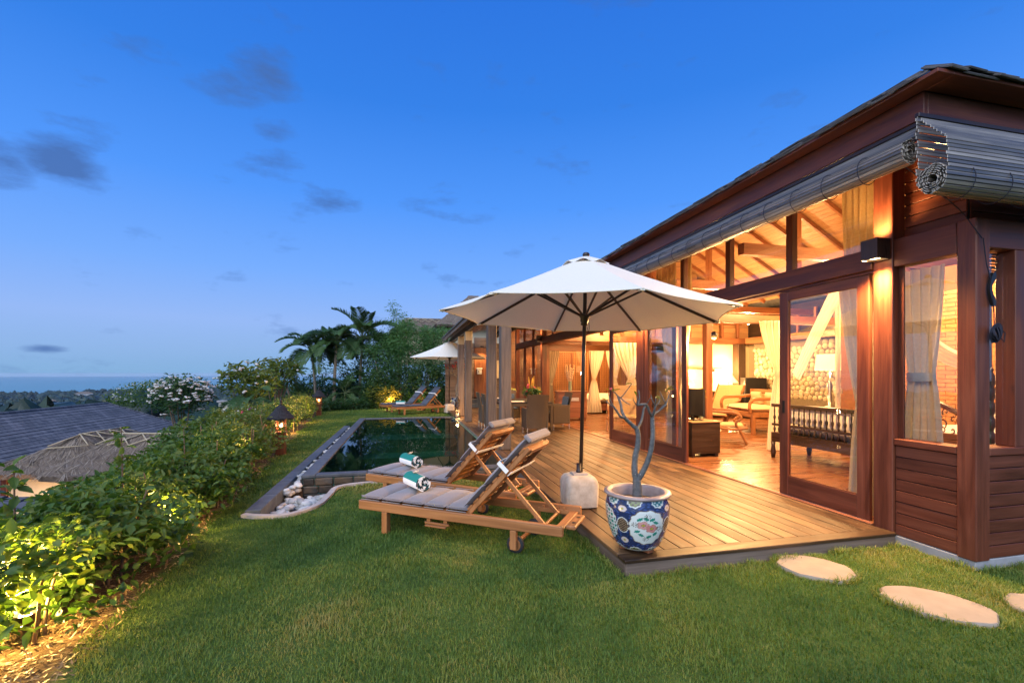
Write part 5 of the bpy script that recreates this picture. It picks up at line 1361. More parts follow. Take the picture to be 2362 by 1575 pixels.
lamp_light('candle_light', ln, (0, 0, .2), 6, (1, .5, .18), .04)
# ================================================================ furniture and fabrics inside
def curtain(name, label, p0, p1, z0, z1, folds, amp, mat, cat='curtain', tie=None, tie_u=.5, tie_w=.35, group=None, flare=1.0, nz=26, loc_z=None):
    """hanging cloth from p0 to p1; tie = height where it is gathered to tie_w of its width around tie_u"""
    p0, p1 = np.array(p0, float), np.array(p1, float); d = p1-p0; L_ = np.linalg.norm(d); d /= L_; nrm = np.array((-d[1], d[0]))
    nu = folds*8; G = []
    base = (float((p0[0]+p1[0])/2), float((p0[1]+p1[1])/2), z0)
    for i in range(nz+1):
        z = z1+(z0-z1)*i/nz
        if tie is not None:
            if z >= tie: t = (z1-z)/(z1-tie); w_ = 1+(tie_w-1)*t**1.5; uc = .5+(tie_u-.5)*t**1.3
            else: t = (tie-z)/(tie-z0); w_ = tie_w+(min(1, tie_w*1.9*flare)-tie_w)*(t**.6); uc = tie_u+(.5-tie_u)*.15*t
        else: w_ = 1; uc = .5
        row = []
        for j in range(nu+1):
            u = j/nu; s_ = uc+(u-.5)*w_
            a = amp*(math.sin(u*folds*2*math.pi+.6*math.sin(z*2))+.35*math.sin(u*folds*4.7+z*1.3))*(1 if tie is None else (.6+.4*w_))
            q = p0+d*L_*s_+nrm*a; row.append((q[0]-base[0], q[1]-base[1], z-z0))
        G.append(row)
    m = MB(); m.grid(G)
    root = m.build(name, mat, smooth=True, loc=base); tag(root, label, cat, group)
    if tie is not None:
        q = []
        for k in range(17):
            a = 2*math.pi*k/16; c_ = p0+d*L_*(tie_u+math.cos(a)*tie_w*.53)+nrm*math.sin(a)*(amp*1.6+.01); q.append((c_[0]-base[0], c_[1]-base[1]))
        mm = MB(); mm.grid([[(x, y, tie-z0+.04) for x, y in q], [(x, y, tie-z0-.04) for x, y in q]]); mm.build('tieback', mat, root, smooth=True)
    return root
curtain('curtain', 'cream curtain tied back inside the corner window', (4.64, 3.44), (4.64, 3.03), .30, 2.42, 5, .028, 'drape', tie=1.42, tie_u=.52, tie_w=.55)
curtain('curtain', 'pale curtain hanging behind the glass door beside the corner bay', (4.60, 3.58), (4.60, 4.02), .02, 2.42, 5, .025, 'drape', tie=1.12, tie_u=.30, tie_w=.45)
curtain('curtain', 'gold curtain behind the transom light next to the jamb post', (4.62, 3.52), (4.62, 3.98), 2.56, 3.42, 6, .025, 'drape_gold')
curtain('curtain', 'grey tied curtain behind the middle sliding door', (4.66, 6.75), (4.66, 7.65), .03, 2.40, 7, .03, 'drape', tie=1.10, tie_u=.48, tie_w=.34)
curtain('curtain', 'dark gold curtain behind the transom light by the middle post', (4.62, 7.1), (4.62, 7.72), 2.56, 3.42, 6, .025, 'drape_gold')
curtain('curtain', 'gold curtain behind the transom light beyond the middle post', (4.62, 6.66), (4.62, 6.9), 2.56, 3.42, 3, .02, 'drape_gold')
# ---- near bedroom: carved four-poster bed
bed = thing('carved_bed', (6.62, 3.98, 0), 'dark carved bed with white linen in the corner bedroom', 'bed'); bed.scale = (.9, .62, 1)
def bbox(name, mat, x0, x1, y0, y1, z0, z1, c=.01, par=None):
    m = MB(); m.box(x0, x1, y0, y1, z0, z1, c); return m.build(name, mat, par or bed)
bbox('side_board', 'wood_dark', -.95, .95, -.98, -.92, .30, .55); bbox('side_board', 'wood_dark', -.95, .95, .92, .98, .30, .55)
bbox('foot_board', 'wood_red_light', -1.02, -.95, -.98, .98, .35, .74)
m = MB(); cushion_seg(m, -.95, .98, -.92, .92, .45, .34); m.build('mattress', 'linen', bed, smooth=True)
for (x, y) in ((-.985, -1.0), (-.985, 1.0), (1.0, -1.0), (1.0, 1.0)):
    m = MB(); pr = [(.05, 0), (.05, .62), (.075, .64), (.075, .70), (.045, .72)]
    for k in range(4): z = .74+k*.15; pr += [(.045, z), (.068, z+.05), (.066, z+.09), (.040, z+.13)]
    pr += [(.06, 1.36), (.066, 1.41), (.03, 1.47), (.005, 1.50)]; m.lathe(pr, (x, y, 0), 16); m.build('post', 'wood_dark', bed, smooth=True)
def carved(name, mat, x, y0, y1, z0, hz, par, seed):
    """pierced carved panel: scrolls of tube with an arched top rail"""
    m = MB(); rr = random.Random(seed); n = 22
    arch = [(x, y0+(y1-y0)*k/n, z0+hz*(.45+.55*math.sin(math.pi*k/n))) for k in range(n+1)]
    m.tube(arch, .032, 8)
    for k in range(34):
        u = rr.uniform(.06, .94); cy_ = y0+(y1-y0)*u; zt = z0+hz*(.45+.55*math.sin(math.pi*u)); cz_ = rr.uniform(z0+.03, zt-.04); r0 = rr.uniform(.03, .065); ph = rr.uniform(0, 6.28); sg = rr.choice((-1, 1)); q = []
        for j in range(14):
            t = j/13; a = ph+sg*t*5.2; r = r0*(1-.75*t); q.append((x+rr.uniform(-.004, .004), cy_+math.cos(a)*r, cz_+math.sin(a)*r))
        m.tube(q, [.011*(1-.5*j/13) for j in range(14)], 6)
    m.box(x-.025, x+.025, y0, y1, z0-.05, z0+.015, .006)
    return m.build(name, mat, par, smooth=False)
carved('headboard', 'wood_dark', 1.02, -.96, .96, .85, .72, bed, 2); carved('carved_crest', 'wood_red_light', -.985, -.75, .75, .79, .36, bed, 4)
for (x, y, rx, w_, lab) in ((.80, -.48, .35, .66, 0), (.80, .40, .35, .66, 0), (.62, .0, .5, .5, 0)):
    m = MB(); cushion_seg(m, -.22, .22, -w_/2, w_/2, 0, .20); o = m.build('pillow', 'linen', bed, smooth=True, loc=(x, y, .80)); o.rotation_euler = (0, -R(55), 0)
for y in (-1, 1):
    m = MB(); m.tube([(-.985, y, 1.48), (-.985, y, 2.5)], .018, 8); m.build('canopy_rod', 'wood_dark', bed)
# ---- sheer swags and nets
def swag(name, label, pts, w0, w1, mat, folds=4, amp=.02, updir=(0, 0, 1), group=None):
    pts = crs(pts, 8); n = len(pts); G = []; base = Vector(pts[-1])
    for i, p in enumerate(pts):
        p = Vector(p); d = (Vector(pts[min(i+1, n-1)])-Vector(pts[max(i-1, 0)])).normalized(); side = d.cross(Vector((.87, -.5, 0))).normalized(); nn = side.cross(d)
        t = i/(n-1); w_ = w0+(w1-w0)*t; row = []
        for j in range(folds*6+1):
            u = j/(folds*6)-.5; row.append(p+side*w_*u+nn*amp*math.sin((u+.5)*folds*6.283+t*2)-base)
        G.append(row)
    m = MB(); m.grid(G); o = m.build(name, mat, smooth=True, loc=base); return tag(o, label, 'drape', group)
swag('bed_drape', 'sheer cream drape swooping down behind the glass door by the corner bay', [(5.35, 4.62, 2.62), (5.42, 4.92, 2.25), (5.45, 5.18, 1.85), (5.45, 5.42, 1.42)], .36, .26, 'sheer')
swag('bed_drape', 'white net swept aside above the carved headboard', [(6.6, 4.9, 2.45), (6.75, 4.75, 2.0), (6.85, 4.5, 1.7), (6.9, 4.1, 1.5)], .5, .14, 'sheer')
curtain('bed_drape', 'peach drape gathered by a tieback in front of the pebble wall', (6.35, 5.55), (6.75, 5.9), .5, 2.75, 6, .03, 'sheer', 'drape', tie=1.18, tie_u=.55, tie_w=.45)
curtain('bed_drape', 'pink sheer drape trailing on the floor at the edge of the open doorway', (6.55, 7.35), (6.95, 7.15), .01, 2.45, 4, .03, 'sheer', 'drape', tie=1.45, tie_u=.75, tie_w=.2, flare=2.2)
# ---- spindle daybed
db = thing('spindle_daybed', (6.25, 5.75, 0), 'black daybed with turned spindle back and white mattress behind the glass door', 'daybed')
def dbx(name, mat, x0, x1, y0, y1, z0, z1, c=.006): m = MB(); m.box(x0, x1, y0, y1, z0, z1, c); return m.build(name, mat, db)
dbx('top_rail', 'wood_dark', -.03, .03, -.85, .95, .88, .935); dbx('mid_rail', 'wood_dark', -.02, .02, -.85, .95, .555, .595); dbx('seat_frame', 'wood_dark', -.03, .8, -.85, .95, .28, .44)
m = MB(); cushion_seg(m, .06, .78, -.82, .92, .44, .16); m.build('mattress', 'linen', db, smooth=True)
m = MB(); cushion_seg(m, .05, .16, -.8, .9, .60, .30); m.build('bolster', 'linen', db, smooth=True)
sp = MB(); sp.lathe([(.010, 0), (.016, .02), (.010, .05), (.020, .09), (.022, .11), (.010, .15), (.014, .22), (.009, .29)], (0, 0, 0), 10); spm = sp.mesh('spindle', True); spm.materials.append(MAT('wood_dark', spm))
sq = MB(); sq.lathe([(.010, 0), (.02, .04), (.02, .07), (.010, .11)], (0, 0, 0), 10); sqm = sq.mesh('spindle', True); sqm.materials.append(MAT('wood_dark', sqm))
for k in range(18): link('spindle', spm, 'wood_dark', db, (0, -.80+k*.10, .595)); link('spindle', sqm, 'wood_dark', db, (0, -.80+k*.10, .443))
for (x, y) in ((0, -.83), (0, .93), (.76, -.83), (.76, .93)): m = MB(); m.lathe([(.03, 0), (.045, .10), (.03, .2), (.04, .28)], (x, y, 0), 12); m.build('leg', 'wood_dark', db, smooth=True)
# ---- living area
so_ = thing('teak_settee', (9.0, 9.95, 0), 'broad teak settee with curved arms and cream cushions', 'settee', rz=math.atan2(.86, .51)+math.pi)
# local: +y is the back... front edge along x (2.0 wide), faces -y
so_.rotation_euler = (0, 0, R(80)); so_.scale = (.68, 1, 1); so_.location = (8.16, 9.9, 0)
def sbx(name, mat, x0, x1, y0, y1, z0, z1, c=.01): m = MB(); m.box(x0, x1, y0, y1, z0, z1, c); return m.build(name, mat, so_)
sbx('seat_frame', 'wood_teak', -1.0, 1.0, -.85, 0, .40, .53); 
for x in (-1.0, .92):
    sbx('leg', 'wood_teak', x, x+.09, -.09, 0.0, 0, .40); sbx('leg', 'wood_teak', x, x+.09, -.85, -.76, 0, 1.05)
    q = [(x+.045, .02, .52), (x+.045, .05, .68), (x+.045, .0, .80), (x+.045, -.12, .84), (x+.045, -.5, .85), (x+.045, -.82, .88)]
    m = MB(); m.tube(crs(q, 5), .042, 8); m.build('arm', 'wood_teak', so_, smooth=True)
sbx('back_rail', 'wood_teak', -.91, .91, -.85, -.80, .95, 1.05); sbx('back_panel', 'rattan', -.91, .91, -.83, -.81, .55, .94, .003)
for k in range(2): m = MB(); cushion_seg(m, -.9+k*.91, .0+k*.90, -.78, -.02, .53, .14); m.build('seat_cushion', 'cushion_cream', so_, smooth=True)
for k in range(2): m = MB(); cushion_seg(m, -.28, .28, -.06, .3, 0, .16); o = m.build('back_cushion', 'cushion_cream', so_, smooth=True, loc=(-.45+k*.9, -.70, .68)); o.rotation_euler = (R(70), 0, 0)
wc = thing('rattan_lounge_chair', (8.5, 10.9, 0), 'low rattan lounge chair with diamond weave back and scrolled arms', 'chair', rz=R(120))
m = MB(); G = [[(-.33+.66*j/8, -.1-.55*(i/10)**1.2, .38+.75*(i/10)) for j in range(9)] for i in range(11)]; m.grid(G); m.grid([[(x, y-.03, z) for x, y, z in reversed(r_)] for r_ in G]); m.build('back_panel', 'rattan', wc)
m = MB(); m.box(-.33, .33, -.1, .55, .33, .39, .02); m.build('seat', 'rattan', wc)
for x in (-.36, .36):
    m = MB(); m.tube(crs([(x, -.7, 1.15), (x, -.4, .78), (x, -.1, .40), (x, .3, .30), (x, .62, .34)], 5), .028, 8); m.build('side_rail', 'wood_teak', wc, smooth=True)
    m = MB(); m.tube(crs([(x, -.38, .72), (x, .0, .66), (x, .38, .64), (x, .50, .54), (x, .40, .42), (x, .52, .2), (x, .60, 0)], 5), .026, 8); m.build('arm', 'wood_teak', wc, smooth=True)
    m = MB(); m.tube(crs([(x, -.1, .38), (x, -.25, .2), (x, -.4, 0)], 4), .026, 8); m.build('leg', 'wood_teak', wc, smooth=True)
wc2 = copy_tree(wc); wc2.location = (6.55, 8.62, 0); wc2.rotation_euler = (0, 0, R(-127)); wc2['label'] = 'rattan lounge chair seen edge on beside the inner door pillar'; wc['group'] = wc2['group'] = 'rattan lounge chairs'
wc3 = copy_tree(wc); wc3.location = (5.55, 10.9, 0); wc3.rotation_euler = (0, 0, R(150)); wc3['label'] = 'rattan lounge chair seen through the far sliding door'; wc3['group'] = wc['group']
cab = thing('dark_cabinet', (5.10, 7.15, 0), 'dark low cabinet with glazed front just inside the middle door', 'cabinet', rz=0)
def cbx(name, mat, x0, x1, y0, y1, z0, z1, c=.005, par=None): m = MB(); m.box(x0, x1, y0, y1, z0, z1, c); return m.build(name, mat, par or cab)
cbx('carcass', 'wood_dark', -.28, .28, -.22, .28, .06, .60); cbx('top', 'wood_ceiling', -.30, .30, -.24, .30, .60, .625)
for k in range(2): cbx('door', 'wood_red_light', .281, .295, -.20+k*.24, .02+k*.24, .08, .58, .003)
for x in (-.26, .20): cbx('foot', 'wood_dark', x, x+.06, -.2, .26, 0, .059)
tv = thing('television', (5.02, 7.2, .626), 'black flat television standing on the dark cabinet', 'television', rz=R(8))
m = MB(); m.box(-.02, .02, -.28, .28, .08, .56, .006); m.build('screen', 'black', tv); m = MB(); m.box(-.09, .09, -.16, .16, 0, .015, .004); m.box(-.015, .015, -.03, .03, .015, .08); m.build('stand', 'black', tv)
vs_ = thing('bud_vase', (5.30, 7.35, .626), 'small glass vase of yellow green orchids on the dark cabinet', 'vase')
m = MB(); m.lathe([(.04, 0), (.045, .1), (.03, .2), (.04, .25)], (0, 0, 0), 14, False); m.build('glass', 'vase_glass', vs_, smooth=True)
P_, tn = clump_points(60, (0, 0, .40), (.10, .10, .14), 8, tight=.5); o = stuff(link('orchid', leaf_mesh('orchid', P_, .05, .035, tint=tn), 'leaf_croton', vs_))
fg = thing('fridge', (11.15, 12.75, 0), 'black mini fridge standing in front of the pebble wall', 'fridge', rz=R(-25))
m = MB(); m.box(-.32, .32, -.3, .3, .02, 1.32, .015); m.build('body', 'black', fg); m = MB(); m.box(-.345, -.33, -.25, -.23, .7, 1.25, .004); m.build('handle', 'metal_bright', fg)
sh = thing('picture_ledge', (9.7, 13.58, 1.62), 'slim brown shelf across the brightly lit plaster wall', 'shelf'); m = MB(); m.box(-1.0, .95, -.10, .04, -.02, .02, .004); m.build('board', 'wood_red', sh)
for x in (-.7, .6): m = MB(); m.box(x, x+.03, -.03, .04, -.1, -.021, .003); m.build('bracket', 'wood_red', sh)
sd = thing('sideboard', (9.9, 13.3, 0), 'dark sideboard under the bright plaster wall', 'sideboard')
m = MB(); m.box(-1.1, 1.1, -.25, .28, .1, .83, .008); m.build('carcass', 'wood_dark', sd); m = MB(); m.box(-1.14, 1.14, -.28, .29, .83, .87, .006); m.build('top', 'wood_dark', sd)
for x in (-1.05, .98): m = MB(); m.box(x, x+.07, -.22, .24, 0, .099, .004); m.build('foot', 'wood_dark', sd)
# ---- lamps that are lit in the photograph
def table_lamp(loc, label, h, rb, rt, sh_h, power, body='metal_bright', shade='shade_lit', group='lit table lamps'):
    root = thing('table_lamp', loc, label, 'lamp', group)
    m = MB(); m.lathe([(.09, 0), (.09, .02), (.03, .04), (.05, h*.3), (.025, h*.4), (.055, h*.55), (.02, h*.7), (.012, h)], (0, 0, 0), 18); m.build('stem', body, root, smooth=True)
    m = MB(); m.lathe([(rb, h-.02), (rt, h-.02+sh_h)], (0, 0, 0), 28, False); m.build('lamp_shade', shade, root, smooth=True)
    m = MB(); m.blob((0, 0, h+.08), (.035, .035, .05), 10, 8, 0); m.build('bulb', 'bulb', root, smooth=True)
    lamp_light('lamp_light', root, (0, 0, h+sh_h+.05), power, radius=.07); lamp_light('lamp_light', root, (0, 0, h-.06), power*.6, radius=.07); return root
table_lamp((8.55, 7.65, .76), 'table lamp with a square orange shade in front of the pebble wall', .78, .27, .24, .33, 55)
m = thing('side_table', (8.55, 7.65, 0), 'dark round side table under the orange lamp', 'table'); mm = MB(); mm.lathe([(.30, .70), (.32, .72), (.32, .755)], (0, 0, 0), 24); mm.build('top', 'wood_dark', m, smooth=False); mm = MB(); mm.lathe([(.2, 0), (.05, .05), (.04, .4), (.07, .6), (.1, .699)], (0, 0, 0), 16); mm.build('pedestal', 'wood_dark', m, smooth=True)
table_lamp((10.6, 13.25, .871), 'cream conical lamp on the sideboard under the shelf', .30, .30, .06, .34, 90, 'wood_dark')
table_lamp((9.1, 13.3, .871), 'small cream lamp at the end of the sideboard behind the door pillar', .30, .2, .06, .28, 70, 'wood_dark')
table_lamp((7.4, 18.9, .62), 'small yellow lamp beside the far canopy bed', .35, .16, .12, .22, 45, 'wood_dark')
m = thing('night_stand', (7.4, 18.9, 0), 'night stand under the small yellow lamp', 'table'); mm = MB(); mm.box(-.22, .22, -.2, .2, .08, .61, .008); mm.build('carcass', 'wood_dark', m)
for x in (-.2, .14): mm = MB(); mm.box(x, x+.05, -.18, .18, 0, .079, .003); mm.build('foot', 'wood_dark', m)
def spotlamp(loc, label, power, spot=None, aim=None, rad=.05, group='small interior spotlights', z_drop=.10):
    root = thing('spotlight', loc, label, 'spotlight', group)
    m = MB(); m.lathe([(.03, .0), (.045, .01), (.045, .09), (.02, .11)], (0, 0, 0), 14, False); m.build('housing', 'metal_dark', root, smooth=True)
    m = MB(); m.blob((0, 0, .012), (.028, .028, .02), 10, 6, 0); m.build('bulb', 'bulb', root, smooth=True)
    lamp_light('spot_light', root, (0, 0, -.05), power, radius=rad, spot=spot, aim=aim); return root
for (loc, lab, pw) in (((6.6, 4.3, 3.0), 'spotlight on the ceiling over the carved bed', 170), ((7.4, 6.6, 3.0), 'spotlight hung from the tie beam over the daybed', 150), ((7.2, 9.6, 3.0), 'spotlight hung over the settee', 190), ((9.8, 11.4, 2.9), 'spotlight aimed at the pebble wall and fridge', 190), ((4.70, 6.20, 2.00), 'bright spotlight shining out beside the parasol tip', 150), ((6.3, 12.6, 3.0), 'spotlight above the far open doorway', 160), ((7.2, 16.6, 2.9), 'spotlight over the far canopy bed', 150), ((5.4, 16.8, 2.7), 'spotlight behind the far glass bay', 90)):
    spotlamp(loc, lab, pw, rad=.09)
# ---- far bedroom: netted bed, pierced screen, red chest with flowers
b2 = thing('canopy_bed', (7.5, 16.4, 0), 'low bed with white linen under netting in the far bedroom', 'bed')
m = MB(); m.box(-1.0, 1.0, -1.0, 1.0, .12, .36, .01); m.build('frame', 'wood_red', b2); m = MB(); cushion_seg(m, -.95, .95, -.95, .95, .36, .30); m.build('mattress', 'linen', b2, smooth=True)
for x in (-.98, .92):
    for y in (-.98, .92): m = MB(); m.box(x, x+.06, y, y+.06, 0, 2.3, .004); m.build('post', 'wood_red', b2)
curtain('bed_net', 'white bed net tied in the middle, in the far open doorway', (6.45, 15.35), (7.05, 15.35), .05, 2.28, 5, .035, 'sheer', 'bed net', tie=1.25, tie_u=.35, tie_w=.16, flare=3.5)
curtain('bed_net', 'white bed net falling to the floor beside the far sliding door', (7.1, 15.32), (7.75, 15.32), .02, 2.28, 5, .035, 'sheer', 'bed net', tie=1.2, tie_u=.55, tie_w=.16, flare=4.5)
curtain('bed_net', 'bright net drape seen through the far sliding door glass', (6.2, 12.9), (6.9, 12.7), .8, 2.4, 6, .03, 'sheer', 'bed net', tie=1.3, tie_u=.8, tie_w=.3)
curtain('curtain', 'tan curtain behind the return glass door', (4.75, 14.75), (5.15, 14.75), .1, 2.3, 5, .03, 'drape', tie=1.1, tie_u=.15, tie_w=.35)
sc_ = thing('pierced_screen', (8.0, 18.0, 0), 'brown wooden screen pierced with rows of holes behind the far bed', 'screen')
m = MB(); m.box(-2.0, 2.0, .06, .09, .1, 2.35); m.build('backing', 'wood_dark', sc_)
for k in range(40):
    m = MB(); m.box(-2.0+k*.10, -1.95+k*.10, .0, .05, .1, 2.35, .003); m.build('bar', 'wood_teak', sc_)
for k in range(23): m = MB(); m.box(-2.0, 2.0, .005, .045, .12+k*.10, .165+k*.10, .003); m.build('bar', 'wood_teak', sc_)
for x in (-2.05, -.02, 2.0): m = MB(); m.box(x, x+.06, -.01, .08, 0, 2.42, .004); m.build('post', 'wood_red', sc_)
rc = thing('red_chest', (5.10, 13.55, 0), 'polished red wooden chest with latticed doors at the far doorway', 'chest', rz=R(-12))
def rbx(name, mat, x0, x1, y0, y1, z0, z1, c=.005): m = MB(); m.box(x0, x1, y0, y1, z0, z1, c); return m.build(name, mat, rc)
rbx('carcass', 'wood_red_light', -.45, .42, -.42, .42, .10, .88, .008); rbx('top', 'wood_red_light', -.48, .45, -.45, .45, .88, .91)
for k in range(3): rbx('lattice_door', 'wood_ceiling', .421, .435, -.40+k*.27, -.16+k*.27, .14, .85, .003)
for x in (-.43, .30):
    for y in (-.40, .28): rbx('foot', 'wood_red_light', x, x+.10, y, y+.12, 0, .099)
rbx('socket_plate', 'metal_bright', -.10, .18, -.424, -.421, .62, .72, .001)
def tall_vase(loc, label, h, mat='petal_cream', n=26):
    root = thing('flower_vase', loc, label, 'vase', 'vases of white flowers'); m = MB(); m.lathe([(.05, 0), (.055, .12), (.045, .24), (.055, .30)], (0, 0, 0), 16, False); m.build('glass', 'vase_glass', root, smooth=True)
    rr = random.Random(int(h*100))
    for k in range(n):
        a = rr.uniform(0, 6.28); s_ = rr.uniform(.03, .17); q = [(0, 0, .05), (math.cos(a)*s_*.35, math.sin(a)*s_*.35, .3), (math.cos(a)*s_, math.sin(a)*s_, h*rr.uniform(.75, 1.0))]
        m = MB(); m.tube(q, .003, 4)
        for j in range(5): t = .55+.45*j/4; p = Vector(q[1]).lerp(Vector(q[2]), (t-.4)/.6); m.blob(p, (.016, .016, .018), 5, 4, .3, j)
        m.build('flower_stem', mat, root, smooth=True)
    return root
tall_vase((5.05, 13.5, .912), 'glass vase of tall cream flowers on the red chest', .82)
tall_vase((4.95, 15.4, .55), 'vase of white flowers glowing behind the dining table', .95, 'petal_white')
pt = thing('low_table', (4.95, 15.4, 0), 'low table carrying the white flowers in the far bay', 'table'); m = MB(); m.box(-.3, .3, -.3, .3, .50, .548, .006); m.build('top', 'wood_red_light', pt)
for x in (-.28, .23):
    for y in (-.28, .23): m = MB(); m.box(x, x+.05, y, y+.05, 0, .499, .004); m.build('leg', 'wood_red_light', pt)
ys_ = thing('daybed', (3.75, 16.6, 0), 'daybed with lime yellow cushions on the far terrace', 'daybed'); m = MB(); m.box(-.4, .4, -.9, .9, .18, .40, .01); m.build('frame', 'wood_red_light', ys_)
for x in (-.38, .3):
    for y in (-.88, .8): m = MB(); m.box(x, x+.08, y, y+.08, 0, .179, .004); m.build('leg', 'wood_red_light', ys_)
m = MB(); cushion_seg(m, -.38, .38, -.88, .88, .40, .14); m.build('mattress', 'linen', ys_, smooth=True)
plain('cushion_lime', (.55, .52, .12), rough=.9, var=.05, scale=50, bmp=.2)
for k, y in enumerate((-.6, -.1, .45)): m = MB(); cushion_seg(m, -.22, .22, -.22, .22, 0, .14); o = m.build('cushion', 'cushion_lime', ys_, smooth=True, loc=(.1, y, .68)); o.rotation_euler = (R(-20), -R(62), 0)
# ---- lamp boxes on the posts (light up and down) and terrace downlights
def lamp_box(y, label, pu=26, pd=30):
    root = thing('wall_lamp', (4.295, y, 2.61), label, 'wall lamp', 'box lamps on the house posts'); root.scale = (.72, .75, .85)
    m = MB(); m.box(-.10, .11, -.105, .105, -.10, -.09+.001); m.box(-.10, -.085, -.105, .105, -.089, .10); m.box(.095, .11, -.105, .105, -.089, .10); m.box(-.084, .094, -.105, -.09, -.089, .10); m.box(-.084, .094, .09, .105, -.089, .10)
    m = MB(); 
    for (a, b, c, d) in ((-.10, -.088, -.105, .105), (.098, .11, -.105, .105), (-.087, .097, -.105, -.093), (-.087, .097, .093, .105)): m.box(a, b, c, d, -.11, .11)
    m.build('housing', 'wood_dark', root)
    m = MB(); m.box(-.086, .096, -.092, .092, -.085, -.08); m.build('diffuser', 'diffuser', root); m = MB(); m.box(-.086, .096, -.092, .092, .08, .085); m.build('diffuser', 'diffuser', root)
    lamp_light('lamp_up', root, (0, 0, .10), pu, radius=.05, spot=140, aim=(0.05, 0, 1)); lamp_light('lamp_down', root, (0, 0, -.10), pd, radius=.05, spot=150, aim=(-.45, 0, -1)); return root
lamp_box(3.38, 'dark box lamp shining up and down on the jamb post beside the corner bay', 44, 290); lamp_box(7.875, 'dark box lamp on the middle post behind the parasol', 32, 110); lamp_box(14.4, 'dark box lamp on the post above the red chest', 22, 45)
def downlight(loc, label, power):
    root = thing('downlight', loc, label, 'downlight', 'round downlights under the terrace roof')
    m = MB(); m.lathe([(.075, 0), (.085, .005), (.085, .04)], (0, 0, 0), 20, False); m.build('trim', 'metal_dark', root, smooth=True); m = MB(); m.lathe([(.001, .012), (.07, .012)], (0, 0, 0), 20, False); m.build('lens', 'diffuser', root)
    lamp_light('down_light', root, (0, 0, -.02), power, radius=.05, spot=110, aim=(0, 0, -1)); return root
for (x, y, pw, lab) in ((2.35, 9.9, 85, 'downlight in the terrace ceiling near the second post'), (2.9, 11.9, 110, 'downlight in the terrace ceiling over the dining table'), (2.35, 13.8, 85, 'downlight in the terrace ceiling near the third post'), (3.3, 16.0, 85, 'downlight in the terrace ceiling over the lime cushions'), (3.3, 19.75, 60, 'downlight washing the red panel of the end wall')):
    downlight((x, y, 2.905+(x-1.55)*.215-.045 if y < 18.9 else 2.62), lab, pw)
sn = thing('wall_sconce', (3.22, 20.03, 1.55), 'small white carved sconce on the red end wall panel', 'sconce'); m = MB(); m.box(-.10, .10, -.06, .02, -.12, .10, .01); m.box(-.13, .13, -.07, .02, .10, .15, .01); m.build('body', 'ceramic_white', sn); m = MB(); m.blob((-.04, -.07, .0), (.03, .02, .03), 8, 6, .1); m.build('ornament', 'metal_dark', sn)
# inside blind of the end window and its pull
ib = thing('window_blind', (4.69, 2.775, 2.455), 'small slatted blind rolled up inside the end window', 'blind')
for k in range(9): m = MB(); m.box(-.126, .14, -.004+.012*(k % 3), .006+.012*(k % 3), -.02-k*.019, -.005-k*.019, .002); m.build('slat', 'wood_dark', ib)
m = MB(); m.tube([(.07, 0, -.2), (.07, 0, -.95)], .002, 4); m.build('pull_cord', 'rope', ib); m = MB(); m.lathe([(.004, .0), (.012, -.02), (.006, -.045)], (.07, 0, -.95), 8); m.build('pull_knob', 'wood_dark', ib, smooth=True)
# ================================================================ hedge: flowering shrubs along the lawn edge
def shrub(x, y, z0, h, rx, ry, n, lf, label, seed, mat='leaf_hedge', flowers=None, stems=7, k=26, low=.30, group='bushy shrubs of the garden hedge'):
    rg = np.random.default_rng(seed); rr = random.Random(seed)
    root = thing('hedge_shrub', (x, y, z0), label, 'shrub', group)
    cz_ = h*(low+1)/2
    P_, tn = clump_points(n, (0, 0, cz_), (rx, ry, h*(1-low)/2), k, rg, .36, .30)
    P_[:, 2] = np.maximum(P_[:, 2], h*low*.5*rg.random(n))
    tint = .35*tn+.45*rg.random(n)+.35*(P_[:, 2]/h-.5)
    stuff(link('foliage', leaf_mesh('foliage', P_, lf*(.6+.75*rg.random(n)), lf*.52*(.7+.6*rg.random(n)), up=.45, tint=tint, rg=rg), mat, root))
    for s_ in range(stems):
        a = rr.uniform(0, 6.28); b = rr.uniform(.15, .85); bx_, by_ = rr.uniform(-.6, .6)*rx, rr.uniform(-.6, .6)*ry
        tx, ty = bx_+math.cos(a)*rx*.35*b, by_+math.sin(a)*ry*.35*b; tz = h*rr.uniform(.55, 1.02)
        m = MB(); m.tube(crs([(bx_, by_, -.03), (bx_*.9+tx*.1+rr.uniform(-.03, .03), by_*.9+ty*.1, h*.25), ((bx_+tx)/2, (by_+ty)/2, h*.55), (tx, ty, tz)], 3), [.012-.0007*i for i in range(10)], 6); m.build('stem', 'stem_warm' if s_ % 2 else 'bark_brown', root, smooth=True)
    if flowers:
        fm, nf = flowers; m = MB()
        for k_ in range(nf):
            q = P_[rg.integers(0, n)]; 
            if q[2] < h*.55: continue
            for j in range(4): m.blob(Vector(q)+Vector((rr.uniform(-.03, .03), rr.uniform(-.03, .03), rr.uniform(0, .05))), (.022, .022, .016), 6, 4, .35, j+k_)
        if m.v: stuff(m.build('blossom', fm, root, smooth=True))
    return root
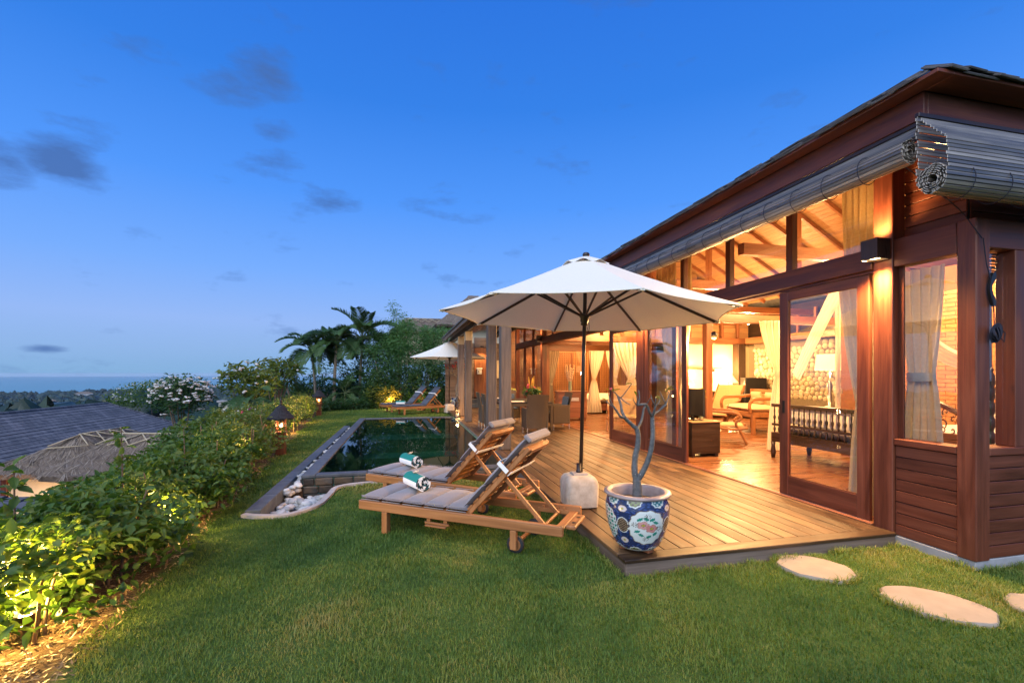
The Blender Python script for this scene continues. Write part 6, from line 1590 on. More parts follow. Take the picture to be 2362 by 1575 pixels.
descr = ['leafy hedge shrub with bare stems glowing around the spotlight, first of the row', 'broad green hedge shrub just past the glowing first one', 'hedge shrub with a red blossom in front of the thatched roof', 'hedge shrub with long shoots standing above the rest, before the thatch', 'hedge shrub lit from inside by the second garden spotlight', 'dense green hedge shrub opposite the loungers', 'hedge shrub opposite the pebble trough end', 'yellow green hedge shrub on warm coloured stems opposite the pool corner', 'hedge shrub with pink blossoms just before the garden lantern', 'hedge shrub touching the first garden lantern', 'hedge shrub with purple blossoms right behind the first lantern', 'pale yellow lit hedge shrub beyond the first lantern', 'brightest yellow hedge shrub opposite the pool', 'yellow lit hedge shrub between the two lanterns', 'hedge shrub with orange stems nearing the second lantern', 'hedge shrub beside the second garden lantern', 'last hedge shrub under the palms']
yy = 3.25
for i, d_ in enumerate(descr):
    x = hedge_x(yy)-.50+(.08 if i % 2 else -.05); h = [.84, .84, .84, .86, .88, .92, .96, 1.0, 1.05, 1.05, 1.08, 1.05, 1.02, 1.05, 1.05, 1.05, 1.1][i]
    n = [3000, 2900, 2800, 2700, 2500, 2300, 2000, 1900, 1700, 1600, 1500, 1400, 1400, 1300, 1200, 1200, 1100][i]
    fl = {2: ('petal_pink', 3), 8: ('petal_pink', 6), 10: ('petal_magenta', 8), 7: ('petal_magenta', 5), 11: ('petal_magenta', 3), 4: ('petal_pink', 2)}.get(i)
    shrub(x, yy, -.20, h-.12, .66, .62 if i < 8 else .78, n, .078 if i < 6 else .07, d_, 100+i, 'leaf_hedge' if i < 6 else 'leaf_hedge_far', fl, 9 if i < 8 else 7, 46, .06 if i < 8 else .12)
    if i < 12: shrub(x-.95, yy+.3, -.50, h-.24 if i < 7 else h+.02, .62, .60 if i < 8 else .75, int(n*.6), .09, d_.replace('hedge shrub', 'back shrub').replace('first of the row', 'behind it')+', in the back row', 200+i, 'leaf_hedge' if i < 8 else 'leaf_hedge_far', None, 4, 30)
    yy += .86 if i < 8 else 1.22
# tall shoots
for i, (x, y, h, lab) in enumerate(((-2.62, 5.0, 1.30, 'tall leafy shoot rising above the hedge before the thatched roof'), (-2.6, 6.2, 1.22, 'second leafy shoot rising above the hedge'), (-2.7, 3.9, 1.15, 'leafy shoot over the glowing end of the hedge'))):
    root = thing('leafy_shoot', (x, y, -.35), lab, 'plant', 'shoots above the hedge'); rg = np.random.default_rng(300+i)
    m = MB(); m.tube([(0, 0, 0), (.03, .02, h*.5), (.0, .05, h)], [.010, .008, .004], 6); m.build('stem', 'bark_brown', root, smooth=True)
    zz = h*(.55+.45*rg.random(26)); P_ = np.stack([.0+.03*rg.normal(size=26), .035+.03*rg.normal(size=26), zz], 1); stuff(link('foliage', leaf_mesh('foliage', P_, .11, .06, tint=.3+.6*rg.random(26), rg=rg), 'leaf_hedge', root))
# dry litter on the bed
rg = np.random.default_rng(55); n = 9000; y = 2.6+8*rg.random(n)**1.4; x = hedge_x(y)+.06-1.3*rg.random(n); P_ = np.stack([x, y, lawn_z(x, y)+.006+.01*rg.random(n)], 1)
leafmat('litter', [(.10, .06, .03), (.20, .13, .06), (.30, .21, .10), (.38, .28, .14)], trans=.1)
tag(link('leaf_litter', simple_leaf_mesh('leaf_litter', P_, .05, .012, up=2.0, tint=rg.random(n), rg=rg), 'litter'), 'dry straw and fallen leaves on the soil under the hedge', 'litter', kind='stuff')

# ---- garden spotlights in the bed
def garden_spot(loc, label, power, aim=(-.3, .3, 1)):
    root = thing('garden_spotlight', loc, label, 'spotlight', 'garden spotlights under the hedge')
    m = MB(); m.tube([(0, 0, -.10), (0, 0, .03)], .012, 8); m.build('stake', 'metal_dark', root); m = MB(); m.lathe([(.02, .02), (.045, .04), (.05, .10)], (0, 0, 0), 14, False); m.build('shade', 'metal_dark', root, smooth=True)
    m = MB(); m.blob((0, 0, .085), (.03, .03, .025), 10, 6, 0); m.build('bulb', 'bulb', root, smooth=True)
    lamp_light('garden_light', root, (0, 0, .19), power*.75, (1, .60, .17), .05, spot=150, aim=(-.35, .1, 1), blend=.9); lamp_light('garden_light', root, (0, 0, .16), power*.40, (1, .60, .17), .05); return root
for (x, y, pw, lab) in ((-2.24, 3.36, 80, 'glowing spotlight under the first hedge shrub'), (-2.28, 5.15, 80, 'small garden spotlight low in the middle of the hedge'), (-2.62, 8.0, 60, 'spotlight hidden in the hedge opposite the pool corner'), (-3.15, 13.4, 60, 'spotlight hidden in the brightest yellow stretch of hedge'), (-3.3, 16.2, 40, 'spotlight hidden in the hedge before the second lantern')):
    garden_spot((x, y, float(lawn_z(x, y))+.06), lab, pw)
garden_spot((-.55, 20.9, -.05), 'spotlight lighting the golden croton beyond the pool', 40); garden_spot((.75, 21.2, -.05), 'spotlight at the foot of the bamboo', 22)

# ---- garden lanterns with thatched hats
def make_lantern(loc, label):
    root = thing('garden_lantern', loc, label, 'lantern', 'garden lanterns with dark thatched hats')
    m = MB(); m.box(-.085, .085, -.085, .085, 0, .44, .01); m.build('post', 'wood_red', root); m = MB(); m.box(-.11, .11, -.11, .11, .44, .475, .006); m.build('ledge', 'wood_red', root)
    for x in (-.085, .065):
        for y in (-.085, .065): m = MB(); m.box(x, x+.02, y, y+.02, .476, .74, .003); m.build('corner_bar', 'wood_red', root)
    rr = random.Random(2)
    for (ax, s_) in (('x', -1), ('x', 1), ('y', -1), ('y', 1)):
        m = MB()
        for k in range(9):
            c_ = rr.uniform(-.05, .05); z = rr.uniform(.50, .72); q = [(c_+.022*math.cos(a), z+.03*math.sin(a)) for a in np.linspace(0, 5, 9)]
            m.tube([((s_*.078, p, zz) if ax == 'x' else (p, s_*.078, zz)) for p, zz in q], .006, 5)
        m.build('pierced_panel', 'wood_red', root)
    m = MB(); m.blob((0, 0, .60), (.035, .035, .05), 10, 8, 0); m.build('bulb', 'bulb_soft', root, smooth=True)
    m = MB(); m.lathe([(.10, .735), (.235, .715), (.245, .74), (.20, .80), (.13, .88), (.115, .90), (.10, .93), (.05, .985), (.03, .99)], (0, 0, 0), 24); m.build('hat', 'hat_thatch', root, smooth=False)
    m = MB(); m.lathe([(.02, .985), (.026, 1.01), (.012, 1.03), (.028, 1.06), (.012, 1.10), (.004, 1.17)], (0, 0, 0), 12); m.build('finial', 'black', root, smooth=True)
    lamp_light('lantern_light', root, (0, 0, .60), 9, (1, .55, .2), .05); return root
plain('hat_thatch', (.020, .019, .022), rough=.9, var=.5, scale=30, bmp=.9, bd=.02)
la = make_lantern((-2.40, 9.85, -.165), 'dark hatted garden lantern standing at the hedge opposite the pool')
lb = copy_tree(la); lb.location = (-3.25, 18.9, -.17); lb['label'] = 'dark hatted garden lantern at the far end of the hedge under the palms'

# ================================================================ palms, bamboo, shrubs beyond the lawn
def palm(loc, h, n_fr, fl, label, seed, trunk_r=.07, lean=(0, 0), mat='leaf_palm', droop=1.0, group='small palms beyond the lawn'):
    rg = np.random.default_rng(seed); rr = random.Random(seed); root = thing('palm_tree', loc, label, 'palm', group)
    m = MB(); top = Vector((lean[0], lean[1], h)); pts = [(lean[0]*t*t, lean[1]*t*t, h*t) for t in np.linspace(0, 1, 9)]; m.tube(pts, [trunk_r*(1.15-.35*t+.03*math.sin(t*40)) for t in np.linspace(0, 1, 9)], 10); m.build('trunk', 'bark_pale', root, smooth=True)
    m = MB(); m.tube([top-Vector((0, 0, .02)), top+Vector((0, 0, fl*.25))], [trunk_r*.85, trunk_r*.4], 10); m.build('crownshaft', 'palm_shaft', root, smooth=True)
    for k in range(n_fr):
        az = 2*math.pi*k/n_fr*2.4+rr.uniform(-.3, .3); el = rr.uniform(.35, 1.25) if k % 3 else rr.uniform(-.05, .5); L_ = fl*rr.uniform(.85, 1.12); hz = Vector((math.cos(az), math.sin(az), 0)); q = []
        p = top+Vector((0, 0, fl*.18)); d = (hz*math.cos(el)+Vector((0, 0, math.sin(el)))).normalized(); st = L_/14
        for i in range(15):
            q.append(p.copy()); p = p+d*st; d = (d+Vector((0, 0, -.115*droop))).normalized()
        m = MB(); m.tube(q, [.013*(1-.85*i/14)*fl for i in range(15)], 5); fr = m.build('frond', 'palm_shaft', root)
        P_ = []; A = []; B = []; Lf = []
        for i in range(3, 15):
            for sub in range(5):
                t = (i+sub/5)/14.8; i0 = min(i, 13); pp = q[i0].lerp(q[i0+1], sub/5); dd = (q[i0+1]-q[i0]).normalized(); sd_ = dd.cross(Vector((0, 0, 1))).normalized(); up_ = sd_.cross(dd)
                for s_ in (-1, 1):
                    a = (sd_*s_*(.9)+dd*(.55+.5*t)+up_*(.45-.25*t)+Vector((rr.uniform(-.12, .12), rr.uniform(-.12, .12), -.16+rr.uniform(-.12, .1)))).normalized(); P_.append(pp); A.append(a); b = a.cross(up_).normalized(); B.append(b); Lf.append(fl*.27*math.sin(math.pi*min(.97, .18+.75*t))**.7)
        A, B = np.array(A), np.array(B); C_ = np.cross(A, B); n = len(P_)
        fo = link('leaflets', leaf_mesh('leaflets', np.array(P_), np.array(Lf), fl*.017, fold=.03, tint=np.clip(.3+.25*(k/n_fr)+.3*rg.random(n), 0, 1), frames=(A, B, C_), rg=rg), mat, fr); stuff(fo)
    return root
plain('palm_shaft', (.10, .14, .05), rough=.5, var=.3, scale=10)
def gz(x, y): return float(ground_z(x, y))
palm((-4.15, 23.3, gz(-4.15, 23.3)), 2.4, 20, 1.6, 'palm with a slim grey trunk at the left of the palm group', 1, .06, (-.15, 0), droop=1.1)
palm((-3.30, 23.1, gz(-3.3, 23.1)), 2.75, 22, 1.8, 'palm with a pale trunk in the middle of the palm group', 2, .075, (.1, 0), droop=1.0)
palm((-2.15, 23.4, gz(-2.15, 23.4)), 2.95, 22, 1.95, 'tallest palm at the bamboo side of the palm group', 3, .07, (.1, 0), droop=1.0)
palm((-4.9, 21.9, gz(-4.9, 21.9)), 1.0, 10, 1.25, 'young palm with drooping fronds at the sea side of the group', 4, .05, (-.2, 0), droop=1.25)
palm((-4.55, 15.2, gz(-4.55, 15.2)), .55, 14, 1.05, 'low spreading palm behind the brightest stretch of hedge', 5, .06, droop=1.2)
palm((-2.7, 22.2, gz(-2.7, 22.2)), .5, 12, 1.2, 'young feathery palm at the foot of the palm group', 6, .05, droop=1.1)
palm((-1.7, 22.6, gz(-1.7, 22.6)), .8, 12, 1.2, 'dark young palm between palm trunks and bamboo', 7, .05, droop=1.1)
def bush(name, loc, rad, n, lf, label, seed, mat, cat='shrub', group=None, k=40, cz=None, trunk=None, simple=True, up=.4, asp=.5, tight=.32, fl=None):
    rg = np.random.default_rng(seed); rr = random.Random(seed); root = thing(name, loc, label, cat, group)
    c_ = rad[2] if cz is None else cz
    P_, tn = clump_points(n, (0, 0, c_), rad, k, rg, tight, .35); P_[:, 2] = np.maximum(P_[:, 2], .02)
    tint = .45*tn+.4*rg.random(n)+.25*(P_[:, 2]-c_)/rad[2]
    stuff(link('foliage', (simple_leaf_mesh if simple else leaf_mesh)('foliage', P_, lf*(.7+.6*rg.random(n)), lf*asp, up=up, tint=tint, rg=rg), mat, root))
    nt_ = trunk or 5
    for s_ in range(nt_):
        a = rr.uniform(0, 6.28); q = rr.uniform(.2, .7); m = MB(); m.tube([(rr.uniform(-.1, .1), rr.uniform(-.1, .1), -.05), (math.cos(a)*rad[0]*q*.4, math.sin(a)*rad[1]*q*.4, c_*.6), (math.cos(a)*rad[0]*q, math.sin(a)*rad[1]*q, c_+rad[2]*.4)], [.03, .02, .008], 6); m.build('stem', 'bark_brown', root, smooth=True)
    if fl:
        m = MB()
        for i in range(fl[1]):
            q = P_[rg.integers(0, n)]; d_ = (q-np.array((0, 0, c_)))/np.array(rad)
            q = np.array((0, 0, c_))+d_/max(.01, np.linalg.norm(d_))*np.array(rad)*rg.uniform(.8, 1.05)
            if d_[2] < -.3: continue
            for j in range(fl[3] if len(fl) > 3 else 3): m.blob(Vector(q)+Vector((rr.uniform(-1, 1), rr.uniform(-1, 1), rr.uniform(-.3, .3)))*fl[2]*1.6, (fl[2], fl[2], fl[2]*.55), 6, 4, .35, j)
        stuff(m.build('blossom', fl[0], root, smooth=True))
    return root
# bamboo: culms and fine leaves
def bamboo(loc, h, rx, n, label, seed):
    rg = np.random.default_rng(seed); rr = random.Random(seed); root = thing('bamboo_clump', loc, label, 'bamboo', 'bamboo clumps screening the end of the garden')
    tips = []
    for s_ in range(9):
        bx_, by_ = rr.uniform(-.5, .5)*rx, rr.uniform(-.3, .3); a = rr.uniform(0, 6.28); hh = h*rr.uniform(.75, 1.08); tip = (bx_+math.cos(a)*rx*.5, by_+math.sin(a)*rx*.4, hh)
        q = crs([(bx_, by_, 0), (bx_*1.05, by_, hh*.5), (bx_+.4*(tip[0]-bx_), by_+.4*(tip[1]-by_), hh*.85), tip], 4); m = MB(); m.tube(q, [.024*(1-.8*i/(len(q)-1)) for i in range(len(q))], 6); m.build('culm', 'bamboo_pole' if s_ % 2 else 'palm_shaft', root, smooth=True); tips.append(q)
    P_ = []
    for _ in range(n):
        q = tips[rg.integers(0, len(tips))]; t = .28+.72*rg.random()**.8; i = min(int(t*(len(q)-1)), len(q)-2); p = np.array(q[i])+(np.array(q[i+1])-np.array(q[i]))*rg.random(); sp = .46*rx*(1.05-t*.85)+.08; P_.append(p+rg.normal(size=3)*np.array((sp, sp, sp*.6)))
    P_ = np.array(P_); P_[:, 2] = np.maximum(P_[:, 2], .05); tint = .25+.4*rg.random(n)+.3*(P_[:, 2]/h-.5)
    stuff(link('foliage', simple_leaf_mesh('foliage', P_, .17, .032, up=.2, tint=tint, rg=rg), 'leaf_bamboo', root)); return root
bamboo((-.85, 23.0, -.3), 3.9, 1.1, 6800, 'bamboo clump with a plume rising highest, next to the palms', 11)
bamboo((.25, 22.8, -.3), 4.1, 1.1, 6800, 'bamboo clump in the middle of the screen', 12)
bamboo((1.35, 23.0, -.3), 3.9, 1.05, 6000, 'bamboo clump next to the end wall', 13)
bamboo((-.25, 23.6, -.3), 5.0, .55, 1500, 'single tall bamboo shoot arching above the screen', 14)
for i, (x, y, rx, rz_, lab) in enumerate(((-1.2, 21.9, .75, .95, 'dark glossy shrub at the palm end of the bamboo screen'), (-.1, 21.9, .8, 1.15, 'dark glossy shrub behind the far loungers'), (.95, 21.8, .75, 1.2, 'dark glossy shrub behind the far parasol'), (1.9, 21.9, .6, 1.1, 'dark shrub in front of the end wall'))):
    bush('evergreen_shrub', (x, y, -.25), (rx, .55, rz_), 4200, .11, lab, 20+i, 'leaf_dark', group='evergreen shrubs under the bamboo')
bush('croton_shrub', (-.75, 21.15, -.2), (.5, .35, .55), 900, .13, 'golden croton lit by a spotlight beyond the pool', 31, 'leaf_croton', asp=.4); bush('croton_shrub', (-1.35, 21.5, -.2), (.45, .35, .6), 800, .13, 'yellow green croton in the shade under the palms', 32, 'leaf_hedge_far', asp=.4)
for i, (x, y, lab) in enumerate(((-2.9, 21.6, 'dark strappy ground plant at the lawn edge under the palms'), (-2.2, 21.4, 'second dark strappy plant at the lawn edge'), (-3.4, 21.2, 'dark ground plant beside the second lantern'), (-1.7, 21.5, 'third dark strappy plant at the lawn edge'))):
    bush('ground_plant', (x, y, -.28), (.5, .4, .32), 700, .28, lab, 40+i, 'leaf_dark', 'plant', 'strappy plants at the lawn edge', asp=.12)
for i, (x, y, rx, rz_, z, lab) in enumerate(((-5.4, 24.5, 1.3, 1.0, -.9, 'dark shrub behind the sea side palm'), (-3.6, 25.0, 1.5, 1.35, -.6, 'dark shrub behind the middle palm'), (-1.9, 25.0, 1.4, 1.7, -.6, 'loose leafy tree behind the tallest palm'))):
    bush('evergreen_shrub', (x, y, z), (rx, .9, rz_), 3600, .14, lab, 50+i, 'leaf_dark', group='shrubs behind the palms', tight=.4, k=26)
# trees seen over the hedge
bush('white_flowering_tree', (-6.35, 15.2, -1.9), (.78, .7, .62), 2300, .11, 'slender tree crowned with white blossom clusters behind the hedge', 61, 'leaf_dark', 'tree', cz=2.72, trunk=7, fl=('petal_white', 260, .035, 4), tight=.45)
bush('white_flowering_tree', (-21.5, 46.5, -5.2), (3.6, 2.0, 1.3), 2600, .22, 'broad bush dotted with white flowers behind the slate roof', 62, 'leaf_hedge', 'tree', cz=4.6, trunk=6, fl=('petal_white', 60, .07, 2), tight=.45)
bush('frangipani_shrub', (-5.0, 16.6, -1.2), (1.0, .8, .75), 900, .20, 'frangipani with big leaves and white flowers behind the hedge', 63, 'leaf_hedge_far', 'tree', cz=2.25, trunk=12, fl=('petal_white', 26, .05, 2), tight=.35, asp=.36, simple=False)
bush('frangipani_shrub', (-5.2, 20.5, -1.2), (1.0, .8, .6), 800, .20, 'frangipani shrub next to the young palm', 64, 'leaf_hedge_far', 'tree', cz=2.7, trunk=12, fl=('petal_white', 12, .05, 2), tight=.4, asp=.36, simple=False)
bush('papaya_tree', (-6.0, 7.0, -2.2), (.75, .7, .40), 420, .26, 'papaya like tree with fingered leaves in front of the lit pavilion', 65, 'leaf_hedge', 'tree', cz=2.05, trunk=4, asp=.3, simple=False, tight=.4)
bush('terrace_shrub', (-7.4, 17.5, -2.4), (1.3, 1.2, .9), 1800, .14, 'dark shrub below the white flowering tree', 66, 'leaf_dark', tight=.4); bush('terrace_shrub', (-6.4, 19.5, -2.2), (1.4, 1.2, 1.3), 2000, .14, 'dark shrub beside the pale garden wall', 67, 'leaf_hedge', tight=.4)

# ================================================================ neighbouring roofs below the hedge
def hip_roof_rows(name, parent, x_r, z_r, y0, y1, xe, ze, yfar, mat, rows):
    """shingled slope facing +X and the hip face at the far end, built course by course"""
    m = MB(); cx0 = x_r
    for side in (1, -1):
        for i in range(rows):
            t0, t1 = i/rows, (i+1)/rows+.012
            xa, xb = x_r+(xe-x_r)*t0*side, x_r+(xe-x_r)*t1*side; za, zb = z_r+(ze-z_r)*t0, z_r+(ze-z_r)*t1+.022
            ya, yb = y1+(yfar-y1)*t0, y1+(yfar-y1)*t1
            m.add([(xa, y0, za), (xb, y0, zb), (xb, yb, zb), (xa, ya, za), (xb, y0, zb-.03), (xb, yb, zb-.03)], [(0, 1, 2, 3), (1, 4, 5, 2)] if side > 0 else [(3, 2, 1, 0), (2, 5, 4, 1)])
            if side > 0:
                xm, xn = x_r-(xe-x_r)*t0, x_r-(xe-x_r)*t1; m.add([(xa, ya, za), (xb, yb, zb), (xn, yb, zb), (xm, ya, za)], [(0, 1, 2, 3)])
    o = m.build(name, mat, parent, world=True); return o
def slate_mat(k, ax):
    m, t, b = newmat(k); br = nd(t, 'ShaderNodeTexBrick', i_Scale=1.0, i_Mortar_Size=.012, i_Brick_Width=.30, i_Row_Height=.22); P = coords(t, (1, 1, 1), False)
    sw_ = nd(t, 'ShaderNodeSeparateXYZ'); t.links.new(P, sw_.inputs[0]); cb = nd(t, 'ShaderNodeCombineXYZ'); t.links.new(sw_.outputs['Y'], cb.inputs[0]); t.links.new(sw_.outputs['X'], cb.inputs[1]); t.links.new(cb.outputs[0], br.inputs[0])
    br.inputs['Color1'].default_value = (.125, .125, .125, 1); br.inputs['Color2'].default_value = (.20, .195, .19, 1); br.inputs['Mortar'].default_value = (.05, .05, .055, 1)
    n1 = nd(t, 'ShaderNodeTexNoise', i_Scale=.8, i_Detail=6.0); t.links.new(P, n1.inputs[0]); t.links.new(mixc(t, .5, br.outputs[0], rampn(t, [(.3, (.6,)*3), (.7, (1.3, 1.2, 1.2))], n1.outputs[0]).outputs[0], 'MULTIPLY'), b.inputs['Base Color']); b.inputs['Roughness'].default_value = .8; b.inputs['Specular IOR Level'].default_value = .25; return m
BUILD['slate'] = (slate_mat, False)
nh = thing('neighbour_house', (-17.2, 22, -6), 'neighbouring house with a wide blue grey shingle roof below the hedge', 'house')
stuff(hip_roof_rows('roof', nh, -17.2, -.30, 8, 31.8, -12.85, -2.9, 35.9, 'slate', 24))
m = MB(); m.box(-20.8, -13.6, 8.5, 35.0, -6, -2.85); m.build('wall', 'far_wall', nh, world=True)
m = MB(); m.tube([(-17.2, 8, -.29), (-17.2, 31.8, -.29)], .07, 8); m.build('ridge_cap', 'slate', nh, world=True)
m = MB(); m.tube([(-17.2, 31.8, -.29), (-12.85, 35.9, -2.88)], .06, 8); m.build('hip_cap', 'slate', nh, world=True)
nh2 = thing('neighbour_outbuilding', (-8.2, 4.6, -4), 'corner of a blue grey shingle roof close below the hedge', 'house')
stuff(hip_roof_rows('roof', nh2, -8.2, .16, 0, 7.2, -5.85, -.66, 9.3, 'slate', 12)); m = MB(); m.box(-9.9, -6.4, .5, 8.6, -4, -.75); m.build('wall', 'far_wall', nh2, world=True)
# thatched pavilions with bamboo lattice ridges
def thatch_hip(name, label, cx_, cy_, lx, ly, z_e, z_t, rl, rz, walls=True, glow_wall=False, lattice=True):
    root = thing(name, (cx_, cy_, z_e-2.2), label, 'pavilion', 'thatched roofs around the garden', rz); n = 26; rr = random.Random(int(abs(cx_)*10)); zo = 2.2
    G = []; rows = 9
    for i in range(rows+1):
        t = i/rows; row = []
        ex, ey = lx*(1-t)+rl*t, ly*(1-t)+.05*t
        per = []
        for (sx, sy, px_, py_) in ((1, -1, 0, 1), (1, 1, -1, 0), (-1, 1, 0, -1), (-1, -1, 1, 0)):
            for j in range(8):
                u = j/8; x = ex*(sx if px_ == 0 else sx*(1-2*u)); y = ey*(sy if py_ == 0 else sy*(1-2*u)); per.append((x, y))
        z = zo+(z_t-z_e)*(t**1.08); row = [(x*(1+rr.uniform(-.02, .02)), y*(1+rr.uniform(-.02, .02)), z+rr.uniform(-.03, .03)) for x, y in per]; row.append(row[0]); G.append(row)
    m = MB(); m.grid(G); low = [(x*.97, y*.97, z-.14) for x, y, z in G[0]]; m.grid([low, G[0]]); inner = [(x*.3, y*.3, z+.2) for x, y, z in low]; m.grid([inner, low]); o = m.build('thatch', 'thatch_roof', root)
    # ragged straw fringe
    P_ = []; A = []
    rg = np.random.default_rng(5)
    for k in range(3200):
        i = rg.integers(0, rows); j = rg.integers(0, 32); p = np.array(G[i][j])+(np.array(G[i][j+1])-np.array(G[i][j]))*rg.random(); q = np.array(G[i+1][j]); d = p-q; d /= np.linalg.norm(d); P_.append(p+np.array((0, 0, .01))-d*.15); A.append(d+rg.normal(size=3)*.06)
    A = np.array(A); A /= np.linalg.norm(A, axis=1)[:, None]; B = np.cross(A, (0, 0, 1)); B /= np.linalg.norm(B, axis=1)[:, None]+1e-9
    stuff(link('straw', simple_leaf_mesh('straw', np.array(P_), .40, .016, tint=rg.random(len(P_)), frames=(A, B, np.cross(A, B))), 'straw', root))
    if lattice:
        zt = zo+(z_t-z_e)+.03; m = MB(); m.tube([(-rl*1.1, 0, zt), (rl*1.1, 0, zt)], .024, 8); m.build('ridge_pole', 'bamboo_pole', root, smooth=True)
        nl = max(3, int(rl*2/.45)); dz = (z_t-z_e)*.36; dy = ly*.36
        for s_ in (-1, 1):
            for k in range(nl):
                x0 = -rl+2*rl*k/nl; x1 = -rl+2*rl*(k+1)/nl
                for (a, b) in ((x0, x1), (x1, x0)): m = MB(); m.tube([(a, s_*.05, zt), (b, s_*dy, zt-dz+.05)], .017, 6); m.build('lattice_pole', 'bamboo_pole', root, smooth=True)
        for s_ in (-1, 1):
            for (y0, y1) in ((0, .28), (0, -.28), (.28, -.28)): m = MB(); m.tube([(s_*(rl+.05+(.0 if y0 == 0 else (lx-rl)*.4)), y0*ly, zt-(.0 if y0 == 0 else dz)), (s_*(rl+(lx-rl)*.42), y1*ly, zt-dz+.05)], .017, 6); m.build('lattice_pole', 'bamboo_pole', root, smooth=True)
    if walls:
        wm = 'wall_cream'
        for (x0, x1, y0, y1) in ((-lx*.75, lx*.75, -ly*.75, -ly*.70), (-lx*.75, lx*.75, ly*.70, ly*.75), (-lx*.75, -lx*.70, -ly*.69, ly*.69), (lx*.70, lx*.75, -ly*.69, ly*.1)):
            m = MB(); m.box(x0, x1, y0, y1, 0, 2.25); m.build('wall', wm, root)
        for x in (-.78, .72):
            for y in (-.78, .72): m = MB(); m.box(lx*x, lx*x+.14, ly*y, ly*y+.14, 0, 2.2, .005); m.build('post', 'wood_red', root)
    return root
plain('straw_dummy', (.3, .25, .18))
leafmat('straw', [(.13, .095, .065), (.21, .16, .11), (.30, .24, .17), (.38, .31, .23)], trans=.05, rough=.9)
def thatchm(k, ax):
    m, t, b = newmat(k); n1 = nd(t, 'ShaderNodeTexNoise', i_Scale=5.0, i_Detail=8.0, i_Roughness=.75); t.links.new(coords(t, (3, 3, 1), False), n1.inputs[0])
    t.links.new(rampn(t, [(.3, (.09, .065, .045)), (.55, (.20, .15, .105)), (.75, (.31, .25, .18))], n1.outputs[0]).outputs[0], b.inputs['Base Color']); b.inputs['Roughness'].default_value = .95; bump(t, b, n1.outputs[0], .9, .08); return m
BUILD['thatch_roof'] = (thatchm, False)
tp1 = thatch_hip('thatched_pavilion', 'thatched pavilion with a bamboo lattice hip, lit orange under its eave', -8.95, 16.25, 2.0, 1.7, -1.15, -.30, .8, R(88))
lp = thing('pavilion_lamp', (-8.7, 13.9, -1.9), 'lamp hanging at the front of the lit thatched pavilion', 'lamp'); m = MB(); m.blob((0, 0, 0), (.1, .1, .12), 10, 8, 0); m.build('globe', 'bulb_soft', lp, smooth=True); m = MB(); m.tube([(0, 0, .12), (0, 0, .5)], .01, 6); m.build('cord', 'rope', lp); lamp_light('globe_light', lp, (0, -.1, -.15), 45)
tp2 = thatch_hip('thatched_pavilion', 'longer thatched roof with a horizontal bamboo ridge next to the white flowering tree', -5.95, 13.3, 1.95, 1.3, -.86, -.10, 1.05, R(-13))
thatch_hip('thatched_pavilion', 'tall thatched roof rising behind the terrace roof', 4.9, 30.0, 3.2, 3.0, 4.35, 6.6, .8, 0, True, lattice=False)
thatch_hip('thatched_pavilion', 'small thatched ridge with bamboo lattice behind the bamboo screen', 1.4, 33.0, 2.4, 2.0, 4.3, 5.35, 1.3, 0, True)
# pale boundary wall below
gwl = thing('garden_wall', (-6.7, 21.5, -2.5), 'pale rendered wall glimpsed behind the frangipani', 'wall'); m = MB(); m.box(-.9, .7, -.15, .15, 0, 2.75, .02); m.build('panel', 'far_wall', gwl); m = MB(); m.box(-.95, .75, -.2, .2, 2.75, 2.83, .01); m.build('coping', 'concrete', gwl)

# ================================================================ far coast: forest canopy and scattered houses
rg = np.random.default_rng(91); n = 7000
an = rg.uniform(R(60), R(150), n); d = 230+1650*rg.random(n)**.8; x, y = np.cos(an)*d, np.sin(an)*d
keep = (x < 250) & (x/y < .0); x, y, d = x[keep], y[keep], d[keep]; n = len(x)
sh_ = 1840+300*vnoise(x, y, .0016, 1)+520*sstep(-900, -500, x); keep = d < sh_-20; x, y, d = x[keep], y[keep], d[keep]; n = len(x)
z = ground_z(x, y)+3.2*vnoise(x, y, .006, 4)*sstep(500, 900, d); s_ = 4.5+6*rg.random(n)+d*.0025
# each crown: a low lumpy dome of 25 faces
ico = [];
for i in range(4):
    ph = [.12, .7, 1.2, 1.62][i]
    for k in range(7): t = 2*math.pi*(k+.5*(i % 2))/7; ico.append((math.sin(ph)*math.cos(t), math.sin(ph)*math.sin(t), math.cos(ph)))
ico = np.array(ico); fi = []
for i in range(3):
    for k in range(7): fi.append((i*7+k, i*7+(k+1) % 7, (i+1)*7+(k+1) % 7, (i+1)*7+k))
V = ico[None]*(s_[:, None, None]*(1+.25*rg.normal(size=(n, 28, 1))))*np.array((1, 1, .75)); V = V+np.stack([x, y, z+s_*.1], 1)[:, None]
F = (np.array(fi)[None]+(np.arange(n)*28)[:, None, None]).reshape(-1, 4)
me = npmesh('coastal_forest', V.reshape(-1, 3), F, True); at = me.attributes.new('tint', 'FLOAT', 'FACE'); at.data.foreach_set('value', np.repeat(rg.random(n), len(fi)).astype('f'))
tag(link('coastal_forest', me, 'leaf_forest'), 'dark tree canopy covering the coastal plain below', 'forest', kind='stuff')
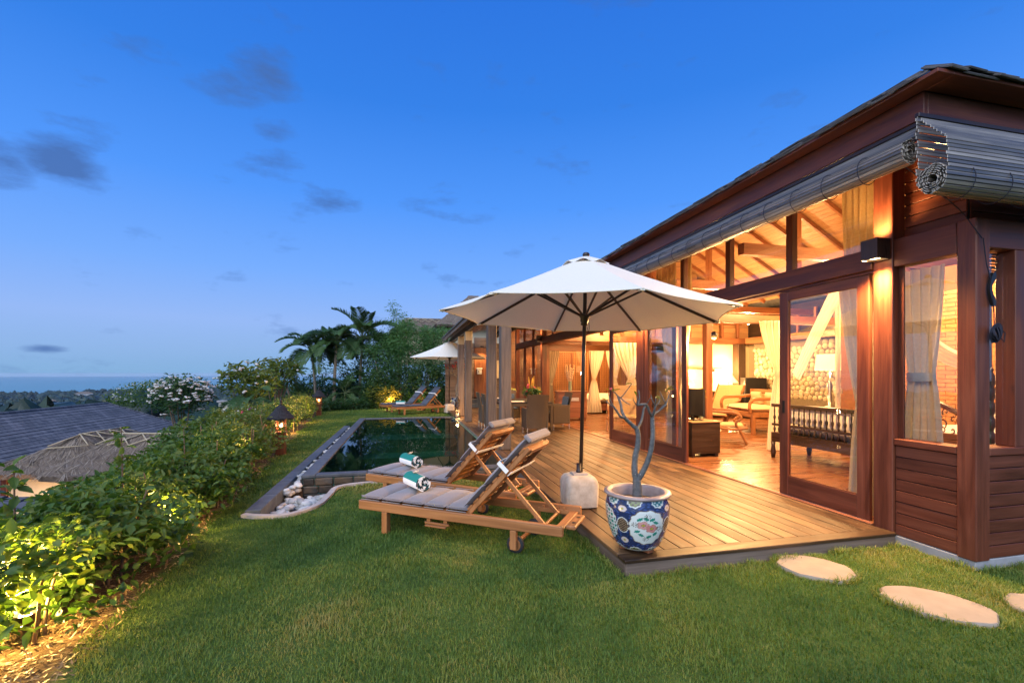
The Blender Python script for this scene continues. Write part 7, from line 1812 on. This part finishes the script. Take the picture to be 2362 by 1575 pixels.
labs2 = ['pale far house %s' % q for q in ('alone among coastal trees straight over the slate ridge', 'on the shoreline where the land juts into the sea', 'long and low at the tip of the coastal point', 'half way down the plain above the slate roof', 'in a clearing behind the coastal trees', 'close to the beach by a dark grove', 'in dense forest under the shoreline', 'beneath the white flowering tree top', 'nearest above the slate roof ridge', 'beside the shore next to the point', 'glimpsed between white tree and frangipani', 'near the beach in thinner trees')]
rr = random.Random(17); labs = ['pale house among trees near the shore below the flat sea', 'pale house with lit front on the point of the coast', 'long pale resort building on the far spit', 'pale house among trees above the slate roof ridge', 'small pale house deep in the forest', 'pale hut near the shoreline trees', 'pale villa on the plain', 'pale roof glimpsed in the forest']
for i, (az, dd) in enumerate(((128, 1500), (111, 1720), (107, 1750), (122, 1150), (118, 1050), (126, 1620), (116, 1180), (108.5, 700), (124, 900), (113, 1640), (104, 560), (120, 1500))):
    x, y = math.cos(R(az))*dd, math.sin(R(az))*dd; z = float(ground_z(x, y)); w_ = rr.uniform(8, 16); r_ = thing('far_house', (x, y, z), labs2[i], 'house', 'far houses on the coast', rr.uniform(0, 3)); h = 9+rr.uniform(0, 4)
    m = MB(); m.box(-w_, w_, -5, 5, 0, h); m.build('wall', 'far_wall', r_); m = MB(); m.add([(-w_-1, -6, h), (w_+1, -6, h), (w_+1, 6, h), (-w_-1, 6, h), (-w_*.5, 0, h+4), (w_*.5, 0, h+4)], [(0, 1, 5, 4), (2, 3, 4, 5), (1, 2, 5), (3, 0, 4)]); m.build('roof', 'thatch_roof', r_)
    for k in range(3): m = MB(); m.box(-w_*.7+k*w_*.5, -w_*.7+k*w_*.5+2.5, -5.15, -5.01, 2, 6); m.build('window', 'black', r_)

# ================================================================ air
def haze_mat(k, ax):
    m, t, b = newmat(k); t.nodes.remove(b); v = nd(t, 'ShaderNodeVolumePrincipled'); v.inputs['Color'].default_value = (.80, .88, 1, 1); v.inputs['Density'].default_value = HAZE; t.links.new(v.outputs[0], t.nodes['Material Output'].inputs['Volume']); return m
HAZE = 5e-5
BUILD['haze'] = (haze_mat, False)
m = MB(); m.box(-15000, 15000, -15000, 15000, SEA-6, 9.0); hz = tag(m.build('haze', 'haze'), 'thin evening haze over the coast and sea', 'haze', kind='stuff')
